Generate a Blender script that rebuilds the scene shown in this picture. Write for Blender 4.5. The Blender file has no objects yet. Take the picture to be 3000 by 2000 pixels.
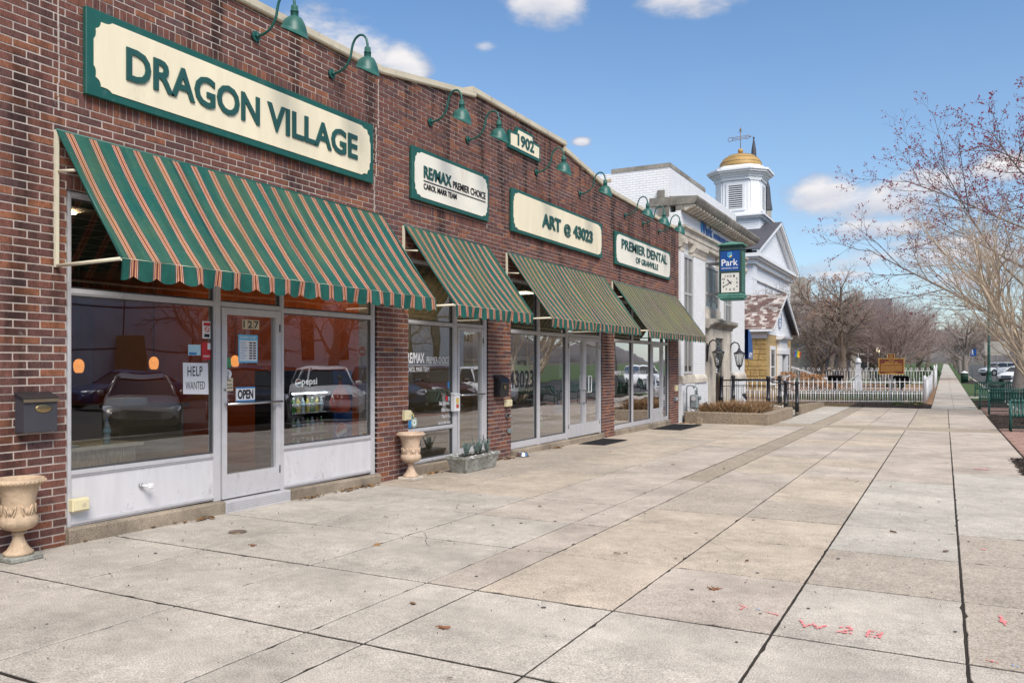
import bpy, bmesh, math, random
from mathutils import Vector, Matrix
from math import sin, cos, pi, radians, sqrt, atan2
rnd = random.Random(7)
SC = bpy.context.scene
COL = SC.collection

# ------------------------------------------------------------------ camera, sky, sun, exposure
F_PX, VPX, HORIZON = 2391.0, 2768.0, 1066.0
TH = math.atan((VPX - 1500) / F_PX)
CAM_X, CAM_H = 7.12, 1.65
cam_d = bpy.data.cameras.new('camera'); cam = bpy.data.objects.new('camera', cam_d); COL.objects.link(cam)
cam.location = (CAM_X, 0, CAM_H); cam.rotation_euler = (pi/2, 0, TH)
cam_d.sensor_width = 36; cam_d.lens = 36 * F_PX / 3000; cam_d.shift_y = (HORIZON - 1000) / 3000
cam_d.clip_start = .05; cam_d.clip_end = 5000
SC.camera = cam
SUN_EL, SUN_AZ = radians(46), radians(-40)     # azimuth measured from +X towards +Y
sd = bpy.data.lights.new('sun', 'SUN'); sun = bpy.data.objects.new('sun', sd); COL.objects.link(sun)
sd.energy = 1.95; sd.angle = radians(28); sd.color = (1, .94, .86)
sdir = Vector((cos(SUN_EL)*cos(SUN_AZ), cos(SUN_EL)*sin(SUN_AZ), sin(SUN_EL)))
sun.rotation_euler = sdir.to_track_quat('Z', 'Y').to_euler(); sun.location = (20, -20, 40)
SC.cycles.max_bounces = 6; SC.cycles.diffuse_bounces = 3; SC.cycles.glossy_bounces = 3; SC.cycles.transmission_bounces = 4; SC.cycles.transparent_max_bounces = 10
SC.cycles.caustics_reflective = False; SC.cycles.caustics_refractive = False
SKY_STRENGTH = .125
EXPOSURE = .95
vs = SC.view_settings
vs.view_transform = 'Standard'; vs.look = 'None'; vs.gamma = 1; vs.use_curve_mapping = False; vs.exposure = EXPOSURE

def make_world():
    w = bpy.data.worlds.new('World'); SC.world = w; w.use_nodes = True
    nt = w.node_tree; N = nt.nodes; L = nt.links; N.clear()
    out = N.new('ShaderNodeOutputWorld'); bg = N.new('ShaderNodeBackground')
    sky = N.new('ShaderNodeTexSky'); sky.sky_type = 'NISHITA'; sky.sun_disc = False
    sky.sun_elevation = SUN_EL; sky.sun_rotation = pi/2 - SUN_AZ
    sky.air_density = 1.0; sky.dust_density = .6; sky.ozone_density = 2.2; sky.altitude = 200
    tc = N.new('ShaderNodeTexCoord')
    def math_(op, a, b=None, c=None, clamp=False):
        n = N.new('ShaderNodeMath'); n.operation = op; n.use_clamp = clamp
        for i, v in enumerate((a, b, c)):
            if v is None: continue
            if isinstance(v, (int, float)): n.inputs[i].default_value = v
            else: L.new(v, n.inputs[i])
        return n.outputs[0]
    def dot(v):
        n = N.new('ShaderNodeVectorMath'); n.operation = 'DOT_PRODUCT'
        L.new(tc.outputs['Generated'], n.inputs[0]); n.inputs[1].default_value = v
        return n.outputs['Value']
    def noise(scale, detail, rough=.55, stretch=(1, 1, 2.2)):
        m = N.new('ShaderNodeMapping'); m.inputs['Scale'].default_value = stretch
        L.new(tc.outputs['Generated'], m.inputs[0])
        n = N.new('ShaderNodeTexNoise'); n.inputs['Scale'].default_value = scale
        n.inputs['Detail'].default_value = detail; n.inputs['Roughness'].default_value = rough
        L.new(m.outputs[0], n.inputs['Vector']); return n.outputs['Fac']
    n1 = noise(9, 6, .58); n2 = noise(34, 4, .6)
    nz = math_('ADD', math_('MULTIPLY', math_('SUBTRACT', n1, .5), 3.2), math_('MULTIPLY', math_('SUBTRACT', n2, .5), 1.5))
    # clouds: direction, half width, half height, density
    cl = [((-.625, .70, .345), .07, .062, 1.0), ((-.59, .735, .345), .06, .062, 1.0), ((-.55, .765, .335), .04, .045, .95), ((-.397, .826, .403), .058, .034, .95), ((-.24, .888, .404), .075, .028, .9),
          ((-.475, .83, .372), .02, .012, .1), ((-.378, .888, .262), .018, .008, .3),
          ((-.118, .974, .188), .06, .034, 1.0), ((-.075, .98, .176), .08, .024, .9), ((-.02, .983, .19), .08, .03, .9), ((.055, .98, .2), .05, .022, .95), ((-.08, .984, .150), .10, .018, .75), ((-.05, .982, .178), .17, .034, .7), ((-.03, .99, .115), .2, .022, .5),
          ((.0, .99, .13), .10, .013, .5), ((-.20, .97, .12), .06, .008, .4), ((.02, .99, .09), .05, .016, .6), ((-.1, .985, .10), .07, .012, .5)]
    total = None; shade = None
    for d, a, b, dens in cl:
        dv = Vector(d).normalized(); t = Vector((-dv.y, dv.x, 0)).normalized(); u = dv.cross(-t).normalized()
        if u.z < 0: u = -u
        un = dot(tuple(t/(a*.78))); vn = dot(tuple(u/(b*.78)))
        val = math_('SUBTRACT', 1.0 - (1-dens)*.6, math_('MULTIPLY_ADD', vn, vn, math_('MULTIPLY', un, un)))
        sh = math_('MINIMUM', math_('MULTIPLY_ADD', vn, .55, .5), val)
        total = val if total is None else math_('MAXIMUM', total, val)
        shade = sh if shade is None else math_('MAXIMUM', shade, sh)
    mr = N.new('ShaderNodeMapRange'); mr.interpolation_type = 'SMOOTHSTEP'
    mr.inputs['From Min'].default_value = -.25; mr.inputs['From Max'].default_value = .95
    L.new(math_('ADD', total, nz), mr.inputs['Value'])
    total = math_('MULTIPLY', mr.outputs[0], math_('GREATER_THAN', dot((0, 1, 0)), .3))
    shade = math_('ADD', shade, math_('MULTIPLY', nz, .35), clamp=True)
    # broken cloud deck overhead, thinning out towards the horizon on every side
    zd = dot((0, 0, 1))
    dk = N.new('ShaderNodeMapRange'); dk.interpolation_type = 'SMOOTHSTEP'; dk.inputs['From Min'].default_value = .46; dk.inputs['From Max'].default_value = .66; L.new(zd, dk.inputs['Value'])
    n3 = noise(2.6, 5, .6, (1, 1, 1)); dn = N.new('ShaderNodeMapRange'); dn.interpolation_type = 'SMOOTHSTEP'; dn.inputs['From Min'].default_value = .30; dn.inputs['From Max'].default_value = .50; L.new(n3, dn.inputs['Value'])
    deck = math_('MULTIPLY', dk.outputs[0], dn.outputs[0])
    total = math_('MAXIMUM', total, deck); shade = math_('MAXIMUM', shade, math_('MULTIPLY', deck, .75))
    # whitish veil low in the sky all the way round
    z = dot((0, 0, 1))
    veil = math_('MULTIPLY', math_('SUBTRACT', 1, math_('DIVIDE', z, .44), clamp=True), math_('ADD', math_('MULTIPLY', n1, .5), .22), clamp=True)
    ccol = N.new('ShaderNodeMix'); ccol.data_type = 'RGBA'
    ccol.inputs[6].default_value = (1.75, 2.05, 2.7, 1); ccol.inputs[7].default_value = (4.1, 3.95, 3.9, 1)
    L.new(shade, ccol.inputs[0])
    vmix = N.new('ShaderNodeMix'); vmix.data_type = 'RGBA'; vmix.inputs[7].default_value = (1.75, 2.22, 2.72, 1)
    hs = N.new('ShaderNodeHueSaturation'); hs.inputs['Saturation'].default_value = 1.14; hs.inputs['Value'].default_value = .72
    L.new(sky.outputs[0], hs.inputs['Color'])
    L.new(veil, vmix.inputs[0]); L.new(hs.outputs[0], vmix.inputs[6])
    mix = N.new('ShaderNodeMix'); mix.data_type = 'RGBA'
    L.new(total, mix.inputs[0]); L.new(vmix.outputs[2], mix.inputs[6]); L.new(ccol.outputs[2], mix.inputs[7])
    L.new(mix.outputs[2], bg.inputs['Color']); bg.inputs['Strength'].default_value = SKY_STRENGTH
    L.new(bg.outputs[0], out.inputs['Surface'])
    w.cycles.sampling_method = 'MANUAL'; w.cycles.sample_map_resolution = 512
make_world()

def gz(y):                                      # the pavement falls gently along the shops, then the street rises
    if y < 30: return -.0065 * (max(y, -6) - 4.6)
    if y < 45: return -.165
    return -.165 + .005 * (y - 45)
def proj(X, Y, Z):
    dx = X - CAM_X; dep = -dx*sin(TH) + Y*cos(TH); r = dx*cos(TH) + Y*sin(TH)
    return (1500 + F_PX*r/dep, HORIZON + (CAM_H - Z)*F_PX/dep, dep) if dep > .1 else (-1, -1, -1)

# ------------------------------------------------------------------ materials
MATS = {}
def nmat(name):
    m = bpy.data.materials.new(name); m.use_nodes = True; MATS[name] = m
    return m, m.node_tree, m.node_tree.nodes['Principled BSDF']
def node(nt, t, **kw):
    n = nt.nodes.new(t)
    for k, v in kw.items():
        if k.startswith('i_'):
            key = k[2:]; n.inputs[int(key) if key.isdigit() else key].default_value = v
        else: setattr(n, k, v)
    return n
def M(name, col, rough=.6, metal=0, var=.12, vs_=6, bump=0, bs=40, spec=.5, emit=None, es=0, stretch=(1, 1, 1), rnd_obj=0):
    m, nt, b = nmat(name); L = nt.links
    tc = node(nt, 'ShaderNodeTexCoord'); mp = node(nt, 'ShaderNodeMapping'); mp.inputs['Scale'].default_value = stretch
    L.new(tc.outputs['Object'], mp.inputs[0])
    n = node(nt, 'ShaderNodeTexNoise', i_Scale=vs_, i_Detail=3., i_Roughness=.65); L.new(mp.outputs[0], n.inputs['Vector'])
    mr = node(nt, 'ShaderNodeMapRange'); mr.inputs['From Min'].default_value = .25; mr.inputs['From Max'].default_value = .75
    mr.inputs['To Min'].default_value = 1 - var; mr.inputs['To Max'].default_value = 1 + var
    L.new(n.outputs['Fac'], mr.inputs[0])
    hs = node(nt, 'ShaderNodeHueSaturation'); hs.inputs['Color'].default_value = (*col, 1); 
    if rnd_obj:
        oi = node(nt, 'ShaderNodeObjectInfo'); mm = node(nt, 'ShaderNodeMath', operation='MULTIPLY_ADD'); mm.inputs[1].default_value = rnd_obj*2; mm.inputs[2].default_value = 1-rnd_obj
        L.new(oi.outputs['Random'], mm.inputs[0]); m2 = node(nt, 'ShaderNodeMath', operation='MULTIPLY'); L.new(mm.outputs[0], m2.inputs[0]); L.new(mr.outputs[0], m2.inputs[1]); L.new(m2.outputs[0], hs.inputs['Value'])
    else: L.new(mr.outputs[0], hs.inputs['Value'])
    L.new(hs.outputs[0], b.inputs['Base Color'])
    b.inputs['Metallic'].default_value = metal; b.inputs['Specular IOR Level'].default_value = spec
    r2 = node(nt, 'ShaderNodeMapRange'); r2.inputs['To Min'].default_value = max(rough-.08, .02); r2.inputs['To Max'].default_value = min(rough+.1, 1)
    L.new(n.outputs['Fac'], r2.inputs[0]); L.new(r2.outputs[0], b.inputs['Roughness'])
    if bump:
        n2 = node(nt, 'ShaderNodeTexNoise', i_Scale=bs, i_Detail=2.); L.new(mp.outputs[0], n2.inputs['Vector'])
        bp = node(nt, 'ShaderNodeBump', i_Strength=1., i_Distance=bump); L.new(n2.outputs['Fac'], bp.inputs['Height']); L.new(bp.outputs[0], b.inputs['Normal'])
    if emit:
        b.inputs['Emission Color'].default_value = (*emit, 1); b.inputs['Emission Strength'].default_value = es
    return m
def ramp(nt, stops, interp='LINEAR'):
    r = node(nt, 'ShaderNodeValToRGB'); cr = r.color_ramp; cr.interpolation = interp
    while len(cr.elements) > 1: cr.elements.remove(cr.elements[-1])
    cr.elements[0].position = stops[0][0]; cr.elements[0].color = (*stops[0][1], 1)
    for p, c in stops[1:]:
        e = cr.elements.new(p); e.color = (*c, 1)
    return r

def mat_brick(name, stops, stain=True):
    m, nt, b = nmat(name); L = nt.links
    ge = node(nt, 'ShaderNodeNewGeometry'); oi = node(nt, 'ShaderNodeObjectInfo')
    ad = node(nt, 'ShaderNodeMath', operation='ADD'); L.new(ge.outputs['Random Per Island'], ad.inputs[0]); L.new(oi.outputs['Random'], ad.inputs[1])
    fr = node(nt, 'ShaderNodeMath', operation='FRACT'); L.new(ad.outputs[0], fr.inputs[0])
    rp = ramp(nt, stops, 'LINEAR'); L.new(fr.outputs[0], rp.inputs[0])
    # wire-cut vertical scoring + mottling, in world position
    mp = node(nt, 'ShaderNodeMapping'); mp.inputs['Scale'].default_value = (60, 120, 14); L.new(ge.outputs['Position'], mp.inputs[0])
    n = node(nt, 'ShaderNodeTexNoise', i_Scale=1., i_Detail=2., i_Roughness=.6); L.new(mp.outputs[0], n.inputs['Vector'])
    n2 = node(nt, 'ShaderNodeTexNoise', i_Scale=9., i_Detail=3., i_Roughness=.65); L.new(ge.outputs['Position'], n2.inputs['Vector'])
    mr = node(nt, 'ShaderNodeMapRange'); mr.inputs['From Min'].default_value = .3; mr.inputs['From Max'].default_value = .7; mr.inputs['To Min'].default_value = .62; mr.inputs['To Max'].default_value = 1.38
    L.new(n.outputs['Fac'], mr.inputs[0])
    mr2 = node(nt, 'ShaderNodeMapRange'); mr2.inputs['From Min'].default_value = .3; mr2.inputs['From Max'].default_value = .7; mr2.inputs['To Min'].default_value = .78; mr2.inputs['To Max'].default_value = 1.2
    L.new(n2.outputs['Fac'], mr2.inputs[0])
    mu = node(nt, 'ShaderNodeMath', operation='MULTIPLY'); L.new(mr.outputs[0], mu.inputs[0]); L.new(mr2.outputs[0], mu.inputs[1])
    last = mu.outputs[0]
    if stain:
        # soot runs washed down from the coping in narrow tongues
        mp5 = node(nt, 'ShaderNodeMapping'); mp5.inputs['Scale'].default_value = (0, 1.7, .13); L.new(ge.outputs['Position'], mp5.inputs[0])
        n5 = node(nt, 'ShaderNodeTexNoise', i_Scale=1.5, i_Detail=3., i_Roughness=.55); L.new(mp5.outputs[0], n5.inputs['Vector'])
        sz5 = node(nt, 'ShaderNodeSeparateXYZ'); L.new(ge.outputs['Position'], sz5.inputs[0])
        z5 = node(nt, 'ShaderNodeMapRange'); z5.inputs['From Min'].default_value = 3.9; z5.inputs['From Max'].default_value = 5.6; z5.inputs['To Min'].default_value = -.12; z5.inputs['To Max'].default_value = .06; L.new(sz5.outputs[2], z5.inputs[0])
        a5 = node(nt, 'ShaderNodeMath', operation='ADD'); L.new(n5.outputs['Fac'], a5.inputs[0]); L.new(z5.outputs[0], a5.inputs[1])
        m5 = node(nt, 'ShaderNodeMapRange', interpolation_type='SMOOTHSTEP'); m5.inputs['From Min'].default_value = .55; m5.inputs['From Max'].default_value = .65; m5.inputs['To Min'].default_value = 1; m5.inputs['To Max'].default_value = .4; L.new(a5.outputs[0], m5.inputs[0])
        mu5 = node(nt, 'ShaderNodeMath', operation='MULTIPLY'); L.new(last, mu5.inputs[0]); L.new(m5.outputs[0], mu5.inputs[1]); last = mu5.outputs[0]
    if stain:      # soot and damp runs in vertical streaks under the coping and the lamps
        mp3 = node(nt, 'ShaderNodeMapping'); mp3.inputs['Scale'].default_value = (1, 1.15, .22); L.new(ge.outputs['Position'], mp3.inputs[0])
        n3 = node(nt, 'ShaderNodeTexNoise', i_Scale=1.3, i_Detail=4., i_Roughness=.62); L.new(mp3.outputs[0], n3.inputs['Vector'])
        m3 = node(nt, 'ShaderNodeMapRange', interpolation_type='SMOOTHSTEP'); m3.inputs['From Min'].default_value = .53; m3.inputs['From Max'].default_value = .66; m3.inputs['To Min'].default_value = 1; m3.inputs['To Max'].default_value = .36
        L.new(n3.outputs['Fac'], m3.inputs[0])
        mu2 = node(nt, 'ShaderNodeMath', operation='MULTIPLY'); L.new(last, mu2.inputs[0]); L.new(m3.outputs[0], mu2.inputs[1]); last = mu2.outputs[0]
    hs = node(nt, 'ShaderNodeHueSaturation'); L.new(rp.outputs[0], hs.inputs['Color']); L.new(last, hs.inputs['Value'])
    # pale lime bloom in small patches
    n4 = node(nt, 'ShaderNodeTexNoise', i_Scale=3.3, i_Detail=5., i_Roughness=.78); L.new(ge.outputs['Position'], n4.inputs['Vector'])
    m4 = node(nt, 'ShaderNodeMapRange'); m4.inputs['From Min'].default_value = .64; m4.inputs['From Max'].default_value = .74; m4.inputs['To Max'].default_value = .55; L.new(n4.outputs['Fac'], m4.inputs[0])
    mx = node(nt, 'ShaderNodeMix', data_type='RGBA'); L.new(m4.outputs[0], mx.inputs[0]); L.new(hs.outputs[0], mx.inputs[6]); mx.inputs[7].default_value = (.34, .29, .27, 1)
    L.new(mx.outputs[2], b.inputs['Base Color'])
    b.inputs['Roughness'].default_value = .82; b.inputs['Specular IOR Level'].default_value = .3
    bp = node(nt, 'ShaderNodeBump', i_Strength=.6, i_Distance=.004); L.new(n.outputs['Fac'], bp.inputs['Height']); L.new(bp.outputs[0], b.inputs['Normal'])
    return m
mat_brick('brick', [(0, (.105, .054, .048)), (.14, (.135, .062, .052)), (.3, (.165, .07, .055)), (.48, (.185, .074, .054)), (.62, (.15, .072, .062)), (.76, (.215, .085, .055)), (.88, (.275, .11, .06)), (.93, (.12, .068, .068)), (1, (.135, .06, .052))])
def mat_concrete(name, col, speck=.42, agg=0, crack=.0, stain=.25):
    m, nt, b = nmat(name); L = nt.links
    ge = node(nt, 'ShaderNodeNewGeometry'); oi = node(nt, 'ShaderNodeObjectInfo')
    def nz(s, d, r=.6):
        n = node(nt, 'ShaderNodeTexNoise', i_Scale=s, i_Detail=d, i_Roughness=r); L.new(ge.outputs['Position'], n.inputs['Vector']); return n.outputs['Fac']
    def mr(v, a, b_, c, d):
        n = node(nt, 'ShaderNodeMapRange'); 
        for k, q in zip(('From Min', 'From Max', 'To Min', 'To Max'), (a, b_, c, d)): n.inputs[k].default_value = q
        L.new(v, n.inputs[0]); return n.outputs[0]
    def mul(a, b_):
        n = node(nt, 'ShaderNodeMath', operation='MULTIPLY'); L.new(a, n.inputs[0]); L.new(b_, n.inputs[1]); return n.outputs[0]
    v = mul(mr(nz(1.1, 4, .65), .3, .7, 1-stain, 1+stain*.7), mr(nz(105, 2, .75), .32, .68, 1-speck, 1+speck))
    v = mul(v, mr(nz(7, 4, .7), .3, .7, .86, 1.1))
    v = mul(v, mr(oi.outputs['Random'], 0, 1, .94, 1.05))
    dk = mr(nz(2.3, 5, .75), .6, .72, 1, .74); v = mul(v, dk)
    hs = node(nt, 'ShaderNodeHueSaturation'); hs.inputs['Color'].default_value = (*col, 1); L.new(v, hs.inputs['Value'])
    cc = hs.outputs[0]
    h = nz(120, 2)
    if agg:
        vo = node(nt, 'ShaderNodeTexVoronoi', i_Scale=float(agg)); L.new(ge.outputs['Position'], vo.inputs['Vector'])
        rp = ramp(nt, [(0, (.30, .25, .20)), (.35, (.42, .36, .29)), (.6, (.20, .16, .13)), (.8, (.5, .45, .38)), (1, (.26, .22, .2))], 'CONSTANT'); 
        sp = node(nt, 'ShaderNodeSeparateColor'); L.new(vo.outputs['Color'], sp.inputs[0]); L.new(sp.outputs[0], rp.inputs[0])
        mx = node(nt, 'ShaderNodeMix', data_type='RGBA'); mx.inputs[0].default_value = .38; L.new(cc, mx.inputs[6]); L.new(rp.outputs[0], mx.inputs[7]); cc = mx.outputs[2]
        h = vo.outputs['Distance']
    L.new(cc, b.inputs['Base Color']); b.inputs['Roughness'].default_value = .88; b.inputs['Specular IOR Level'].default_value = .25
    bp = node(nt, 'ShaderNodeBump', i_Strength=.5, i_Distance=.003 if not agg else -.006); L.new(h, bp.inputs['Height']); L.new(bp.outputs[0], b.inputs['Normal'])
    return m
mat_concrete('slab_grey', (.495, .45, .395)); mat_concrete('slab_tan', (.50, .425, .345)); mat_concrete('slab_pink', (.49, .425, .365))
mat_concrete('slab_pale', (.50, .465, .41), stain=.18); mat_concrete('slab_agg', (.49, .43, .365), agg=55); mat_concrete('agg_strip', (.40, .335, .26), agg=42)
mat_concrete('agg_wall', (.25, .185, .12), agg=40); mat_concrete('sill_concrete', (.31, .255, .195), stain=.45); mat_concrete('stone_pale', (.60, .54, .46), stain=.3)
mat_concrete('stone_cornice', (.30, .275, .24), stain=.5); mat_concrete('asphalt', (.085, .083, .082)); mat_concrete('bed_dark', (.035, .029, .023), stain=.5)
M('mortar', (.50, .425, .375), .9, var=.25, vs_=4, bump=.003, bs=90)
M('white_brick_paint', (.86, .865, .88), .7, var=.05, vs_=3)
def painted_brick(m):
    nt = m.node_tree; L = nt.links; b = nt.nodes['Principled BSDF']
    ge = node(nt, 'ShaderNodeNewGeometry'); sx = node(nt, 'ShaderNodeSeparateXYZ'); L.new(ge.outputs['Position'], sx.inputs[0])
    ad = node(nt, 'ShaderNodeMath', operation='ADD'); L.new(sx.outputs[0], ad.inputs[0]); L.new(sx.outputs[1], ad.inputs[1])
    cb = node(nt, 'ShaderNodeCombineXYZ'); L.new(ad.outputs[0], cb.inputs[0]); L.new(sx.outputs[2], cb.inputs[1])
    br = node(nt, 'ShaderNodeTexBrick', i_Scale=1.); br.inputs['Brick Width'].default_value = .22; br.inputs['Row Height'].default_value = .075; br.inputs['Mortar Size'].default_value = .005; br.inputs['Mortar Smooth'].default_value = .2
    br.inputs['Color1'].default_value = (1, 1, 1, 1); br.inputs['Color2'].default_value = (.85, .85, .85, 1); br.inputs['Mortar'].default_value = (0, 0, 0, 1)
    L.new(cb.outputs[0], br.inputs['Vector'])
    bp = node(nt, 'ShaderNodeBump', i_Strength=1., i_Distance=.015); L.new(br.outputs['Color'], bp.inputs['Height']); L.new(bp.outputs[0], b.inputs['Normal'])
    src = b.inputs['Base Color'].links[0].from_socket     # joint shade put into the colour with some grime, as bump reads faint
    mr = node(nt, 'ShaderNodeMapRange'); mr.inputs['To Min'].default_value = .86; L.new(br.outputs['Color'], mr.inputs[0])
    mx = node(nt, 'ShaderNodeMix', data_type='RGBA', blend_type='MULTIPLY'); mx.inputs[0].default_value = 1; L.new(src, mx.inputs[6]); L.new(mr.outputs[0], mx.inputs[7]); L.new(mx.outputs[2], b.inputs['Base Color'])
painted_brick(MATS['white_brick_paint'])
M('white_paint', (.82, .825, .84), .55, var=.04); M('white_siding', (.76, .77, .80), .6, var=.05)
def siding(m, step):
    nt = m.node_tree; L = nt.links; b = nt.nodes['Principled BSDF']
    ge = node(nt, 'ShaderNodeNewGeometry'); sx = node(nt, 'ShaderNodeSeparateXYZ'); L.new(ge.outputs['Position'], sx.inputs[0])
    d = node(nt, 'ShaderNodeMath', operation='DIVIDE'); L.new(sx.outputs[2], d.inputs[0]); d.inputs[1].default_value = step
    fr = node(nt, 'ShaderNodeMath', operation='FRACT'); L.new(d.outputs[0], fr.inputs[0])
    bp = node(nt, 'ShaderNodeBump', i_Strength=1., i_Distance=-.03); L.new(fr.outputs[0], bp.inputs['Height']); L.new(bp.outputs[0], b.inputs['Normal'])
siding(MATS['white_siding'], .16)
M('coping_cream', (.62, .54, .40), .5, var=.15, vs_=2); M('green_sign', (.012, .10, .08), .42, var=.08); M('green_letter', (.018, .085, .075), .45, var=.06)
M('cream_panel', (.89, .79, .57), .45, var=.07, vs_=1.5, stretch=(1, 3, .4)); M('cream_panel_pale', (.87, .82, .70), .45, var=.06, vs_=1.5)
M('lamp_green', (.015, .105, .085), .4, var=.18, vs_=12); M('lamp_inside', (.7, .7, .66), .5)
M('aluminium', (.60, .59, .61), .4, metal=.2, var=.06); M('alu_dark', (.10, .10, .105), .45, metal=.4); M('panel_white', (.66, .65, .67), .4, var=.07, vs_=3, stretch=(1, 2.5, .5))
def scuff(m, amt, sc, col=(.16, .14, .12)):
    nt = m.node_tree; L = nt.links; b = nt.nodes['Principled BSDF']; src = b.inputs['Base Color'].links[0].from_socket
    ge = node(nt, 'ShaderNodeNewGeometry'); mp = node(nt, 'ShaderNodeMapping'); mp.inputs['Scale'].default_value = (1, 1, .45); L.new(ge.outputs['Position'], mp.inputs[0])
    n = node(nt, 'ShaderNodeTexNoise', i_Scale=sc, i_Detail=5., i_Roughness=.8); L.new(mp.outputs[0], n.inputs['Vector'])
    mr = node(nt, 'ShaderNodeMapRange'); mr.inputs['From Min'].default_value = .56; mr.inputs['From Max'].default_value = .74; mr.inputs['To Max'].default_value = amt; L.new(n.outputs['Fac'], mr.inputs[0])
    mx = node(nt, 'ShaderNodeMix', data_type='RGBA'); L.new(mr.outputs[0], mx.inputs[0]); L.new(src, mx.inputs[6]); mx.inputs[7].default_value = (*col, 1); L.new(mx.outputs[2], b.inputs['Base Color'])
scuff(MATS['panel_white'], .5, 5); scuff(MATS['aluminium'], .4, 7); scuff(MATS['coping_cream'], .6, 3); scuff(MATS['cream_panel'], .22, 2.2, (.4, .3, .16)); scuff(MATS['cream_panel_pale'], .3, 2.2, (.4, .3, .16)); scuff(MATS['green_sign'], .25, 6, (.2, .26, .22)); scuff(MATS['lamp_green'], .3, 14, (.2, .26, .22))
M('steel', (.6, .6, .6), .22, metal=1); M('brass', (.42, .32, .17), .35, metal=1, var=.2); M('bronze_trim', (.34, .26, .18), .4, metal=.8)
M('mailbox_grey', (.05, .05, .06), .5, var=.1); M('mailbox_dark', (.03, .028, .03), .4); M('black_gloss', (.01, .01, .012), .25); M('black_iron', (.014, .015, .022), .4, var=.1)
M('cream_plastic', (.74, .66, .42), .45, var=.08); M('awning_pole', (.74, .68, .52), .45)
M('terracotta', (.50, .37, .25), .85, var=.4, vs_=4, bump=.006, bs=30); M('trough_stone', (.26, .26, .23), .95, var=.45, vs_=9, bump=.02, bs=18)
M('soil', (.03, .022, .016), 1, var=.4, vs_=30, bump=.02, bs=60); M('mulch', (.028, .019, .016), .95, var=.5, vs_=40, bump=.03, bs=50)
M('juniper', (.20, .29, .27), .7, var=.25, vs_=20); M('paper', (.78, .78, .80), .7, var=.02); M('ink', (.02, .02, .025), .7)
M('blue_print', (.03, .22, .5), .5); M('sky_blue', (.12, .5, .78), .5); M('red_print', (.55, .02, .03), .5); M('tan_print', (.62, .54, .38), .5); M('green_print', (.05, .3, .12), .5); M('yellow_print', (.8, .55, .05), .5); M('pale_blue', (.45, .68, .8), .5)
M('white_letter', (.82, .82, .84), .5); M('gold_leaf', (.62, .42, .08), .35, metal=.5)
M('dark_wood', (.05, .035, .03), .5, var=.3, vs_=5); M('door_dark', (.045, .03, .024), .4, var=.2)
M('room_dark', (.05, .035, .03), .9, var=.2); M('room_red', (.20, .03, .018), .8, var=.2); M('room_orange', (.72, .14, .02), .7, var=.06); M('room_beige', (.30, .24, .15), .9, var=.1); M('room_grey', (.26, .24, .21), .9, var=.15); M('room_floor', (.09, .075, .06), .6, var=.2)
M('laminate', (.42, .36, .25), .5, var=.5, vs_=14, stretch=(1, 4, .5)); M('laminate_top', (.68, .62, .46), .4); M('wood_board', (.30, .19, .09), .7, var=.3, vs_=3, stretch=(1, 1, .15))
M('lamp_glow', (.9, .4, .1), .5, emit=(1, .36, .09), es=.8, var=.5, vs_=20); M('downlight_fill', (.9, .9, .8), .5, emit=(1, .72, .42), es=34); M('room_fill', (.9, .9, .8), .5, emit=(1, .86, .62), es=3.2); M('lit_letter', (.9, .9, .9), .5, emit=(1, 1, 1), es=.4); M('frosted', (.62, .60, .53), .6); M('cooler_light', (.9, .9, .9), .5, emit=(.85, .93, 1), es=7); M('light_cool', (.9, .9, .9), .5, emit=(1, .82, .5), es=.9)
M('cooler_blue', (.01, .09, .33), .35, var=.1); M('cooler_black', (.012, .013, .016), .3); M('bottle_green', (.06, .22, .05), .2); M('bottle_yellow', (.55, .45, .06), .2); M('bottle_clear', (.4, .48, .5), .15); M('bottle_brown', (.07, .03, .015), .15); M('bottle_blue', (.08, .3, .62), .2)
M('plastic_red', (.5, .05, .02), .25, var=.3, vs_=15)
M('gold_dome', (.43, .27, .095), .55, metal=.1, var=.18, vs_=1.2); M('slate_dark', (.07, .07, .085), .7, var=.3, vs_=3, bump=.02, bs=12); M('copper_patina', (.10, .27, .21), .7, var=.4, vs_=9, bump=.003); M('patina_dark', (.025, .06, .05), .6, var=.4, vs_=9)
M('bank_blue', (.008, .07, .28), .4, var=.05); M('clock_face', (.72, .70, .63), .5, var=.05); M('iron_vane', (.22, .14, .08), .5)
M('window_frame_grey', (.46, .46, .46), .5); M('window_dark', (.035, .037, .04), .15, var=.3, vs_=2); M('curtain', (.30, .29, .28), .9, var=.25, vs_=10, stretch=(1, 4, .1)); M('blind', (.42, .43, .44), .6)
M('rough_stone', (.40, .37, .33), .9, var=.3, vs_=1.2, bump=.05, bs=3)
M('sandstone', (.44, .30, .12), .9, var=.28, vs_=3, bump=.03, bs=9, rnd_obj=.16); M('sandstone_face', (.47, .33, .16), .85, var=.18, vs_=1.5, bump=.012, bs=8); M('sand_mortar', (.50, .38, .21), .95, var=.15)
M('bark', (.17, .135, .105), .95, var=.35, vs_=14, bump=.02, bs=30, stretch=(1, 1, .3)); M('bark_pale', (.52, .42, .31), .85, var=.35, vs_=10, bump=.008, bs=24); M('bark_grey', (.24, .205, .18), .9, var=.3, vs_=12, bump=.01)
M('twig_brown', (.36, .295, .255), .9, var=.25); M('twig_pink', (.39, .30, .28), .9, var=.25); M('twig_pale', (.44, .34, .25), .9, var=.25); M('twig_dark', (.15, .115, .115), .9)
M('bud_red', (.30, .018, .035), .6, var=.35, vs_=4); M('leaf_brown', (.24, .10, .045), .8, var=.4, vs_=3); M('leaf_dry', (.27, .15, .07), .8, var=.5, vs_=6)
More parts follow.
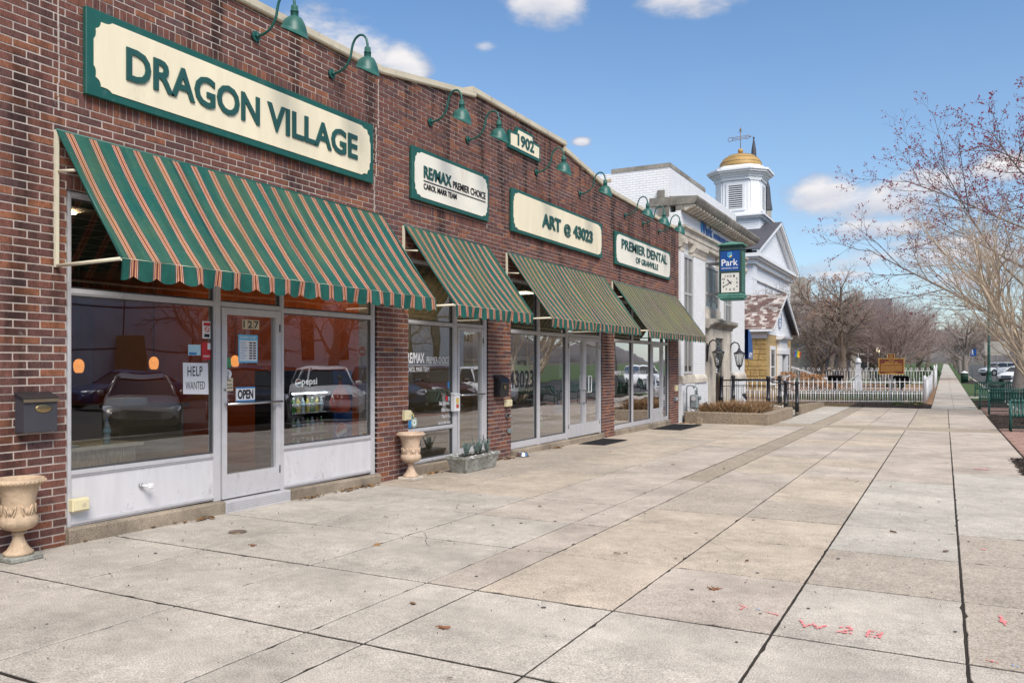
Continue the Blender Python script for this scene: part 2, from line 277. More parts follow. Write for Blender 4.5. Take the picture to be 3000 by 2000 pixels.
M('evergreen', (.035, .075, .02), .8, var=.4, vs_=8); M('evergreen_dark', (.02, .045, .022), .8, var=.4, vs_=8); M('dry_grass', (.33, .20, .10), .85, var=.4, vs_=12, rnd_obj=.1); M('hydrangea_dry', (.36, .19, .09), .9, var=.35, vs_=8)
M('lawn', (.055, .095, .022), .95, var=.45, vs_=1.6, bump=.03, bs=20); M('far_ground', (.085, .08, .045), 1, var=.35, vs_=.3)
M('marker_brown', (.14, .03, .012), .4, var=.08); M('marker_gold', (.72, .42, .08), .4); M('iron_white', (.78, .78, .80), .5, var=.06)
M('bench_green', (.018, .095, .078), .4, var=.12, vs_=12); M('can_green', (.008, .06, .035), .4); M('post_green', (.01, .06, .042), .45, var=.1)
M('paver', (.34, .215, .175), .9, var=.25, vs_=8, bump=.006, bs=50, rnd_obj=.22); M('paver_far', (.34, .22, .18), .9, var=.3, vs_=7)
M('spray_pink', (.82, .24, .25), .8, var=.2, vs_=30); M('spray_blue', (.25, .42, .75), .8); M('rubber', (.02, .02, .022), .9, var=.3, vs_=20, bump=.004, bs=120); M('steel_bowl', (.7, .69, .67), .2, metal=1)
M('pipe_grey', (.21, .24, .25), .5, var=.15, vs_=14); M('rainbow_red', (.6, .03, .03), .7); M('rainbow_yellow', (.8, .55, .02), .7); M('rainbow_green', (.03, .35, .08), .7); M('rainbow_violet', (.2, .05, .35), .7); M('rainbow_blue', (.05, .15, .5), .7)
M('car_silver', (.36, .34, .32), .3, metal=.6, var=.02, spec=.6); M('car_white', (.78, .79, .8), .25, var=.01, spec=.6); M('car_dark', (.025, .022, .03), .2, var=.02, spec=.6); M('car_maroon', (.07, .015, .02), .2, var=.02); M('car_blue', (.03, .06, .14), .22, var=.02)
M('tyre', (.015, .015, .016), .9); M('rim', (.45, .45, .46), .3, metal=.8); M('car_glass', (.015, .018, .02), .05, spec=.8); M('headlight', (.7, .72, .75), .1, spec=.8); M('taillight', (.4, .02, .02), .2)
M('tarp', (.74, .70, .76), .45, var=.12, vs_=1.0, bump=.03, bs=2.5); M('plywood', (.42, .27, .12), .8, var=.25, vs_=3); M('orange_cone', (.8, .18, .03), .6); M('road_sign_red', (.6, .02, .03), .4)
M('terracotta_light', (.54, .40, .29), .85, var=.38, vs_=4, bump=.004, bs=30)
M('wire', (.05, .05, .05), .7); M('wood_timber', (.20, .16, .10), .9, var=.4, vs_=4, stretch=(.3, 3, 3)); M('bracket_grey', (.2, .2, .2), .5, metal=.4)

def mat_glass(name, tint, boost):
    m, nt, b = nmat(name); L = nt.links; nt.nodes.remove(b); out = nt.nodes['Material Output']
    tr = node(nt, 'ShaderNodeBsdfTransparent'); tr.inputs[0].default_value = (*tint, 1)
    gl = node(nt, 'ShaderNodeBsdfGlossy'); gl.inputs['Roughness'].default_value = 0.0; gl.inputs[0].default_value = (.97, .97, 1, 1)
    tc = node(nt, 'ShaderNodeTexCoord'); nz = node(nt, 'ShaderNodeTexNoise', i_Scale=1.1, i_Detail=1.); L.new(tc.outputs['Object'], nz.inputs['Vector'])
    bp = node(nt, 'ShaderNodeBump', i_Strength=.25, i_Distance=.012); L.new(nz.outputs['Fac'], bp.inputs['Height']); L.new(bp.outputs[0], gl.inputs['Normal'])
    fr = node(nt, 'ShaderNodeFresnel', i_IOR=1.52); mu = node(nt, 'ShaderNodeMath', operation='MULTIPLY', use_clamp=True); L.new(fr.outputs[0], mu.inputs[0]); mu.inputs[1].default_value = boost
    ge = node(nt, 'ShaderNodeNewGeometry'); inv = node(nt, 'ShaderNodeMath', operation='SUBTRACT'); inv.inputs[0].default_value = 1; L.new(ge.outputs['Backfacing'], inv.inputs[1]); m2 = node(nt, 'ShaderNodeMath', operation='MULTIPLY'); L.new(mu.outputs[0], m2.inputs[0]); L.new(inv.outputs[0], m2.inputs[1]); mu = m2
    mx = node(nt, 'ShaderNodeMixShader'); L.new(mu.outputs[0], mx.inputs[0]); L.new(tr.outputs[0], mx.inputs[1]); L.new(gl.outputs[0], mx.inputs[2]); L.new(mx.outputs[0], out.inputs['Surface'])
    return m
mat_glass('glass', (.80, .82, .82), 4.2); mat_glass('glass_lantern', (.9, .9, .88), 1.6)
def mat_awning(name, period, offset, dirt):
    m, nt, b = nmat(name); L = nt.links
    uv = node(nt, 'ShaderNodeUVMap'); sx = node(nt, 'ShaderNodeSeparateXYZ'); L.new(uv.outputs[0], sx.inputs[0])
    d = node(nt, 'ShaderNodeMath', operation='MULTIPLY_ADD'); L.new(sx.outputs[0], d.inputs[0]); d.inputs[1].default_value = 1/period; d.inputs[2].default_value = .5 - offset/period
    fr = node(nt, 'ShaderNodeMath', operation='FRACT'); L.new(d.outputs[0], fr.inputs[0])
    G = (.012, .098, .08); Rd = (.24, .045, .03); O = (.46, .16, .07); C = (.60, .37, .21); V = (.13, .035, .05); W = (.78, .7, .66)
    # stripe band centred on .5
    st = [(0, G), (.30, V), (.316, G), (.335, Rd), (.352, W), (.368, Rd), (.40, O), (.425, C), (.452, O), (.468, Rd), (.48, V), (.52, Rd), (.535, O), (.552, C), (.58, O), (.60, Rd), (.632, W), (.648, Rd), (.666, G), (.684, V), (.70, G)]
    rp = ramp(nt, st, 'CONSTANT'); L.new(fr.outputs[0], rp.inputs[0])
    ge = node(nt, 'ShaderNodeNewGeometry')
    n = node(nt, 'ShaderNodeTexNoise', i_Scale=1.4, i_Detail=6., i_Roughness=.65); L.new(ge.outputs['Position'], n.inputs['Vector'])
    mr = node(nt, 'ShaderNodeMapRange'); mr.inputs['From Min'].default_value = .38; mr.inputs['From Max'].default_value = .72; mr.inputs['To Max'].default_value = dirt; L.new(n.outputs['Fac'], mr.inputs[0])
    # lichen grows on the sloped cloth, hardly on the hanging valance
    sz = node(nt, 'ShaderNodeSeparateXYZ'); L.new(uv.outputs[0], sz.inputs[0])
    gt = node(nt, 'ShaderNodeMath', operation='LESS_THAN'); L.new(sz.outputs[1], gt.inputs[0]); gt.inputs[1].default_value = 1.5
    g2 = node(nt, 'ShaderNodeMath', operation='MULTIPLY_ADD'); L.new(gt.outputs[0], g2.inputs[0]); g2.inputs[1].default_value = .8; g2.inputs[2].default_value = .2
    fm = node(nt, 'ShaderNodeMath', operation='MULTIPLY'); L.new(mr.outputs[0], fm.inputs[0]); L.new(g2.outputs[0], fm.inputs[1])
    mx = node(nt, 'ShaderNodeMix', data_type='RGBA'); L.new(fm.outputs[0], mx.inputs[0]); L.new(rp.outputs[0], mx.inputs[6]); mx.inputs[7].default_value = (.17, .19, .06, 1)
    n2 = node(nt, 'ShaderNodeTexNoise', i_Scale=85., i_Detail=2.); L.new(ge.outputs['Position'], n2.inputs['Vector'])
    m2 = node(nt, 'ShaderNodeMapRange'); m2.inputs['From Min'].default_value = .68; m2.inputs['From Max'].default_value = .74; m2.inputs['To Max'].default_value = .5; L.new(n2.outputs['Fac'], m2.inputs[0])
    f3 = node(nt, 'ShaderNodeMath', operation='MULTIPLY'); L.new(m2.outputs[0], f3.inputs[0]); L.new(g2.outputs[0], f3.inputs[1])
    mx2 = node(nt, 'ShaderNodeMix', data_type='RGBA'); L.new(f3.outputs[0], mx2.inputs[0]); L.new(mx.outputs[2], mx2.inputs[6]); mx2.inputs[7].default_value = (.42, .45, .28, 1)
    mps = node(nt, 'ShaderNodeMapping'); mps.inputs['Scale'].default_value = (5, .55, 1); L.new(uv.outputs[0], mps.inputs[0])
    ns = node(nt, 'ShaderNodeTexNoise', i_Scale=1.6, i_Detail=6., i_Roughness=.65); L.new(mps.outputs[0], ns.inputs['Vector'])
    ms = node(nt, 'ShaderNodeMapRange'); ms.inputs['From Min'].default_value = .3; ms.inputs['From Max'].default_value = .7; ms.inputs['To Min'].default_value = .72; ms.inputs['To Max'].default_value = 1.22; L.new(ns.outputs['Fac'], ms.inputs[0])
    sd1 = node(nt, 'ShaderNodeMath', operation='DIVIDE'); L.new(sx.outputs[0], sd1.inputs[0]); sd1.inputs[1].default_value = 1.21
    sd2 = node(nt, 'ShaderNodeMath', operation='FRACT'); L.new(sd1.outputs[0], sd2.inputs[0])
    sd3 = node(nt, 'ShaderNodeMath', operation='LESS_THAN'); L.new(sd2.outputs[0], sd3.inputs[0]); sd3.inputs[1].default_value = .012
    sd4 = node(nt, 'ShaderNodeMath', operation='MULTIPLY_ADD'); L.new(sd3.outputs[0], sd4.inputs[0]); sd4.inputs[1].default_value = -.4; sd4.inputs[2].default_value = 1
    sm1 = node(nt, 'ShaderNodeMath', operation='MULTIPLY'); L.new(ms.outputs[0], sm1.inputs[0]); L.new(sd4.outputs[0], sm1.inputs[1])
    hsv = node(nt, 'ShaderNodeHueSaturation'); L.new(mx2.outputs[2], hsv.inputs['Color']); L.new(sm1.outputs[0], hsv.inputs['Value'])
    L.new(hsv.outputs[0], b.inputs['Base Color']); b.inputs['Roughness'].default_value = .8; b.inputs['Specular IOR Level'].default_value = .2
    n4 = node(nt, 'ShaderNodeTexNoise', i_Scale=4., i_Detail=4.); L.new(ge.outputs['Position'], n4.inputs['Vector'])
    bp = node(nt, 'ShaderNodeBump', i_Strength=.4, i_Distance=.02); L.new(n4.outputs['Fac'], bp.inputs['Height']); L.new(bp.outputs[0], b.inputs['Normal'])
    return m
def mat_island(name, stops, rough=.8, bump=.01):
    m, nt, b = nmat(name); L = nt.links; ge = node(nt, 'ShaderNodeNewGeometry')
    rp = ramp(nt, stops); L.new(ge.outputs['Random Per Island'], rp.inputs[0])
    n = node(nt, 'ShaderNodeTexNoise', i_Scale=.9, i_Detail=3.); L.new(ge.outputs['Position'], n.inputs['Vector'])
    mr = node(nt, 'ShaderNodeMapRange'); mr.inputs['From Min'].default_value = .35; mr.inputs['From Max'].default_value = .65; mr.inputs['To Min'].default_value = .7; mr.inputs['To Max'].default_value = 1.3; L.new(n.outputs['Fac'], mr.inputs[0])
    hs = node(nt, 'ShaderNodeHueSaturation'); L.new(rp.outputs[0], hs.inputs['Color']); L.new(mr.outputs[0], hs.inputs['Value']); L.new(hs.outputs[0], b.inputs['Base Color']); b.inputs['Roughness'].default_value = rough
    return m
mat_island('slate_mixed', [(0, (.12, .07, .06)), (.3, (.17, .10, .085)), (.5, (.22, .15, .13)), (.62, (.38, .33, .30)), (.8, (.55, .5, .46)), (1, (.14, .09, .08))])
mat_island('bark_chip', [(0, (.02, .014, .011)), (.6, (.05, .034, .025)), (1, (.10, .07, .05))])
mat_island('leaf_litter', [(0, (.16, .08, .03)), (.5, (.27, .15, .06)), (1, (.09, .045, .025))])
mat_island('stone_course', [(0, (.34, .31, .28)), (.5, (.42, .385, .345)), (1, (.28, .255, .235))])

scuff(MATS['terracotta'], .55, 9, (.2, .16, .12)); scuff(MATS['terracotta_light'], .55, 9, (.2, .16, .12)); scuff(MATS['white_brick_paint'], .2, 2.5, (.45, .43, .4))
# ------------------------------------------------------------------ mesh helpers
class MB:
    def __init__(s): s.v = []; s.f = []; s.sm = []; s.uv = None
    def quad(s, *p, sm=False):
        i = len(s.v); s.v += [tuple(q) for q in p]; s.f.append(tuple(range(i, i+len(p)))); s.sm.append(sm); return s
    def box(s, x0, x1, y0, y1, z0, z1, skip=''):
        if x0 > x1: x0, x1 = x1, x0
        if y0 > y1: y0, y1 = y1, y0
        if z0 > z1: z0, z1 = z1, z0
        i = len(s.v); s.v += [(x, y, z) for z in (z0, z1) for (x, y) in ((x0, y0), (x1, y0), (x1, y1), (x0, y1))]
        fs = {'b': (0, 3, 2, 1), 't': (4, 5, 6, 7), 's': (0, 1, 5, 4), 'e': (1, 2, 6, 5), 'n': (2, 3, 7, 6), 'w': (3, 0, 4, 7)}
        for k, q in fs.items():
            if k not in skip: s.f.append(tuple(i+j for j in q)); s.sm.append(False)
        return s
    def bbox(s, x0, x1, y0, y1, z0, z1, b):   # box with chamfered edges
        bm = bmesh.new(); bmesh.ops.create_cube(bm, size=1)
        for v in bm.verts: v.co = Vector(((x0+x1)/2 + v.co.x*(x1-x0), (y0+y1)/2 + v.co.y*(y1-y0), (z0+z1)/2 + v.co.z*(z1-z0)))
        bmesh.ops.bevel(bm, geom=bm.edges[:], offset=b, segments=1, affect='EDGES'); s.bm(bm); return s
    def bm(s, bm, sm=False, mat=None):
        i = len(s.v); bm.verts.index_update()
        s.v += [tuple((mat @ v.co) if mat else v.co) for v in bm.verts]
        for f in bm.faces: s.f.append(tuple(i+v.index for v in f.verts)); s.sm.append(sm)
        bm.free()
    def tube(s, pts, r, n=8, sm=True, caps=True):
        pts = [Vector(p) for p in pts]; rs = r if isinstance(r, (list, tuple)) else [r]*len(pts)
        base = len(s.v); t0 = (pts[1]-pts[0]).normalized()
        ref = Vector((0, 0, 1)) if abs(t0.z) < .9 else Vector((1, 0, 0)); a = t0.cross(ref).normalized()
        for k, p in enumerate(pts):
            t = (pts[min(k+1, len(pts)-1)] - pts[max(k-1, 0)])
            if t.length < 1e-9: t = t0
            t.normalize(); a = (a - t*a.dot(t))
            if a.length < 1e-6: a = t.orthogonal()
            a.normalize(); b = t.cross(a)
            for j in range(n):
                th = 2*pi*j/n; q = p + (a*cos(th) + b*sin(th))*rs[k]; s.v.append((q.x, q.y, q.z))
        for k in range(len(pts)-1):
            o = base + k*n
            for j in range(n):
                j2 = (j+1) % n; s.f.append((o+j, o+j2, o+n+j2, o+n+j)); s.sm.append(sm)
        if caps:
            s.f.append(tuple(base+n-1-j for j in range(n))); s.sm.append(False)
            o = base + (len(pts)-1)*n; s.f.append(tuple(o+j for j in range(n))); s.sm.append(False)
        return s
    def cyl(s, c, r, h, n=16, axis='z', r2=None):
        d = {'x': (h, 0, 0), 'y': (0, h, 0), 'z': (0, 0, h)}[axis]
        return s.tube([c, (c[0]+d[0], c[1]+d[1], c[2]+d[2])], [r, r if r2 is None else r2], n)
    def lathe(s, prof, c, n=24, sm=True, sq=None):   # prof: list of (r,z)
        base = len(s.v)
        for r, z in prof:
            for j in range(n):
                th = 2*pi*j/n; s.v.append((c[0]+r*cos(th), c[1]+r*sin(th), c[2]+z))
        for k in range(len(prof)-1):
            o = base+k*n
            for j in range(n):
                j2 = (j+1) % n; s.f.append((o+j, o+j2, o+n+j2, o+n+j)); s.sm.append(sm)
        if prof[0][0] > 1e-4: s.f.append(tuple(base+n-1-j for j in range(n))); s.sm.append(False)
        if prof[-1][0] > 1e-4: o = base+(len(prof)-1)*n; s.f.append(tuple(o+j for j in range(n))); s.sm.append(False)
        return s
    def prism(s, poly, plane, a, b, sm=False):   # poly 2D; plane 'yz' extruded along x a..b, 'xz' along y, 'xy' along z
        n = len(poly); i = len(s.v)
        def P(p, q): return {'yz': (q, p[0], p[1]), 'xz': (p[0], q, p[1]), 'xy': (p[0], p[1], q)}[plane]
        s.v += [P(p, a) for p in poly] + [P(p, b) for p in poly]
        s.f.append(tuple(range(i+n-1, i-1, -1))); s.sm.append(False); s.f.append(tuple(range(i+n, i+2*n))); s.sm.append(False)
        for j in range(n): k = (j+1) % n; s.f.append((i+j, i+k, i+n+k, i+n+j)); s.sm.append(sm)
        return s
    def sphere(s, c, r, n=10, m=7, sc=(1, 1, 1)):
        return s.lathe2(c, r, n, m, sc)
    def lathe2(s, c, r, n, m, sc):
        base = len(s.v)
        for k in range(m+1):
            ph = -pi/2 + pi*k/m
            for j in range(n):
                th = 2*pi*j/n; s.v.append((c[0]+r*sc[0]*cos(ph)*cos(th), c[1]+r*sc[1]*cos(ph)*sin(th), c[2]+r*sc[2]*sin(ph)))
        for k in range(m):
            o = base+k*n
            for j in range(n): j2 = (j+1) % n; s.f.append((o+j, o+j2, o+n+j2, o+n+j)); s.sm.append(True)
        return s
    def xf(s, mat, start=0):
        for i in range(start, len(s.v)): q = mat @ Vector(s.v[i]); s.v[i] = (q.x, q.y, q.z)
        return s
    def build(s, name, mat, parent=None, label=None, kind=None):
        me = bpy.data.meshes.new(name)
        off = parent.get('_o', (0, 0, 0)) if parent is not None else (0, 0, 0)
        vv = [(x-off[0], y-off[1], z-off[2]) for x, y, z in s.v] if any(off) else s.v
        me.from_pydata(vv, [], s.f)
        if any(s.sm): me.polygons.foreach_set('use_smooth', s.sm)
        if s.uv:
            ul = me.uv_layers.new(name='UVMap')
            for l in me.loops: ul.data[l.index].uv = s.uv[l.vertex_index]
        me.materials.append(MATS[mat]); me.update()
        return link(name, me, parent, label, kind)
OFFS = []
def link(name, me, parent=None, label=None, kind=None):
    o = bpy.data.objects.new(name, me); COL.objects.link(o)
    if parent is not None:
        o.parent = parent; o['_o'] = parent.get('_o', (0, 0, 0)); OFFS.append(o)
    if label: o['label'] = label
    if kind: o['kind'] = kind
    return o
def thing(name, label, cat, loc=(0, 0, 0), group=None, rz=0):
    o = bpy.data.objects.new(name, None); COL.objects.link(o); o.location = loc; o.rotation_euler = (0, 0, rz); o.empty_display_size = .1
    o['label'] = label; o['category'] = cat; o['_o'] = tuple(loc); OFFS.append(o)
    if group: o['group'] = group
    return o
def tag(o, label, cat, group=None, kind=None):
    o['label'] = label; o['category'] = cat
    if group: o['group'] = group
    return o
def copy_tree(o, loc=None, rz=None, label=None, parent=None, scale=None):
    c = o.copy(); COL.objects.link(c); c.parent = parent
    if loc is not None: c.location = loc
    if rz is not None: c.rotation_euler = (0, 0, rz)
    if scale is not None: c.scale = scale
    if label: c['label'] = label
    for ch in o.children: copy_tree(ch, parent=c)
    return c
def text_mesh(txt, bold=0, ext=.01, spacing=1.0):
    c = bpy.data.curves.new('txt', 'FONT'); c.body = txt; c.size = 1; c.offset = bold; c.extrude = ext; c.space_character = spacing; c.resolution_u = 3; c.align_x = 'LEFT'
    o = bpy.data.objects.new('txt', c); COL.objects.link(o); bpy.context.view_layer.update()
    me = bpy.data.meshes.new_from_object(o.evaluated_get(bpy.context.evaluated_depsgraph_get()))
    v = [tuple(p.co) for p in me.vertices]; f = [tuple(p.vertices) for p in me.polygons]
    bpy.data.objects.remove(o); bpy.data.curves.remove(c); bpy.data.meshes.remove(me)
    return v, f
def text_fit(txt, w, h, bold=0, depth=.02, spacing=1.0):
    """vertices in (u,v,d): u 0..w, v 0..h, d 0..depth"""
    v, f = text_mesh(txt, bold, .01, spacing)
    x0 = min(p[0] for p in v); x1 = max(p[0] for p in v); y0 = min(p[1] for p in v); y1 = max(p[1] for p in v)
    if w is None: w = (x1-x0)*h/(y1-y0)
    return [((p[0]-x0)*w/(x1-x0), (p[1]-y0)*h/(y1-y0), (p[2]+.01)/.02*depth) for p in v], f
def islands(v, f):
    # weld by position so that caps and sides of a glyph hang together
    par = list(range(len(v)))
    def find(a):
        while par[a] != a: par[a] = par[par[a]]; a = par[a]
        return a
    for q in f:
        for k in q[1:]:
            a, b = find(q[0]), find(k)
            if a != b: par[a] = b
    key = {}
    for i, p in enumerate(v):
        k = (round(p[0], 4), round(p[1], 4))
        if k in key:
            a, b = find(i), find(key[k])
            if a != b: par[a] = b
        else: key[k] = i
    g = {}
    for q in f: g.setdefault(find(q[0]), []).append(q)
    out = []
    for fs in g.values():
        idx = sorted({i for q in fs for i in q}); mp = {i: n for n, i in enumerate(idx)}
        out.append(([v[i] for i in idx], [tuple(mp[i] for i in q) for q in fs]))
    out.sort(key=lambda t: min(p[0] for p in t[0])); return out
def text_on(parent, name, txt, org, udir, vdir, w, h, mat, bold=0, depth=.01, each=False, spacing=1.0, label=None):
    """org: lower-left corner in world; udir, vdir unit vectors; raised along u x v"""
    u = Vector(udir); vv = Vector(vdir); nn = u.cross(vv)
    v, f = text_fit(txt, w, h, bold, depth, spacing)
    parts = islands(v, f) if each else [(v, f)]
    last = None
    for pv, pf in parts:
        b = MB(); b.v = [tuple(Vector(org) + u*p[0] + vv*p[1] + nn*p[2]) for p in pv]; b.f = pf; b.sm = [False]*len(pf)
        last = b.build(name, mat, parent, label)
    return last
FU, FV = (0, 1, 0), (0, 0, 1)     # text on the shop front reads towards +Y
# ------------------------------------------------------------------ ground
def strip(name, x0, x1, ys, dz, mat, kind='structure', parent=None, x_of=None):
    b = MB()
    for i in range(len(ys)-1):
        ya, yb = ys[i], ys[i+1]; za, zb = gz(ya)+dz, gz(yb)+dz
        b.quad((x0, ya, za), (x1, ya, za), (x1, yb, zb), (x0, yb, zb))
    return b.build(name, mat, parent, kind=kind)
YS = [-60, -6, 0, 10, 20, 30, 45, 90, 200, 420, 1600]
strip('ground', -600, 600, YS, -.06, 'far_ground')
strip('road', 9.75, 27, [-60, -6, 10, 30, 45, 90, 200, 420], -.045, 'asphalt')
walk = strip('sidewalk', -.4, 8.42, [-6, 0, 10, 20, 30, 37.3], -.0075, 'bed_dark')
kerb = MB()
for ya, yb in zip([-60, -6, 0, 10, 20, 30, 45, 90, 200], [-6, 0, 10, 20, 30, 45, 90, 200, 420]):
    i = len(kerb.v); kerb.box(9.6, 9.75, ya, yb, -.2, 0)
    for k in range(i, len(kerb.v)): x, y, z = kerb.v[k]; kerb.v[k] = (x, y, z+gz(y)+.012)
kerb.build('kerb', 'slab_grey', kind='structure')

XC = [.02, 1.28, 2.5, 3.65, 4.09, 5.15, 6.18, 7.23, 8.40]
YR = [-4.1, -2.75, -1.4, -.1, 1.24, 2.56, 3.84, 5.16, 6.53, 7.87, 9.17, 10.45, 11.78, 13.13, 14.55, 15.85, 17.42, 18.75, 20.1, 21.6, 23.0, 24.35]
XT = [25.75, 28.2, 31.0, 34.2, 37.25]
JW = {1.28: .0075, 2.5: .009, 3.65: .0065, 4.09: .0085, 5.15: .0065, 6.18: .0075, 7.23: .0075}
TW = {1.24: .012, 2.56: .014, 3.84: .014, 5.16: .015, 6.53: .013, 7.87: .013, 9.17: .015, 10.45: .014, 11.78: .016, 13.13: .016, 14.55: .015, 15.85: .017, 17.42: .022, 18.75: .012, 20.1: .018, 21.6: .018, 23.0: .012}
def slab(x0, x1, y0, y1, mat, gx0=.004, gx1=.004, gy=.005, dz=0, gy2=None):
    b = MB(); x0 += gx0; x1 -= gx1; y0 += gy; y1 -= (gy if gy2 is None else gy2); h = .004
    t0 = rnd.uniform(-.001, .002); tx = rnd.uniform(-.0015, .0015)/max(1, x1-x0); ty = rnd.uniform(-.0015, .0015)/max(1, (y1-y0)**2); near = y0 < 14; P = []
    cs = [(x0, y0), (x1, y0), (x1, y1), (x0, y1)]
    for (xa, ya), (xb, yb), (ix, iy) in zip(cs, cs[1:]+cs[:1], ((0, 1), (-1, 0), (0, -1), (1, 0))):   # slightly ragged, chipped edges
        L_ = abs(xb-xa)+abs(yb-ya); n = max(1, int(L_/.07)) if near else max(1, int(L_/.3))
        for k in range(n):
            s = k/n; j = rnd.uniform(0, .004) if k else .002
            if near and k and rnd.random() < .05: j += rnd.uniform(.004, .016)
            P.append((xa+(xb-xa)*s+ix*j, ya+(yb-ya)*s+iy*j))
    cx, cy, cz = (x0+x1)/2, (y0+y1)/2, gz((y0+y1)/2); n = len(P); c = .004
    def zt(px, py): return gz(py)+t0+tx*(px-cx)+ty*(py-cy)+dz-cz
    sx = max(.2, 1-2*c/(x1-x0)); sy = max(.2, 1-2*c/(y1-y0))
    top = [((px-cx)*sx, (py-cy)*sy, zt(px, py)) for px, py in P]; ed = [(px-cx, py-cy, zt(px, py)-h) for px, py in P]; bt = [(px-cx, py-cy, gz(py)-.06-cz) for px, py in P]
    b.v = top+ed+bt; b.f = [tuple(range(n))] + [(n+i, n+(i+1) % n, (i+1) % n, i) for i in range(n)] + [(2*n+i, 2*n+(i+1) % n, n+(i+1) % n, n+i) for i in range(n)]; b.sm = [False]*len(b.f)
    o = b.build('slab', mat, walk); o.location = (cx, cy, cz); return o
def tone(ci, ri):
    x = (XC[ci]+XC[ci+1])/2; y = (YR[ri]+YR[ri+1])/2; r = rnd.random()
    if x < 2.5: return 'slab_grey' if y < 9.3 else ('slab_tan' if r < .7 else 'slab_agg')
    if x < 3.65:
        if y < 5.3 or 6.4 < y < 7.9 and False: return 'slab_grey'
        return 'slab_grey' if y < 7.9 else ('slab_pink' if r < .8 else 'slab_tan')
    if x < 4.1: return 'slab_grey' if y < 5.2 else 'slab_pink'
    if x < 6.18:
        if y < 5.2: return 'slab_grey'
        return 'slab_tan' if r < .6 else ('slab_pink' if r < .85 else 'slab_agg')
    if x < 7.23:
        if y < 6.6: return 'slab_grey'
        return 'slab_agg' if y < 7.9 else ('slab_pale' if y < 13 else 'slab_pink')
    return 'slab_grey' if y < 5.2 else ('slab_agg' if y < 9 else ('slab_pale' if y < 14 else 'slab_pink'))
for ci in range(8):
    for ri in range(len(YR)-1):
        if XC[ci] == 3.65 and YR[ri] >= 11.7: continue
        y0, y1 = YR[ri], YR[ri+1]
        if ci == 7 and y0 > 14: pass
        slab(XC[ci], XC[ci+1], y0, y1, tone(ci, ri), JW.get(XC[ci], .004), JW.get(XC[ci+1], .004), TW.get(y0, .005), gy2=TW.get(y1, .005))
slab(3.65, 4.09, 11.78, 24.35, 'agg_strip', .012, .012, .01, dz=-.004)
slab(3.60, 4.09, 25.75, 37.25, 'agg_strip', .012, .012, .01, dz=-.004)
slab(-.3, 4.09, 24.35, 25.75, 'agg_strip', dz=-.003); slab(4.09, 8.40, 24.35, 25.75, 'agg_strip', .01, .004, dz=-.004)
for a, b_ in zip(XT, XT[1:]):
    slab(2.52, 3.60, a, b_, 'slab_pale', gy=.004)
    for ci in range(4, 8): slab(XC[ci], XC[ci+1], a, b_, 'slab_tan' if rnd.random() < .5 else 'slab_pink', JW.get(XC[ci], .004), JW.get(XC[ci+1], .004), .005)
far = strip('footpath', 6.62, 8.3, [37.3, 45, 90, 200, 420], -.03, 'bed_dark')
y = 37.3
while y < 150:
    st = 1.9 if y < 70 else 6
    b = MB(); x0, x1 = 6.63, 8.29; ya, yb = y+.01, y+st-.01
    if 92 < y < 96: mt = 'paver_far'
    else: mt = rnd.choice(['slab_grey', 'slab_pale', 'slab_pink'])
    for xa, xb in ((6.63, 7.45), (7.46, 8.29)):
        b.quad((xa, ya, gz(ya)+.002), (xb, ya, gz(ya)+.002), (xb, yb, gz(yb)+.002), (xa, yb, gz(yb)+.002))
    b.build('slab', mt, far); y += st
strip('footpath_far', 6.62, 8.3, [150, 200, 420], .0, 'slab_pale', parent=far)
# grass verges, lawns
strip('verge_lawn', 8.32, 9.6, [52, 58, 90, 200, 420], -.01, 'lawn'); strip('verge_patch', 8.35, 9.6, [46.5, 49.5], -.012, 'lawn')
strip('side_lawn', -60, 6.6, [75, 90, 200, 420], -.012, 'lawn'); strip('park_lawn', 27.3, 120, [-60, -6, 30, 45, 90, 200, 420], -.02, 'lawn')
strip('garden_bed', -30, 6.6, [37.3, 45, 62, 75], -.02, 'leaf_dry')
strip('verge_path', 8.32, 9.6, [49.5, 52], -.008, 'slab_grey')

def pile(name, x0, x1, y0, y1, n, mat, base, chip=.05, hump=.04, seed=1, zoff=0):
    r = random.Random(seed); b = MB()
    nx, ny = max(3, int((x1-x0)/.15)), max(3, int((y1-y0)/.15))
    nx, ny = min(nx, 40), min(ny, 60)
    def hz(x, y):
        e = min(x-x0, x1-x, y-y0, y1-y); return gz(y)+zoff + hump*min(1, max(0, e)/.25) + (.01*sin(7*x+3*y) if e > .05 else -.02)
    i = len(b.v)
    for a in range(nx+1):
        for c in range(ny+1):
            jx = r.uniform(-.04, .04) if a in (0, nx) else 0; jy = r.uniform(-.04, .04) if c in (0, ny) else 0
            x = x0+(x1-x0)*a/nx; yy = y0+(y1-y0)*c/ny; b.v.append((x+jx, yy+jy, hz(x, yy)))
    for a in range(nx):
        for c in range(ny): q = a*(ny+1)+c; b.f.append((i+q, i+q+ny+1, i+q+ny+2, i+q+1)); b.sm.append(True)
    root = b.build(name, base, kind='stuff')
    cb = MB()
    for _ in range(n):
        x = r.uniform(x0, x1); yy = r.uniform(y0, y1); z = hz(x, yy)+.004; L_ = chip*r.uniform(.5, 1.3); w = L_*r.uniform(.25, .5); t = r.uniform(.004, .012)
        i = len(cb.v); cb.box(-L_/2, L_/2, -w/2, w/2, 0, t, skip='b')
        cb.xf(Matrix.Translation((x, yy, z)) @ Matrix.Rotation(r.uniform(0, 6.28), 4, 'Z') @ Matrix.Rotation(r.uniform(-.5, .5), 4, 'X') @ Matrix.Rotation(r.uniform(-.4, .4), 4, 'Y'), i)
    cb.build('chips', mat, root, kind='stuff')
    return root
pile('mulch_bed', 8.42, 10.4, 26.5, 33.4, 2600, 'bark_chip', 'mulch', seed=2)
pile('mulch_bed', 8.12, 9.6, 14.7, 17.4, 1500, 'bark_chip', 'mulch', seed=3, zoff=.0)
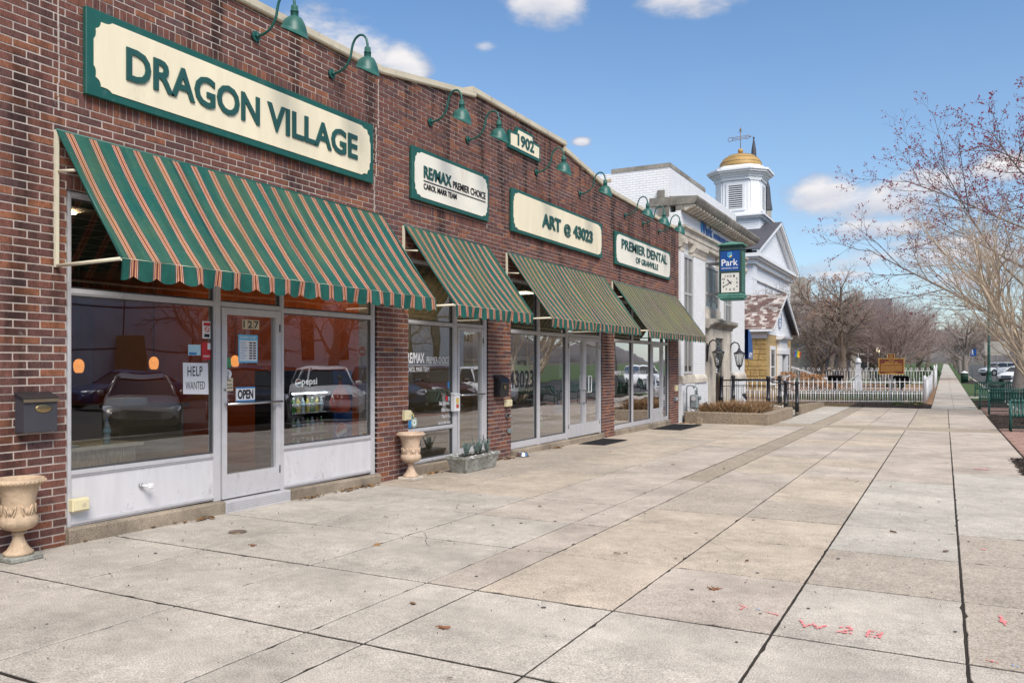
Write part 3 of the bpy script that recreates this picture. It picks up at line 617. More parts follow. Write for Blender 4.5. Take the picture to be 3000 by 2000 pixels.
pile('mulch_bed', 8.4, 9.6, 39.6, 46.3, 900, 'bark_chip', 'mulch', seed=4); pile('mulch_bed', 8.4, 9.6, 78, 90, 200, 'bark_chip', 'mulch', seed=5)
pile('mulch_bed', 3.45, 6.65, 37.32, 41.0, 2200, 'bark_chip', 'mulch', seed=6)
pile('leaf_litter', -.6, 6.3, 41.3, 58, 3500, 'leaf_litter', 'mulch', chip=.11, seed=7)
# brick pavers beside the benches
pv = strip('paver_strip', 8.42, 9.6, [14.5, 20, 26.45], -.02, 'bed_dark')
pm = MB().bbox(-.098, .098, -.046, .046, -.05, 0, .005); pmesh = None; cnt = 0
yy = 17.45; row = 0
while yy < 26.4:
    x = 8.43 + (.1 if row % 2 else 0)
    lim = min(CAM_X + .0735*yy + .35, 9.58)
    while x + .1 < lim and cnt < 300:
        if pmesh is None: o = pm.build('paver', 'paver', pv); pmesh = o.data
        else: o = link('paver', pmesh, pv)
        o.location = (x+.1, yy+.05, gz(yy)+.002+rnd.uniform(-.004, .003)); o.rotation_euler = (rnd.uniform(-.02, .02), rnd.uniform(-.02, .02), rnd.uniform(-.02, .02) + pi*(rnd.random() < .5)); cnt += 1; x += .205
    yy += .102; row += 1
def paver_rest(x0, x1, y0, y1):
    b = MB(); yy = y0; row = 0
    while yy < y1:
        x = x0 + (.1 if row % 2 else 0)
        while x < x1: b.box(x, x+.195, yy, yy+.095, gz(yy)-.03, gz(yy)+rnd.uniform(-.003, .003), skip='b'); x += .2
        yy += .1; row += 1
    return b
paver_rest(8.42, 9.6, 33.5, 39.5).build('paver_rows', 'paver', pv, kind='stuff')

# ------------------------------------------------------------------ brick shop building
BY1 = 24.18
bld = thing('brick_building', 'long one-storey brown brick shop building with stepped gable parapet and cream coping', 'building', (0, 0, 0))
SHOPS = [(4.70, 9.33), (10.10, 12.53), (13.38, 17.96), (18.76, 23.25)]
HEAD = 3.26; CH = .0716; ZB = HEAD - 49*CH
def zc(y):
    P = [(-8, 5.74), (9.4, 5.79), (12.0, 6.20)] if y < 12.0 else ([(12.0, 6.25), (15.76, 6.25)] if y < 15.76 else [(15.76, 6.14), (18.45, 5.765), (24.3, 5.655)])
    for (a, za), (b, zb) in zip(P, P[1:]):
        if y <= b: return za + (zb-za)*(y-a)/(b-a)
    return P[-1][1]
w = MB(); ys = [-8, 9.4, 11.998, 12.002, 15.757, 15.763, 18.45, BY1]
w.prism([(-8, HEAD)] + [(BY1-.004, HEAD)] + [(min(y, BY1-.004), zc(y)+.03) for y in reversed(ys)], 'yz', -.32, -.003)
for a, b_ in zip([-8]+[s[1] for s in SHOPS], [s[0] for s in SHOPS]+[BY1-.004]): w.box(-.32, -.003, a, b_, -.6, HEAD, skip='t')
w.build('wall', 'mortar', bld)
# lay the bricks
BL, BJ = .24, .0135
bands = [(HEAD, 2, [s for s in SHOPS])]
SIGNS = {'dragon': (4.85, 9.17, 4.165, 4.985), 'realty': (10.11, 12.44, 4.135, 4.935), 'art': (13.30, 17.79, 4.105, 4.91), 'dental': (18.66, 23.14, 4.08, 4.89)}
for s in SIGNS.values():
    bands.append((ZB + round((s[3]-.012-ZB)/CH)*CH, 2, [(s[0]-.03, s[1]+.03)])); bands.append((ZB + (round((s[2]+.02-ZB)/CH)-2)*CH, 2, [(s[0]-.03, s[1]+.03)]))
def subtract(iv, blocks):
    out = [iv]
    for a, b in blocks:
        nx = []
        for p, q in out:
            if b <= p or a >= q: nx.append((p, q)); continue
            if p < a: nx.append((p, a))
            if q > b: nx.append((b, q))
        out = nx
    return out
bricks = []; r_ = 0
while True:
    z0 = ZB + r_*CH; z1 = z0 + CH - BJ
    if z0 > 6.35: break
    zm = (z0+z1)/2; blk = []
    if zm < HEAD: blk += SHOPS
    for zb, n, ivs in bands:
        if zb-.001 < zm < zb + n*CH: blk += ivs
    y = -7.9 + (.12 if r_ % 2 else 0) + rnd.uniform(-.006, .006)
    while y < BY1:
        for a, b_ in subtract((max(y, -7.9), min(y+BL-BJ, BY1)), blk):
            if b_-a > .025 and z1 < zc((a+b_)/2)+.045: bricks.append((a, b_, z0, z1, 0))
        y += BL
    r_ += 1
for zb, n, ivs in bands:
    for a, b_ in ivs:
        k = int((b_-a)/CH); st = (b_-a)/k
        for j in range(k): bricks.append((a+j*st+.004, a+(j+1)*st-.006, zb, zb+n*CH-BJ, 1))
AWN = [(4.58, 9.42, 3.775, 2.555), (9.94, 12.46, 3.715, 2.505), (13.17, 17.97, 3.70, 2.48), (18.55, 23.82, 3.66, 2.45)]
def vis_area(t):
    a, b_, z0, z1, s = t; p = proj(0, a, z0); q = proj(0, b_, z1); cx, cy = (p[0]+q[0])/2, (p[1]+q[1])/2
    if s or abs((b_-a)-(BL-BJ)) > .001 or not (8 < cx < 2990 and 8 < cy < 1980): return 0
    ym = (a+b_)/2; zm = (z0+z1)/2
    for s_ in SIGNS.values():
        if s_[0]-.1 < ym < s_[1]+.1 and s_[2]-.1 < zm < s_[3]+.1: return 0
    for w_ in AWN:
        if w_[0] < ym < w_[1] and 2.3 < zm < w_[2]: return 0
    return abs(q[0]-p[0])*F_PX*(z1-z0)/p[2]
order = sorted(range(len(bricks)), key=lambda i: -vis_area(bricks[i])); single = set(order[:300])
rest = MB(); bmesh1 = None
for i, (a, b_, z0, z1, s) in enumerate(bricks):
    x1 = rnd.uniform(.0005, .004)
    if i in single:
        if bmesh1 is None:
            o = MB().bbox(-.05, 0, -(BL-BJ)/2, (BL-BJ)/2, -(CH-BJ)/2, (CH-BJ)/2, .003).build('brick', 'brick', bld); bmesh1 = o.data
        else: o = link('brick', bmesh1, bld)
        o.location = (x1, (a+b_)/2, (z0+z1)/2); o.rotation_euler = (rnd.uniform(-.004, .004), 0, rnd.uniform(-.006, .006))
    else: rest.box(-.05, x1, a, b_, z0 + rnd.uniform(-.001, .001), z1 + rnd.uniform(-.001, .001), skip='w')
rest.build('brick_courses', 'brick', bld, kind='stuff')
def coping(pts, h=.10, x0=-.36, x1=.055):
    b = MB(); n = len(pts); i = len(b.v)
    for y, z in pts: b.v += [(x0, y, z), (x1-.012, y, z), (x1, y, z+.02), (x1, y, z+h), (x0, y, z+h)]
    for k in range(n-1):
        for j in range(5): b.f.append((i+k*5+j, i+k*5+(j+1) % 5, i+k*5+5+(j+1) % 5, i+k*5+5+j)); b.sm.append(False)
    b.f.append(tuple(i+j for j in range(5))); b.f.append(tuple(i+(n-1)*5+j for j in reversed(range(5)))); b.sm += [False]*2
    return b
coping([(-8, 5.735), (9.4, 5.785), (12.03, 6.20)]).build('coping', 'coping_cream', bld); coping([(11.9, 6.255), (15.8, 6.255)], x1=.058).build('coping', 'coping_cream', bld)
coping([(15.72, 6.135), (18.44, 5.765)]).build('coping', 'coping_cream', bld); coping([(18.45, 5.755), (24.22, 5.64)], x1=.05).build('coping', 'coping_cream', bld)
rf = MB(); rf.quad((-14, -8, 5.3), (-.32, -8, 5.3), (-.32, BY1, 5.3), (-14, BY1, 5.3)); rf.box(-14, -.321, BY1-.25, BY1-.005, -.5, 5.55); rf.box(-14, -.321, -8, -7.75, -.5, 5.55); rf.box(-14.2, -14, -8, BY1, -.5, 5.55)
rf.build('roof', 'rough_stone', bld)
for (y, z0, z1, wd) in ((4.62, 3.95, 5.72, .012), (9.27, 3.6, 4.3, .016), (9.31, 4.3, 5.0, .014), (9.36, 5.0, 5.7, .012)):
    b = MB(); n = 14
    for k in range(n):
        za = z0+(z1-z0)*k/n; zb = z0+(z1-z0)*(k+1)/n; q = y+rnd.uniform(-.008, .008); b.box(-.002, .008, q-wd*rnd.uniform(.3, .8), q+wd*rnd.uniform(.3, .8), za, zb-.004)
    b.build('caulk', 'mortar', bld)
# concrete sills
def sill(y0, y1, top0, top1, x1=.055, name='sill'):
    b = MB(); n = max(4, int((y1-y0)/.12)); i = 0
    for k in range(n+1):
        y = y0+(y1-y0)*k/n; t = top0+(top1-top0)*k/n; j = rnd.uniform(-.006, .004); e = rnd.uniform(-.012, .003) if rnd.random() < .35 else 0
        b.v += [(-.25, y, -.5), (x1+j, y, -.5), (x1+j+e, y, t-.02), (x1-.02+e, y, t), (-.25, y, t)]
    for k in range(n):
        for j in range(5): b.f.append((k*5+j, k*5+(j+1) % 5, k*5+5+(j+1) % 5, k*5+5+j)); b.sm.append(False)
    b.f.append((0, 1, 2, 3, 4)); b.f.append(tuple(n*5+j for j in (4, 3, 2, 1, 0))); b.sm += [False]*2
    return b.build(name, 'sill_concrete', bld)
sill(4.69, 6.52, .142, .128); sill(7.53, 9.36, .118, .09); sill(10.08, 12.56, .115, .075); sill(13.36, 17.98, .048, .03); sill(18.74, 23.28, .025, .02)
th_ = MB(); th_.box(-.25, .07, 6.522, 7.528, -.1, .118)
for k in range(5): th_.box(.07, .076, 6.53, 7.52, .015+k*.02, .027+k*.02)
th_.build('door_step', 'aluminium', bld)

# storefronts -------------------------------------------------------------
FX0, FX1 = -.115, -.028       # frame depth
def window(posts, rails, panes, panels=(), label=None):
    b = MB()
    for (a, b_, z0, z1) in posts: b.box(FX0, FX1, a, b_, z0, z1); b.box(FX1, FX1+.008, a+.018, b_-.018, z0, z1)
    for (a, b_, z0, z1) in rails: b.box(FX0, FX1-.006, a, b_, z0, z1); b.box(FX1-.006, FX1+.004, a, b_, z0+.018, z1-.006)
    fr = b.build('window_frame', 'aluminium', bld, label)
    for (a, b_, z0, z1) in panes:
        MB().box(-.074, -.068, a, b_, z0, z1).build('pane', 'glass', fr)
        bd = MB()
        for q in ((a, a+.014, z0, z1), (b_-.014, b_, z0, z1), (a+.014, b_-.014, z0, z0+.014), (a+.014, b_-.014, z1-.014, z1)): bd.box(-.066, -.045, *q)
        bd.build('glazing_bead', 'alu_dark', fr)
    for (a, b_, z0, z1) in panels: MB().box(-.1, -.048, a, b_, z0, z1).build('panel', 'panel_white', fr)
    return fr
def door(y0, y1, z0, z1, glass_z0, st=.07, top=.075, hinge='r', label=None):
    b = MB(); x0, x1 = -.10, -.018
    b.box(x0, x1, y0, y0+st, z0, z1); b.box(x0, x1, y1-st, y1, z0, z1); b.box(x0, x1-.004, y0+st, y1-st, z0, glass_z0); b.box(x0, x1-.004, y0+st, y1-st, z1-top, z1)
    d = b.build('door', 'aluminium', bld, label)
    MB().box(-.064, -.058, y0+st, y1-st, glass_z0, z1-top).build('pane', 'glass', d)
    k = MB()
    for j in range(6): k.sphere((x1-.002, y0+.04+(y1-y0-.08)*j/5, z0+.035), .006, 6, 4)
    k.build('screw', 'steel', d)
    for zz in (z0+.2, z1-.25):
        yy = y1-.008 if hinge == 'r' else y0+.008; MB().cyl((x1+.002, yy, zz), .009, .09, 8).build('hinge', 'alu_dark', d)
    return d
# shop 127
S1 = window([(4.705, 4.765, .145, 3.25), (6.435, 6.53, .13, 3.25), (7.455, 7.52, .12, 3.25), (9.24, 9.325, .095, 3.25)],
    [(4.765, 6.435, 2.29, 2.352), (6.53, 7.455, 2.29, 2.352), (7.52, 9.24, 2.275, 2.337), (4.765, 6.435, .605, .662), (7.52, 9.24, .59, .648), (4.765, 6.435, .145, .188), (7.52, 9.24, .12, .165), (4.765, 6.435, 3.19, 3.25), (6.53, 7.455, 3.19, 3.25), (7.52, 9.24, 3.19, 3.25)],
    [(4.765, 6.435, .662, 2.29), (7.52, 9.24, .648, 2.275), (4.765, 6.435, 2.352, 3.19), (6.53, 7.455, 2.352, 3.19), (7.52, 9.24, 2.337, 3.19)],
    [(4.765, 6.435, .188, .605), (7.52, 9.24, .165, .59)])
D1 = door(6.545, 7.445, .135, 2.285, .405)
b = MB().tube([(.035, 6.57, 1.20), (.035, 7.43, 1.20)], .014, 10); b.box(-.02, .04, 6.57, 6.60, 1.187, 1.213); b.box(-.02, .04, 7.40, 7.43, 1.187, 1.213); b.build('push_bar', 'steel', D1)
MB().cyl((-.018, 6.578, 1.36), .016, .012, 12, 'x').build('lock', 'steel', D1)
b = MB()
for k in range(3): b.box(-.056, -.052, 6.875+k*.09, 6.955+k*.09, 2.055, 2.165)
b.build('number_tile', 'tan_print', D1); text_on(D1, 'house_number', '127', (-.0515, 6.888, 2.068), FU, FV, .235, .085, 'ink', .015, .002, spacing=1.35)
# shop 125
S2 = window([(10.105, 10.14, .12, 3.25), (11.41, 11.535, .1, 3.25), (12.40, 12.525, .085, 3.25)],
    [(10.14, 11.41, 2.26, 2.322), (11.535, 12.40, 2.27, 2.33), (10.14, 11.41, .60, .662), (10.14, 11.41, .118, .175), (10.14, 11.41, 3.19, 3.25), (11.535, 12.40, 3.19, 3.25), (11.535, 12.40, .085, .12)],
    [(10.14, 11.41, .662, 2.26), (10.14, 11.41, .175, .60), (10.14, 11.41, 2.322, 3.19), (11.535, 12.40, 2.33, 3.19)])
D2 = door(11.545, 12.39, .122, 2.262, .235, st=.055, top=.06)
b = MB().tube([(.03, 11.57, 1.13), (.03, 12.37, 1.13)], .013, 10); b.box(-.02, .035, 11.57, 11.6, 1.118, 1.142); b.box(-.02, .035, 12.34, 12.37, 1.118, 1.142); b.build('push_bar', 'steel', D2)
text_on(D2, 'house_number', '125', (-.056, 11.82, 2.03), FU, FV, .27, .12, 'brass', .02, .006, each=False, spacing=1.15)
# art shop
S3 = window([(13.385, 13.43, .05, 3.25), (14.55, 14.675, .048, 3.25), (15.93, 16.04, .042, 3.25), (17.86, 17.955, .035, 3.25)],
    [(13.43, 14.55, 2.225, 2.30), (14.675, 15.93, 2.225, 2.30), (16.04, 17.86, 2.25, 2.31), (13.43, 14.55, .05, .18), (14.675, 15.93, .048, .178), (13.43, 14.55, 3.19, 3.25), (14.675, 15.93, 3.19, 3.25), (16.04, 17.86, 3.19, 3.25)],
    [(13.43, 14.55, .18, 2.225), (14.675, 15.93, .178, 2.225), (13.43, 14.55, 2.30, 3.19), (14.675, 15.93, 2.30, 3.19), (16.04, 17.86, 2.31, 3.19)])
D3 = door(16.05, 16.945, .06, 2.24, .33, hinge='l'); D4 = door(16.955, 17.85, .06, 2.24, .33)
for d_, yy, zz, hh in ((D4, 17.02, 1.02, .36), (D3, 16.87, .78, .28)):
    MB().tube([(-.02, yy, zz), (.045, yy, zz), (.045, yy, zz+hh), (-.02, yy, zz+hh)], .014, 8).build('pull_handle', 'white_paint' if d_ is D4 else 'alu_dark', d_)
b = MB(); b.tube([(-.02, 17.02, 1.02), (.045, 17.02, 1.02), (.045, 17.18, 1.02), (.045, 17.18, 1.38), (.045, 17.02, 1.38)], .013, 8); b.build('pull_handle', 'white_paint', D4)
# dental shop
S4 = window([(18.765, 18.81, .025, 3.25), (20.09, 20.20, .025, 3.25), (21.62, 21.71, .02, 3.25), (22.69, 22.76, .02, 3.25), (23.17, 23.245, .02, 3.25)],
    [(18.81, 20.09, 2.2, 2.265), (20.20, 21.62, 2.2, 2.265), (21.71, 22.69, 2.2, 2.265), (22.76, 23.17, 2.2, 2.265), (18.81, 20.09, .025, .145), (20.20, 21.62, .025, .145), (22.76, 23.17, .02, .14), (18.81, 20.09, 3.19, 3.25), (20.2, 21.62, 3.19, 3.25), (21.71, 22.69, 3.19, 3.25), (22.76, 23.17, 3.19, 3.25)],
    [(18.81, 20.09, .145, 2.2), (20.20, 21.62, .145, 2.2), (22.76, 23.17, .14, 2.2), (18.81, 20.09, 2.265, 3.19), (20.2, 21.62, 2.265, 3.19), (21.71, 22.69, 2.265, 3.19), (22.76, 23.17, 2.265, 3.19)])
D5 = door(21.72, 22.68, .03, 2.195, .40, st=.085)
b = MB().tube([(-.02, 21.80, .95), (.05, 21.80, .95), (.05, 21.80, 1.32), (-.02, 21.80, 1.32)], .016, 8); b.build('pull_handle', 'white_paint', D5)

# rooms behind the glass
def room(y0, y1, depth, wallm, backm, sidem, floorm='room_floor', ceilm='room_dark'):
    x0, x1 = -.322-depth, -.335
    MB().box(x0, x1, y0-.05, y1+.05, -.05, .05).build('interior_floor', floorm, bld)
    MB().box(x0, x1, y0-.05, y1+.05, 3.3, 3.4).build('interior_ceiling', ceilm, bld)
    MB().box(x0-.1, x0, y0-.05, y1+.05, .05, 3.3).build('interior_wall', backm, bld)
    MB().box(x0, x1, y0-.15, y0-.05, .05, 3.3).build('interior_wall', sidem, bld)
    MB().box(x0, x1, y1+.05, y1+.15, .05, 3.3).build('interior_wall', wallm, bld)
    g = MB()
    for k in range(1, int(depth/.6)+1): g.box(x1-k*.6-.012, x1-k*.6+.012, y0, y1, 3.292, 3.299)
    k = y0+.3
    while k < y1: g.box(x0, x1, k-.012, k+.012, 3.285, 3.291); k += .6
    g.build('ceiling_grid', 'room_grey', bld)
    if ceilm != 'room_dark':
        for q in (.35, .72): MB().box(x1-1.9, x1-.9, y0+(y1-y0)*q-.25, y0+(y1-y0)*q+.25, 3.27, 3.283).build('fill_panel', 'room_fill', bld)  # glowing ceiling panels, unseen, added to brighten the rooms behind the glass
room(4.70, 9.33, 6.0, 'room_orange', 'room_red', 'room_dark'); room(10.10, 12.53, 4.0, 'room_beige', 'room_beige', 'room_beige', ceilm='room_grey')
room(13.38, 17.96, 5.0, 'room_grey', 'room_beige', 'room_grey', ceilm='room_grey'); room(18.76, 23.25, 5.0, 'room_grey', 'room_grey', 'room_grey', ceilm='room_grey')
for dx_, dy_ in ((-.45, 8.75), (-1.2, 5.5), (-1.4, 8.3), (-3.4, 5.6), (-3.4, 8.3)): MB().cyl((dx_, dy_, 3.268), .09, .01, 16).build('ceiling_fill_light', 'downlight_fill', bld)  # besides the known downlight, discs added to brighten the shop and cooler front

# ------------------------------------------------------------------ awnings
def awning(i, label, period, offset, dirt):
    y0, y1, zt, zf = AWN[i]; xf = .925
    t = thing('awning', label, 'awning', (0, y0, zt), 'striped awnings over the shop windows')
    mn = 'awning_cloth_%d' % i; mat_awning(mn, period, offset, dirt)
    n = int((y1-y0)/period*8); b = MB(); b.uv = []; m = 8
    for k in range(n+1):
        y = y0+(y1-y0)*k/n
        for j in range(m+1):
            s = j/m; rib = abs(sin(pi*(y-y0)/1.21)); sag = .045*sin(pi*s)*(.35+.65*rib) + .012*sin(y*5.3+s*3+i)*sin(pi*s) + .006*sin(y*13+s*9)*s; b.v.append((.03+(xf-.03)*s - sag*.5, y, zt+(zf-zt)*s - sag*.6)); b.uv.append((y-y0, s))
    for k in range(n):
        for j in range(m): q = k*(m+1)+j; b.f.append((q, q+1, q+m+2, q+m+1)); b.sm.append(True)
    b.build('canopy', mn, t)
    b = MB(); b.uv = []
    for k in range(n+1):
        y = y0+(y1-y0)*k/n; ph = ((y-y0-offset)/period) % 1; dz = .185 - .045*(abs(2*ph-1)**2.2); wv = .02*sin(y*6.3+i)+.014*sin(y*13.5+1.3*sin(y*2))
        for j in range(4): s = j/3; b.v.append((xf+.012+wv*s, y, zf-.004-dz*s)); b.uv.append((y-y0, 2+s))
    for k in range(n):
        for j in range(3): q = k*4+j; b.f.append((q, q+1, q+5, q+4)); b.sm.append(True)
    b.build('valance', mn, t)
    for yy in (y0+.012, y1-.012): MB().box(.006, .036, yy-.016, yy+.016, zf-.03, zt-.01).build('wall_bracket', 'awning_pole', t)
    for yy in (y0+.012, y1-.012): MB().tube([(.02, yy, zf-.018), (xf-.01, yy, zf-.006)], .017, 6).build('arm', 'awning_pole', t)
    MB().tube([(xf-.01, y0+.01, zf-.012), (xf-.01, y1-.01, zf-.012)], .015, 8).build('front_bar', 'awning_pole', t)
    MB().tube([(.025, y0, zt-.012), (.025, y1, zt-.012)], .018, 8).build('top_rail', 'green_sign', t)
    for yy in (y0+.012, y1-.012): MB().tube([(.04, yy, zt-.02), (xf-.01, yy, zf)], .012, 6).build('side_bar', 'green_sign', t)
    MB().tube([(.03, y0+.02, zt-.38), (.27, y0+.02, zt-.40)], .013, 6).build('brace', 'awning_pole', t)
awning(0, 'large green and cream striped awning over the wide left window, nearest the camera', .2325, .12, .35)
awning(1, 'narrow green striped awning over the stone trough, second from the left', .205, .10, .45)
awning(2, 'green striped awning above the double glass doors, second from the bank', .205, .08, .45)
awning(3, 'olive weathered striped awning nearest the white bank', .205, .08, .68)
# ------------------------------------------------------------------ signs on the wall
def cusp_poly(y0, y1, z0, z1, s):
    C = [(0, .21), (.02, .105), (.075, .03), (.19, 0)]     # from the side edge round to the top edge
    def corner(fy, fz, rev):
        pts = []
        for (a, b), (c, d) in zip(C, C[1:]):
            for k in range(5):
                t = k/5; x = a+(c-a)*t; z = b+(d-b)*t; bul = .016*sin(pi*t); x += bul*.7; z += bul*.7; pts.append((x*s, z*s))
        pts.append((C[-1][0]*s, C[-1][1]*s))
        pts = [((y0+p[0]) if fy == 0 else (y1-p[0]), (z1-p[1]) if fz == 1 else (z0+p[1])) for p in pts]
        return pts[::-1] if rev else pts
    return corner(0, 1, False) + corner(1, 1, True) + corner(1, 0, False) + corner(0, 0, True)
def sign(label, y0, y1, z0, z1, panel='cream_panel', m=.07, s=1.0):
    t = thing('shop_sign', label, 'sign', (0, (y0+y1)/2, z0), 'cream shop signs on the brick wall')
    b = MB(); b.bbox(.012, .065, y0, y1, z0, z1, .006); b.build('board', 'green_sign', t)
    MB().prism(cusp_poly(y0+m, y1-m, z0+m, z1-m, s)[::-1], 'yz', .0655, .072).build('face_panel', panel, t)
    return t
X_T = .0722
t = sign('longest cream sign with large raised green letters, above the nearest awning', *SIGNS['dragon'], m=.075)
for txt, a, b_ in (('DRAGON', 5.262, 7.01), ('VILLAGE', 7.135, 8.80)):
    text_on(t, 'letter', txt, (X_T, a, 4.412), FU, FV, b_-a, .33, 'green_letter', .023, .016, each=True)
t = sign('pale cream sign with underlined dark lettering, second from the left', *SIGNS['realty'], panel='cream_panel_pale', m=.06, s=.9)
text_on(t, 'letter', 'RE/MAX', (X_T, 10.40, 4.50), FU, FV, .79, .185, 'green_letter', .026, .014, each=True)
text_on(t, 'lettering', 'PREMIER CHOICE', (X_T, 11.24, 4.50), FU, FV, 1.06, .115, 'ink', .006, .01)
MB().box(X_T, X_T+.008, 10.40, 12.30, 4.448, 4.462).build('underline', 'ink', t)
text_on(t, 'lettering', 'CAROL MARR TEAM', (X_T, 10.40, 4.33), FU, FV, .95, .088, 'ink', .008, .01)
t = sign('cream sign with an at sign and five big digits', *SIGNS['art'], m=.06, s=.95)
text_on(t, 'letter', 'ART', (X_T, 14.55, 4.37), FU, FV, .88, .27, 'green_letter', .03, .02, each=True)
text_on(t, 'letter', '@', (X_T, 15.60, 4.33), FU, FV, .34, .27, 'green_letter', .012, .02)
text_on(t, 'letter', '43023', (X_T, 16.08, 4.37), FU, FV, 1.08, .27, 'green_letter', .03, .02, each=True)
t = sign('cream sign nearest the bank with two lines of green letters', *SIGNS['dental'], panel='cream_panel_pale', m=.06, s=.9)
text_on(t, 'letter', 'PREMIER DENTAL', (X_T, 19.05, 4.50), FU, FV, 3.7, .24, 'green_letter', .014, .016, each=True)
text_on(t, 'lettering', 'OF GRANVILLE', (X_T, 20.10, 4.25), FU, FV, 1.85, .16, 'green_letter', .018, .012)
t = thing('date_sign', 'small cream gable-topped sign reading 1902 under the parapet', 'sign', (0, 13.85, 5.63))
P0 = [(13.2, 5.63), (14.5, 5.63), (14.5, 5.95), (14.22, 5.96), (14.18, 6.08), (13.52, 6.08), (13.48, 5.96), (13.2, 5.95)]
MB().prism(P0, 'yz', .012, .06).build('board', 'green_sign', t)
P1 = [(13.26, 5.685), (14.44, 5.685), (14.44, 5.90), (14.18, 5.915), (14.13, 6.03), (13.57, 6.03), (13.52, 5.915), (13.26, 5.90)]
MB().prism(P1, 'yz', .0605, .067).build('face_panel', 'cream_panel', t)
text_on(t, 'digit', '1902', (.0675, 13.52, 5.735), FU, FV, .68, .22, 'green_letter', .022, .012, each=True)

# ------------------------------------------------------------------ gooseneck lamps
def make_lamp():
    t = thing('gooseneck_lamp', '', 'lamp', (0, 0, 0), 'green gooseneck lamps along the parapet')
    b = MB(); b.cyl((.002, 0, 0), .062, .018, 20, 'x'); b.build('back_box', 'black_iron', t)
    b = MB(); b.cyl((.020, 0, 0), .06, .012, 20, 'x'); b.cyl((.032, 0, 0), .028, .04, 12, 'x', .02)
    for k in range(6): a = k*pi/3; b.sphere((.033, .045*cos(a), .045*sin(a)), .006, 6, 4)
    b.build('flange', 'lamp_green', t)
    ctrl = [(.05, 0), (.13, .005), (.22, .035), (.285, .09), (.325, .16), (.345, .24), (.365, .32), (.41, .39), (.475, .422), (.54, .405), (.585, .35), (.602, .28), (.604, .235)]
    pts = []
    for k in range(len(ctrl)-1):
        p0 = ctrl[max(k-1, 0)]; p1 = ctrl[k]; p2 = ctrl[k+1]; p3 = ctrl[min(k+2, len(ctrl)-1)]
        for s in (0, .5):
            f = lambda i: .5*((2*p1[i]) + (-p0[i]+p2[i])*s + (2*p0[i]-5*p1[i]+4*p2[i]-p3[i])*s*s + (-p0[i]+3*p1[i]-3*p2[i]+p3[i])*s**3)
            pts.append((f(0), 0, f(1)))
    pts.append((.604, 0, .235)); MB().tube(pts, .0155, 8).build('arm', 'lamp_green', t)
    b = MB(); b.lathe([(.018, .255), (.03, .245), (.04, .235), (.041, .185), (.047, .183), (.047, .168), (.043, .166), (.046, .115), (.044, .10)], (.604, 0, 0), 16)
    sock = b.build('socket', 'lamp_green', t)
    b = MB(); n = 28; prof = [(.044, .112), (.06, .108), (.085, .095), (.11, .072), (.13, .04), (.143, .0), (.152, -.04)]
    for inner in (0, 1):
        base = len(b.v)
        for k, (r, z) in enumerate(prof):
            for j in range(n):
                a = 2*pi*j/n; rr = r-(.004 if inner else 0); x = rr*cos(a)
                zz = z if k < 3 else z - (k-2)/(len(prof)-3)*( .075*cos(a) + .03)
                b.v.append((.604+x, rr*sin(a), zz))
        for k in range(len(prof)-1):
            for j in range(n):
                q = (base+k*n+j, base+k*n+(j+1) % n, base+(k+1)*n+(j+1) % n, base+(k+1)*n+j)
                b.f.append(q if inner else q[::-1]); b.sm.append(True)
    o1 = base-n; o2 = base+(len(prof)-1)*n
    for j in range(n): b.f.append((o1+j, o1+(j+1) % n, o2+(j+1) % n, o2+j)); b.sm.append(False)
    b.build('shade', 'lamp_green', t)
    MB().sphere((.604, 0, .0), .035, 8, 6).build('bulb', 'lamp_inside', t)
    return t
lp = make_lamp()
LP = [(7.01, 5.466, 'leftmost gooseneck lamp, its arm cut off by the top of the picture'), (8.345, 5.449, 'gooseneck lamp above the right end of the longest sign'), (10.67, 5.426, 'gooseneck lamp above the left end of the pale underlined sign'), (11.80, 5.426, 'gooseneck lamp just left of the 1902 sign'),
      (14.41, 5.422, 'gooseneck lamp just right of the 1902 sign'), (16.58, 5.397, 'gooseneck lamp above the sign with five big digits'), (19.455, 5.387, 'third gooseneck lamp from the bank, above the sign nearest the bank'), (20.83, 5.386, 'second gooseneck lamp from the bank'), (22.21, 5.375, 'last gooseneck lamp, nearest the white bank')]
for k, (y, z, lb) in enumerate(LP):
    o = lp if k == 0 else copy_tree(lp)
    o.location = (0.002, y, z); o['label'] = lb; o.rotation_euler = (0, 0, rnd.uniform(-.06, .06))

# ------------------------------------------------------------------ things fixed to or standing at the wall
t = thing('mailbox', 'dark grey wall mailbox with oval brass badge, left of the window', 'mailbox', (0, 4.37, 1.05))
b = MB(); b.prism([(.01, 1.056), (.135, 1.056), (.135, 1.33), (.01, 1.385)], 'xz', 4.225, 4.525); b.build('body', 'mailbox_grey', t)
b = MB(); b.prism([(.01, 1.388), (.145, 1.332), (.148, 1.355), (.01, 1.405)], 'xz', 4.215, 4.535); b.build('lid', 'mailbox_dark', t)
MB().box(.148, .153, 4.215, 4.535, 1.318, 1.345).build('trim', 'bronze_trim', t)
b = MB(); b.lathe([(.001, .008), (.6, .008), (.85, .006), (1, 0)], (0, 0, 0), 28); b.xf(Matrix.Translation((.136, 4.40, 1.262)) @ Matrix.Rotation(pi/2, 4, 'Y') @ Matrix.Diagonal((.04, .078, 1, 1))); b.build('badge', 'brass', t)
t = thing('mailbox', 'black sloped-top wall mailbox with round lock, on the pier beside the art shop', 'mailbox', (0, 12.95, 1.06))
b = MB(); b.prism([(.005, 1.07), (.14, 1.07), (.15, 1.30), (.10, 1.40), (.005, 1.44)], 'xz', 12.72, 13.03); b.build('body', 'black_gloss', t)
b = MB(); b.prism([(.003, 1.405), (.115, 1.375), (.165, 1.30), (.172, 1.315), (.125, 1.40), (.003, 1.46)], 'xz', 12.705, 13.045); b.build('hood', 'black_iron', t)
MB().cyl((.15, 12.875, 1.235), .035, .01, 16, 'x').build('lock', 'brass', t)
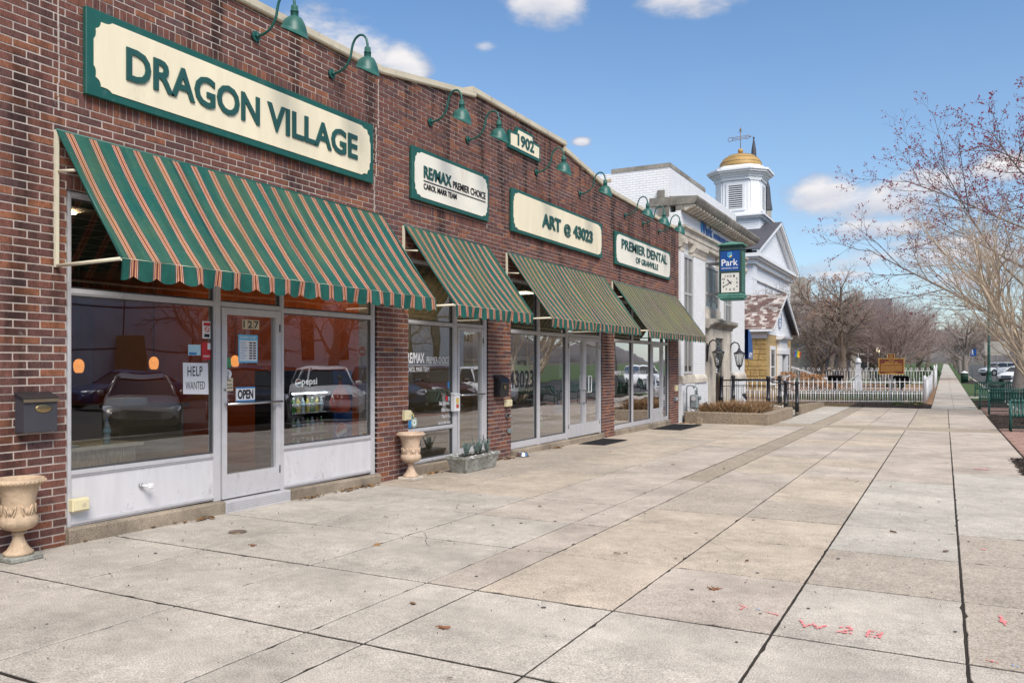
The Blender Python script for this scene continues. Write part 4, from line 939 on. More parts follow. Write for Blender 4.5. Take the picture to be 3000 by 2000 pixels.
def jbox(label, y0, y1, z0, z1, x0=0, d=.07, knob=True):
    t = thing('outlet_box', label, 'outlet box', (x0, (y0+y1)/2, z0), 'cream outlet boxes on the shop front')
    MB().bbox(x0+.003, x0+d, y0, y1, z0, z1, .008).build('box', 'cream_plastic', t)
    MB().bbox(x0+d, x0+d+.012, y0+.012, y1-.012, z0+.012, z1-.012, .004).build('cover', 'cream_plastic', t)
    MB().cyl((x0+d+.012, (y0+y1)/2+.02, (z0+z1)/2), .02, .004, 14, 'x').build('dial', 'tan_print', t)
    return t
jbox('cream outlet box at the foot of the large white window panel', 4.735, 4.905, .285, .405, x0=-.03)
jbox('cream outlet box on the pier above the second urn', 9.93, 10.085, .81, .96); jbox('cream outlet box under the black mailbox', 13.10, 13.30, .87, 1.0); jbox('cream outlet box on the last pier beside the gas meter', 23.72, 23.9, .84, 1.02)
t = thing('outdoor_socket', 'grey round hose tap on the pier under the black mailbox', 'tap', (0, 13.2, .68))
b = MB(); b.cyl((.003, 13.19, .70), .035, .05, 12, 'x'); b.tube([(.05, 13.19, .70), (.09, 13.23, .70), (.10, 13.25, .67)], .016, 8); b.build('body', 'pipe_grey', t); MB().cyl((.06, 13.15, .715), .022, .02, 10, 'y').build('knob', 'black_iron', t)
MB().tube([(.01, 13.18, .87), (.012, 13.22, .55), (.01, 13.2, .38)], .004, 5).build('cable', 'wire', t)
t = thing('junction_box', 'small grey metal box low on the pier beside the art shop', 'box', (0, 13.29, .37))
MB().bbox(.003, .05, 13.22, 13.36, .38, .46, .006).build('box', 'pipe_grey', t); MB().cyl((.05, 13.29, .42), .012, .006, 8, 'x').build('screw', 'steel', t)
t = thing('junction_box', 'grey metal box on the last pier under the outlet box', 'box', (0, 23.8, .55)); MB().bbox(.003, .06, 23.72, 23.9, .55, .67, .006).build('box', 'pipe_grey', t); MB().cyl((.06, 23.81, .61), .03, .02, 12, 'x').build('cover', 'white_paint', t)
t = thing('hose_tap', 'clear-capped hose tap sticking out of the white window panel', 'tap', (0, 5.53, .4))
MB().cyl((-.048, 5.515, .425), .022, .03, 12, 'x').build('rosette', 'steel', t); b = MB(); b.tube([(-.02, 5.515, .425), (.05, 5.55, .425)], .014, 8); b.bbox(.03, .075, 5.53, 5.585, .395, .45, .01); b.build('spout', 'paper', t)

def urn(label, x, y, grp, mat='terracotta', rot=0, scl=.82):
    z0 = gz(y); t = thing('urn_planter', label, 'planter', (x, y, z0), grp)
    b = MB(); b.bbox(x-.165, x+.165, y-.165, y+.165, z0, z0+.055, .01); b.build('plinth', 'trough_stone' if mat == 'terracotta' else 'stone_pale', t)
    def prof(lst): return [(r, z+z0) for r, z in lst]
    b = MB(); n = 40
    foot = [(.135, .055), (.14, .075), (.13, .09), (.108, .105), (.085, .14), (.062, .19), (.048, .235), (.045, .255), (.06, .265), (.062, .285), (.05, .295)]
    base = len(b.v); b.lathe(prof(foot), (x, y, 0), n)
    for i in range(base, len(b.v)):   # fluted foot
        vx, vy, vz = b.v[i]; a = atan2(vy-y, vx-x); k = 1+.045*cos(a*12)*(1 if .08 < vz-z0 < .25 else 0); b.v[i] = (x+(vx-x)*k, y+(vy-y)*k, vz)
    b.build('foot', mat, t)
    b = MB(); bowl = [(.05, .295), (.085, .305), (.135, .325), (.172, .36), (.182, .40), (.172, .44), (.152, .465), (.148, .50), (.152, .56), (.162, .64), (.18, .72), (.205, .765), (.218, .78)]
    b.lathe(prof(bowl), (x, y, 0), n)
    for i in range(len(b.v)):
        vx, vy, vz = b.v[i]; a = atan2(vy-y, vx-x); h = vz-z0
        k = 1 + (.035*abs(cos(a*6)) if .31 < h < .45 else 0); b.v[i] = (x+(vx-x)*k, y+(vy-y)*k, vz)
    bo = b.build('bowl', mat, t)
    lf = MB()          # acanthus scrolls in relief
    for k in range(6):
        a0 = k*pi/3 + rot
        for sgn in (-1, 1):
            pts = []
            for j in range(9):
                s = j/8; a = a0 + sgn*(.05+.30*sin(s*pi*.8)); h = .47+.10*sin(s*pi*1.05); r = .158; pts.append((x+r*cos(a), y+r*sin(a), z0+h))
            lf.tube(pts, [.006+.006*sin(pi*j/8) for j in range(9)], 5)
        for j in range(4): a = a0+(j-1.5)*.06; lf.sphere((x+.152*cos(a), y+.152*sin(a), z0+.52-.012*abs(j-1.5)), .014, 6, 4, (1, 1, 2.2))
    lf.build('relief', mat, t)
    b = MB(); b.lathe(prof([(.21, .772), (.236, .785), (.246, .805), (.244, .825), (.232, .838), (.205, .838), (.196, .82), (.19, .76)]), (x, y, 0), n); b.build('rim', mat, t)
    eg = MB()
    for k in range(34): a = 2*pi*k/34; eg.sphere((x+.243*cos(a), y+.243*sin(a), z0+.806), .015, 6, 4, (1, 1, 1.1))
    eg.build('egg_moulding', mat, t)
    b = MB(); b.lathe(prof([(.195, .745), (.1, .755), (.001, .76)]), (x, y, 0), 20); b.build('soil', 'soil', t)
    tw_ = MB(); r2 = random.Random(int(y*10))
    for k in range(9): a = r2.uniform(0, 6.28); q = r2.uniform(0, .13); tw_.tube([(x+q*cos(a), y+q*sin(a), z0+.74), (x+q*1.3*cos(a), y+q*1.3*sin(a), z0+.76+r2.uniform(.02, .07))], [.004, .002], 4)
    tw_.build('dead_stems', 'twig_brown', t); t.scale = (scl, scl, scl)
urn('tall terracotta garden urn at the left edge below the grey mailbox', .22, 4.13, 'terracotta urns by the shop front')
urn('terracotta garden urn on the pier between the two left shops', .235, 9.83, 'terracotta urns by the shop front', 'terracotta_light', .4)

z0 = gz(11.2); t = thing('stone_trough', 'weathered concrete trough planted with blue junipers in front of door 125', 'planter', (.45, 11.2, z0))
b = MB(); n = 10
def tr(xh, yh, z, c=(.46, 11.25)): return [(c[0]-xh, c[1]-yh, z), (c[0]+xh, c[1]-yh, z), (c[0]+xh, c[1]+yh, z), (c[0]-xh, c[1]+yh, z)]
lv = [tr(.125, .46, z0), tr(.135, .47, z0+.03), tr(.165, .53, z0+.19), tr(.18, .55, z0+.225), tr(.18, .55, z0+.265), tr(.15, .515, z0+.265), tr(.14, .50, z0+.2)]
for q in lv: b.v += q
for k in range(len(lv)-1):
    for j in range(4): b.f.append((k*4+j, k*4+(j+1) % 4, k*4+4+(j+1) % 4, k*4+4+j)); b.sm.append(False)
b.f.append((24, 25, 26, 27)); b.f.append((3, 2, 1, 0)); b.sm += [False]*2; b.build('trough', 'trough_stone', t)
MB().quad(*tr(.139, .499, z0+.235)).build('soil', 'soil', t)
b = MB(); r = random.Random(5)
for k in range(60): q = (.46+r.choice((-1, 1))*r.uniform(.13, .183), 11.25+r.uniform(-.5, .5)); b.sphere((q[0], q[1], z0+r.uniform(.235, .268)), r.uniform(.008, .022), 5, 3, (1, 1.6, .4))
b.build('flaking_paint', 'paper', t)
def juniper(label, x, y, h, seed):
    r = random.Random(seed); z = z0+.23; t = thing('juniper_shrub', label, 'shrub', (x, y, z), 'blue junipers in the stone trough')
    st = MB(); fo = MB()
    for s in range(7):
        a = r.uniform(0, 6.28); lean = r.uniform(.05, .45); hh = h*r.uniform(.65, 1)
        top = Vector((x+cos(a)*lean*hh, y+sin(a)*lean*hh, z+hh)); st.tube([(x, y, z-.02), tuple(Vector((x, y, z)).lerp(top, .5)), tuple(top)], [.006, .005, .002], 4)
        for k in range(75):
            s_ = r.uniform(.15, 1.02); p = Vector((x, y, z)).lerp(top, s_); d = Vector((r.uniform(-1, 1), r.uniform(-1, 1), r.uniform(.1, 1.2))).normalized(); L_ = r.uniform(.02, .05)*(1.25-.6*s_)
            q = p+d*L_; sd_ = d.orthogonal().normalized()*.0045; up = d.cross(sd_).normalized()*.0045; i = len(fo.v); fo.v += [tuple(p+sd_), tuple(p-sd_+up*.6), tuple(p-up), tuple(q)]; fo.f += [(i, i+1, i+3), (i+1, i+2, i+3), (i+2, i, i+3)]; fo.sm += [False]*3
    st.build('stem', 'bark', t); fo.build('foliage', 'juniper', t)
for k, (dy, h, lb) in enumerate([(-.30, .25, 'leftmost blue juniper in the trough'), (-.17, .22, 'second blue juniper from the left in the trough'), (.02, .30, 'tallest blue juniper in the middle of the trough'), (.24, .24, 'fourth blue juniper from the left in the trough'), (.37, .27, 'rightmost blue juniper in the trough')]): juniper(lb, .46+.03*(-1)**k, 11.25+dy, h, 20+k)

z0 = gz(13.45); t = thing('metal_bowl', 'shiny steel pet bowl on the pavement by the art shop corner', 'bowl', (.22, 13.42, z0))
MB().lathe([(.125, 0), (.118, .02), (.10, .075), (.098, .08), (.092, .078), (.085, .03), (.001, .022)], (.22, 13.42, z0), 28).build('bowl', 'steel_bowl', t); MB().lathe([(.128, 0), (.128, .012), (.118, .014)], (.22, 13.42, z0), 28).build('rubber_ring', 'rubber', t)
def mat_(label, x0, x1, y0, y1):
    t = thing('doormat', label, 'doormat', ((x0+x1)/2, (y0+y1)/2, gz(y0)), 'black doormats at the shop doors'); b = MB(); z = gz((y0+y1)/2)+.006
    b.bbox(x0, x1, y0, y1, z-.002, z+.012, .004); b.build('mat', 'rubber', t)
    g = MB(); k = y0+.05
    while k < y1-.05: g.box(x0+.04, x1-.04, k, k+.012, z+.012, z+.017); k += .035
    g.build('ribs', 'rubber', t)
mat_('small black doormat by the double glass doors', .15, .75, 16.2, 17.6); mat_('large black doormat by the last shop door', .12, .95, 21.2, 23.3)
t = thing('leaflet_box', 'white leaflet box with a printed flyer hung on the second shop door post', 'box', (-.02, 11.4, 1.0))
b = MB(); b.prism([(-.02, .88), (.05, .88), (.05, 1.14), (-.02, 1.16)], 'xz', 11.33, 11.50); b.build('box', 'white_paint', t); MB().prism([(-.022, 1.162), (.06, 1.142), (.062, 1.155), (-.022, 1.18)], 'xz', 11.32, 11.51).build('lid', 'white_paint', t)
MB().box(.0505, .052, 11.37, 11.47, .92, 1.10).build('flyer', 'tan_print', t); MB().box(.0522, .053, 11.385, 11.455, 1.02, 1.085).build('flyer_picture', 'yellow_print', t); MB().box(.0522, .053, 11.385, 11.455, .935, .985).build('flyer_picture', 'red_print', t)

# ------------------------------------------------------------------ notices on the glass (children are printed pieces)
GXI = -.0665
def decal(parent, name, y0, y1, z0, z1, mat, x=GXI, d=.0015): return MB().box(x, x+d, y0, y1, z0, z1).build(name, mat, parent)
t = thing('paper_notice', 'white handwritten paper notice reading HELP WANTED taped inside the big window', 'notice', (GXI, 6.22, 1.31))
b = MB(); b.quad((GXI+.001, 6.055, 1.33), (GXI+.001, 6.395, 1.315), (GXI+.001, 6.385, 1.66), (GXI+.001, 6.05, 1.665)); b.quad((GXI, 6.05, 1.665), (GXI, 6.385, 1.66), (GXI, 6.395, 1.315), (GXI, 6.055, 1.33)); b.build('sheet', 'paper', t)
text_on(t, 'handwriting', 'HELP', (GXI+.0015, 6.11, 1.52), FU, FV, .20, .105, 'ink', .006, .001, spacing=1.1); text_on(t, 'handwriting', 'WANTED', (GXI+.0015, 6.085, 1.375), FU, FV, .26, .085, 'ink', -.003, .001)
t = thing('open_sign', 'small hanging OPEN sign with blue edges on the front door', 'sign', (-.05, 6.94, 1.21))
b = MB(); b.box(-.054, -.050, 6.775, 7.065, 1.215, 1.385); b.build('board', 'paper', t); b = MB(); b.box(-.0498, -.049, 6.775, 7.065, 1.215, 1.232); b.box(-.0498, -.049, 6.775, 7.065, 1.368, 1.385); b.build('edge', 'blue_print', t)
text_on(t, 'lettering', 'OPEN', (-.0497, 6.80, 1.245), FU, FV, .24, .11, 'ink', .045, .001); MB().tube([(-.05, 6.80, 1.385), (-.05, 6.93, 1.53), (-.05, 7.04, 1.385)], .0025, 5).build('cord', 'wire', t)
decal(S1, 'notice', 6.31, 6.43, 1.93, 2.12, 'paper'); decal(S1, 'notice_heading', 6.325, 6.415, 2.07, 2.105, 'red_print', GXI+.002); decal(S1, 'notice_text', 6.335, 6.405, 1.945, 1.98, 'ink', GXI+.002)
b = MB(); b.tube([(GXI+.004, 6.37+.028*cos(a*pi/8), 2.028+.028*sin(a*pi/8)) for a in range(17)], .004, 5); b.tube([(GXI+.004, 6.35, 2.048), (GXI+.004, 6.39, 2.008)], .004, 5); b.build('prohibition_ring', 'red_print', S1)
decal(S1, 'sticker', 6.30, 6.425, 1.70, 1.89, 'red_print'); decal(S1, 'sticker_corner', 6.38, 6.42, 1.81, 1.88, 'paper', GXI+.002); text_on(S1, 'sticker_text', 'DINNER', (GXI+.002, 6.32, 1.725), FU, FV, .09, .022, 'paper', .01, .001)
decal(S1, 'sticker', 6.12, 6.285, 1.745, 1.86, 'pale_blue'); decal(S1, 'sticker_band', 6.13, 6.23, 1.75, 1.775, 'blue_print', GXI+.002)
decal(D1, 'hours_poster', 6.815, 7.115, 1.665, 1.99, 'sky_blue', -.0565); decal(D1, 'poster_sheet', 6.832, 7.10, 1.685, 1.925, 'paper', -.0545); text_on(D1, 'poster_heading', 'BUSINESS HOURS', (-.054, 6.84, 1.945), FU, FV, .24, .028, 'paper', .01, .001)
for k in range(7): text_on(D1, 'poster_row', ('MONDAY', 'TUESDAY', 'WEDNESDAY', 'THURSDAY', 'FRIDAY', 'SATURDAY', 'SUNDAY')[k], (-.0528, 6.845, 1.89-k*.03), FU, FV, None, .014, 'blue_print', .01, .0006)
b = MB()
for k in range(7):
    for j in range(2): b.box(-.0528, -.052, 6.98+j*.058, 7.025+j*.058, 1.888-k*.03, 1.905-k*.03)
b.build('poster_hours', 'ink', D1)
decal(D1, 'sticker', 6.62, 6.65, 1.76, 2.0, 'blue_print', -.0565); decal(D1, 'sticker', 6.62, 6.65, 1.78, 1.86, 'tan_print', -.054); decal(D1, 'sticker', 6.62, 6.705, 1.61, 1.72, 'green_print', -.0565)
b = MB(); b.cyl((-.0565, 6.66, 1.535), .055, .0015, 20, 'x'); b.build('pull_sticker', 'paper', D1); text_on(D1, 'pull_text', 'PULL', (-.054, 6.675, 1.495), (0, 0, 1), (0, -1, 0), .085, .025, 'ink', .01, .001)
decal(D1, 'sticker', 6.625, 6.735, 1.345, 1.49, 'tan_print', -.0565); text_on(D1, 'sticker_text', 'Please', (-.0545, 6.64, 1.455), FU, FV, .07, .024, 'ink', 0, .001); text_on(D1, 'sticker_text', 'WATCH', (-.0545, 6.64, 1.405), FU, FV, .08, .02, 'ink', .02, .001); text_on(D1, 'sticker_text', 'YOUR STEP', (-.0545, 6.637, 1.37), FU, FV, .09, .02, 'ink', .02, .001)
# second shop window lettering
text_on(S2, 'window_letter', 'RE/MAX', (GXI, 10.16, 1.66), FU, FV, .47, .165, 'white_letter', .034, .001); text_on(S2, 'window_letter', 'PREMIER CHOICE', (GXI, 10.69, 1.655), FU, FV, .65, .11, 'white_letter', .004, .001)
MB().box(GXI, GXI+.001, 10.15, 11.35, 1.628, 1.634).build('underline', 'white_letter', S2); text_on(S2, 'window_letter', 'CAROL MARR TEAM', (GXI, 10.16, 1.53), FU, FV, .60, .075, 'white_letter', .004, .001)
for k, s in enumerate(('740-920-4463', 'Office Hours', 'Mon-Fri 9-5', 'Sat-Sun By Appt')):
    wd = (.34, .27, .26, .36)[k]; text_on(S2, 'window_letter', s, (GXI, 11.385-wd, .98-k*.105), FU, FV, wd, .062, 'white_letter', .004, .001)
for k, m_ in enumerate(('red_print', 'yellow_print', 'green_print', 'blue_print')):
    b = MB(); R_ = .10-k*.014; b.tube([(GXI+.003, 10.24+R_*cos(a*pi/10), .82+R_*1.1*sin(a*pi/10)) for a in range(11)], .0075, 4); b.build('rainbow_band', ('tan_print' if k == 0 else m_), S2)
decal(S2, 'sticker', 10.155, 10.275, .68, .80, 'blue_print'); MB().cyl((GXI, 10.35, .755), .075, .0015, 24, 'x').build('round_sticker', 'paper', S2); b = MB(); b.tube([(GXI+.003, 10.35+.06*cos(a*pi/10), .755+.06*sin(a*pi/10)) for a in range(21)], .005, 4); b.box(GXI+.002, GXI+.003, 10.335, 10.365, .74, .77); b.build('sticker_ring', 'green_print', S2)
decal(S2, 'sticker', 11.24, 11.31, 1.05, 1.13, 'red_print'); decal(S2, 'sticker', 11.32, 11.40, 1.05, 1.12, 'pale_blue'); decal(S2, 'sticker', 11.3, 11.36, 1.26, 1.36, 'blue_print')
# third shop
text_on(S3, 'window_letter', 'ART@', (GXI, 13.75, 1.615), FU, FV, .42, .105, 'ink', .008, .001); b = MB(); b.box(GXI, GXI+.001, 13.44, 13.70, 1.655, 1.664); b.box(GXI, GXI+.001, 14.22, 14.46, 1.655, 1.664); b.build('rule', 'ink', S3)
text_on(S3, 'window_letter', '43023', (GXI, 13.44, 1.19), FU, FV, 1.03, .34, 'ink', .012, .001); decal(S3, 'backing_card', 13.435, 14.47, 1.13, 1.46, 'frosted', -.084, .002); decal(S3, 'backing_card', 13.435, 14.47, 1.47, 1.80, 'tan_print', -.084, .002)
decal(D4, 'arrow_sticker', 17.045, 17.085, .34, .42, 'paper', -.0565)
decal(S4, 'sticker', 18.83, 18.90, 1.42, 1.56, 'blue_print'); decal(D5, 'sticker', 22.05, 22.2, 1.05, 1.32, 'blue_print', -.0565); decal(D5, 'sticker', 22.08, 22.17, 1.22, 1.29, 'paper', -.0545)
text_on(S4, 'window_letter', 'PREMIER DENTAL', (GXI, 18.95, 1.38), FU, FV, 1.0, .10, 'white_letter', .01, .001); text_on(S4, 'window_letter', 'OF GRANVILLE', (GXI, 20.35, 1.38), FU, FV, 1.0, .10, 'white_letter', .01, .001); text_on(S4, 'window_letter', 'LANDMARK', (GXI, 18.95, 1.0), FU, FV, .8, .06, 'white_letter', .0, .001) if False else None

# ------------------------------------------------------------------ inside the first shop
t = thing('service_counter', 'low mottled counter with cream edge inside the big window', 'counter', (-1.1, 5.2, .05))
MB().box(-1.5, -.75, 4.72, 6.0, .05, .76).build('counter_body', 'laminate', t); MB().box(-1.52, -.70, 4.72, 6.06, .76, .79).build('counter_top', 'laminate_top', t)
t = thing('cashier_desk', 'tall brown cashier desk inside, left of the door', 'desk', (-1.8, 6.7, .05)); MB().box(-2.2, -1.3, 6.2, 7.1, .05, 1.12).build('desk_body', 'room_beige', t); MB().box(-2.25, -1.25, 6.15, 7.15, 1.12, 1.16).build('desk_top', 'dark_wood', t)
b = MB()
for k in range(6): b.box(-1.7, -1.4, 6.3+rnd.uniform(0, .03), 6.65, 1.161+k*.014, 1.174+k*.014)
tag(b.build('paper_stack', 'paper'), 'messy stack of papers on the cashier desk', 'papers')
def pendant(label, x, y, z):
    t = thing('pendant_lamp', label, 'lamp', (x, y, z), 'orange pendant lamps inside the first shop'); MB().lathe([(.035, 0), (.052, .025), (.06, .075), (.057, .12), (.035, .155), (.012, .165)], (x, y, z), 18).build('lamp_shade', 'lamp_glow', t); MB().tube([(x, y, z+.16), (x, y, 3.29)], .006, 5).build('cord', 'wire', t)
pendant('orange pendant lamp at the far left of the big window', -2.0, 6.175, 1.545); pendant('orange pendant lamp in the middle of the big window', -2.0, 7.22, 1.58); pendant('orange pendant lamp seen through the front door', -2.0, 8.60, 1.61)
def bottle(label, x, y, z, h, mat, cap, grp=None, r=.033):
    t = thing('bottle', label, 'bottle', (x, y, z), grp); MB().lathe([(r*.9, 0), (r, .02), (r*.93, h*.3), (r, h*.4), (r, h*.62), (r*.8, h*.74), (r*.4, h*.87), (r*.38, h*.94)], (x, y, z), 12).build('body', mat, t); MB().lathe([(r*.45, h*.935), (r*.45, h), (.001, h)], (x, y, z), 10).build('cap', cap, t); MB().lathe([(r*1.02, h*.42), (r*1.02, h*.6)], (x, y, z), 12).build('label_band', 'pale_blue' if mat == 'bottle_clear' else 'paper', t)
bottle('clear water bottle with blue cap on the low counter', -.85, 5.72, .79, .27, 'bottle_clear', 'bottle_blue', r=.038)
b = MB(); b.sphere((-.85, 5.25, .80), .09, 10, 6, (.8, 1.6, .22)); tag(b.build('crumpled_tissue', 'paper'), 'crumpled white tissue on the low counter', 'tissue')
t = thing('drinks_cooler', 'black and blue glass-front drinks cooler behind the right window', 'cooler', (-1.0, 8.2, .05))
CY0, CY1 = 8.10, 8.93; cx0, cx1 = -1.1, -.47
b = MB(); b.box(cx0, cx0+.03, CY0, CY1, .05, 1.56); b.box(cx0+.03, cx1, CY0, CY0+.03, .05, 1.56); b.box(cx0+.03, cx1, CY1-.03, CY1, .05, 1.56); b.box(cx0+.03, cx1, CY0+.03, CY1-.03, .05, .32); b.box(cx0+.03, cx1, CY0+.03, CY1-.03, 1.54, 1.56); b.build('cabinet', 'cooler_black', t)
MB().box(cx1-.02, cx1+.005, CY0+.032, CY1-.032, 1.27, 1.53).build('header_panel', 'cooler_black', t)
MB().box(cx1-.1, cx1-.06, CY0+.04, CY1-.04, 1.245, 1.262).build('light_strip', 'cooler_light', t)
b = MB()
for z in (.44, .71, .98): b.box(cx0+.04, cx1-.05, CY0+.04, CY1-.04, z, z+.012)
b.build('shelf', 'aluminium', t)
b = MB(); b.cyl((cx1+.006, 8.24, 1.40), .055, .004, 28, 'x'); b.build('logo_disc', 'lit_letter', t)
b = MB(); b.prism([(8.24+.05*cos(a), 1.40+.05*sin(a)) for a in [pi*.08+k*pi*.9/12 for k in range(13)]], 'yz', cx1+.0105, cx1+.012); b.build('logo_red', 'red_print', t)
b = MB(); b.prism([(8.24+.05*cos(a), 1.40+.05*sin(a)) for a in [pi*1.12+k*pi*.8/12 for k in range(13)]], 'yz', cx1+.0105, cx1+.012); b.build('logo_blue', 'blue_print', t)
text_on(t, 'lettering', 'pepsi', (cx1+.006, 8.31, 1.345), FU, FV, .30, .115, 'lit_letter', .012, .002)
gr_ = 'bottles in the drinks cooler'
for si, (z, ms) in enumerate(((.453, ('bottle_brown', 'bottle_green', 'bottle_clear')), (.723, ('bottle_brown', 'bottle_green', 'bottle_clear')), (.993, ('bottle_yellow', 'bottle_green', 'bottle_yellow', 'bottle_clear')))):
    for k in range(8): bottle('%s bottle from the left on the %s cooler shelf' % (('first', 'second', 'third', 'fourth', 'fifth', 'sixth', 'seventh', 'eighth')[k], ('lowest', 'middle', 'top')[si]), cx1-.12, CY0+.09+k*.093, z, .2, ms[k % len(ms)], 'paper' if k % 2 else 'bottle_green', ('bottles on the lowest cooler shelf', 'bottles on the middle cooler shelf', 'bottles on the top cooler shelf')[si])
t = thing('drinks_cooler', 'blue drinks cooler with a red and white ball emblem at the window end', 'cooler', (-.9, 9.05, .05))
MB().bbox(-1.1, -.45, 8.96, 9.36, .05, 1.56, .02).build('cabinet', 'cooler_blue', t)
b = MB(); b.cyl((-.449, 9.10, .70), .12, .004, 28, 'x'); b.build('logo_disc', 'paper', t)
b = MB(); b.prism([(9.10+.112*cos(a), .70+.112*sin(a)) for a in [pi*.12+k*pi*.95/14 for k in range(15)]], 'yz', -.4445, -.442); b.build('logo_red', 'red_print', t); b = MB(); b.prism([(9.10+.112*cos(a), .70+.112*sin(a)) for a in [pi*1.25+k*pi*.7/14 for k in range(15)]], 'yz', -.4445, -.442); b.build('logo_blue', 'blue_print', t)
b = MB(); r = random.Random(8); b.lathe([(.02, 1.42), (.03, 1.36), (.09, 1.27), (.135, 1.14), (.14, 1.02), (.10, .985), (.001, .98)], (-.25, 8.84, 0), 16)
for i in range(len(b.v)): x, y, z = b.v[i]; k = 1+.1*sin(9*atan2(y-8.84, x+.25)+z*20); b.v[i] = (-.25+(x+.25)*k, 8.84+(y-8.84)*k, z)
t = thing('lantern_decoration', 'red plastic bag of sweets hanging inside the right window', 'bag', (-.25, 8.84, .98)); b.build('bag', 'plastic_red', t); MB().lathe([(.02, 1.42), (.05, 1.47), (.015, 1.5)], (-.25, 8.84, 0), 10).build('knot', 'black_iron', t)
# second shop
t = thing('potted_palm', 'green leafy pot plant in the lower left of the second window', 'plant', (-.6, 10.5, .05)); MB().lathe([(.10, .05), (.14, .35), (.15, .36), (.13, .37), (.001, .33)], (-.6, 10.5, 0), 16).build('pot', 'terracotta', t)
b = MB(); r = random.Random(4)
for k in range(26):
    a = r.uniform(0, 6.28); L_ = r.uniform(.3, .55); pts = [Vector((-.6, 10.5, .35))+Vector((cos(a)*L_*s, sin(a)*L_*s, .5*L_*sin(s*2.4)*1.3)) for s in (0, .35, .7, 1)]
    sd_ = Vector((-sin(a), cos(a), 0)); wd = (.012, .035, .03, .003); i = len(b.v)
    for p, q in zip(pts, wd): b.v += [tuple(p+sd_*q), tuple(p-sd_*q)]
    for j in range(3): b.f.append((i+2*j, i+2*j+1, i+2*j+3, i+2*j+2)); b.sm.append(False)
b.build('leaves', 'evergreen', t)
t = thing('wooden_chair', 'dark wooden chair inside the second window', 'chair', (-1.3, 10.4, .05))
for dx, dy in ((0, 0), (.4, 0), (0, .4), (.4, .4)): MB().box(-1.5+dx, -1.46+dx, 10.25+dy, 10.29+dy, .05, .5 if dx else 1.0).build('leg', 'dark_wood', t)
MB().box(-1.5, -1.06, 10.25, 10.69, .5, .54).build('seat', 'dark_wood', t); MB().box(-1.495, -1.465, 10.29, 10.65, .62, .98).build('backrest', 'dark_wood', t)
b = MB(); b.box(-4.30, -4.25, 11.2, 12.0, .05, 2.1); tag(b.build('inner_door', 'wood_board'), 'plain wooden inner door at the back of the second shop', 'door')
b = MB(); b.box(-4.3, -4.26, 10.5, 10.9, 1.3, 1.9); tag(b.build('framed_picture', 'dark_wood'), 'dark framed picture on the back wall of the second shop', 'picture')
# art shop window display
t = thing('stained_glass_panel', 'leaning stained glass panel with a white lily in the art shop window', 'glass panel', (-.4, 15.3, .05))
def pl(y, z): return (-.28-(z-.05)*.12, y, z)
b = MB(); cs = [(14.95, .12), (15.62, .12), (15.62, 1.02), (14.95, 1.02)]
for p, q in zip(cs, cs[1:]+cs[:1]): b.tube([pl(*p), pl(*q)], .012, 5)
for p, q in (((15.12, .12), (15.12, 1.02)), ((15.45, .12), (15.45, 1.02)), ((14.95, .28), (15.62, .28)), ((14.95, .86), (15.62, .86))): b.tube([pl(*p), pl(*q)], .006, 5)
b.build('lead_frame', 'alu_dark', t)
b = MB()
for k in range(6):
    a = k*pi/3+.3; c_ = (15.28, .6); p = [c_, (c_[0]+.10*cos(a-.3), c_[1]+.10*sin(a-.3)), (c_[0]+.2*cos(a), c_[1]+.2*sin(a)), (c_[0]+.10*cos(a+.3), c_[1]+.10*sin(a+.3))]; b.quad(*[(pl(*q)[0]+.01, q[0], q[1]) for q in p])
b.build('lily', 'white_letter', t); b = MB(); b.quad(*[(pl(*q)[0]+.008, q[0], q[1]) for q in ((15.2, .3), (15.4, .28), (15.33, .55), (15.27, .52))]); b.build('leaf', 'green_print', t)
for k, (y, w_, h_, z, xx, lb) in enumerate(((13.75, .5, 1.0, .06, -.5, 'bare wooden picture frame leaning at the left of the art shop window'), (14.1, .35, .5, .9, -.8, 'small white picture frame tilted in the art shop window'))):
    b = MB(); 
    for q in ((0, .04, 0, h_), (w_-.04, w_, 0, h_), (.04, w_-.04, 0, .04), (.04, w_-.04, h_-.04, h_)): b.box(xx, xx+.03, y+q[0], y+q[1], z+q[2], z+q[3])
    b.xf(Matrix.Translation((xx, y, z)) @ Matrix.Rotation(-.25, 4, 'Y') @ Matrix.Rotation(.16, 4, 'X') @ Matrix.Translation((-xx, -y, -z))); tag(b.build('picture_frame', 'wood_board' if k == 0 else 'white_paint'), lb, 'picture frame')
for k in range(6):
    t = thing('hanging_ornament', 'white hanging paper ornament, %s of the column in the art shop window' % ('topmost', 'second from the top', 'third from the top', 'fourth from the top', 'fifth from the top', 'lowest')[k], 'ornament', (-.6, 13.95, 2.0-k*.12), 'white paper ornaments in the art shop')
    yk = 13.92+.05*(k % 2); zk = 2.02-k*.125; MB().box(-.605, -.60, yk, yk+.13, zk, zk+.095).build('card', 'paper', t); MB().box(-.5995, -.598, yk+.03, yk+.1, zk+.03, zk+.06).build('print', 'blue_print', t)
b = MB(); b.box(-2.4, -1.6, 14.2, 15.9, .05, .95); b.box(-2.45, -1.55, 14.15, 15.95, .95, 1.0); tag(b.build('display_table', 'white_paint'), 'long pale display table inside the art shop', 'table')
b = MB(); b.box(-1.2, -1.15, 14.9, 15.7, .95, 1.5); tag(b.build('dark_canvas', 'window_dark'), 'dark canvas standing on the art shop table', 'canvas')
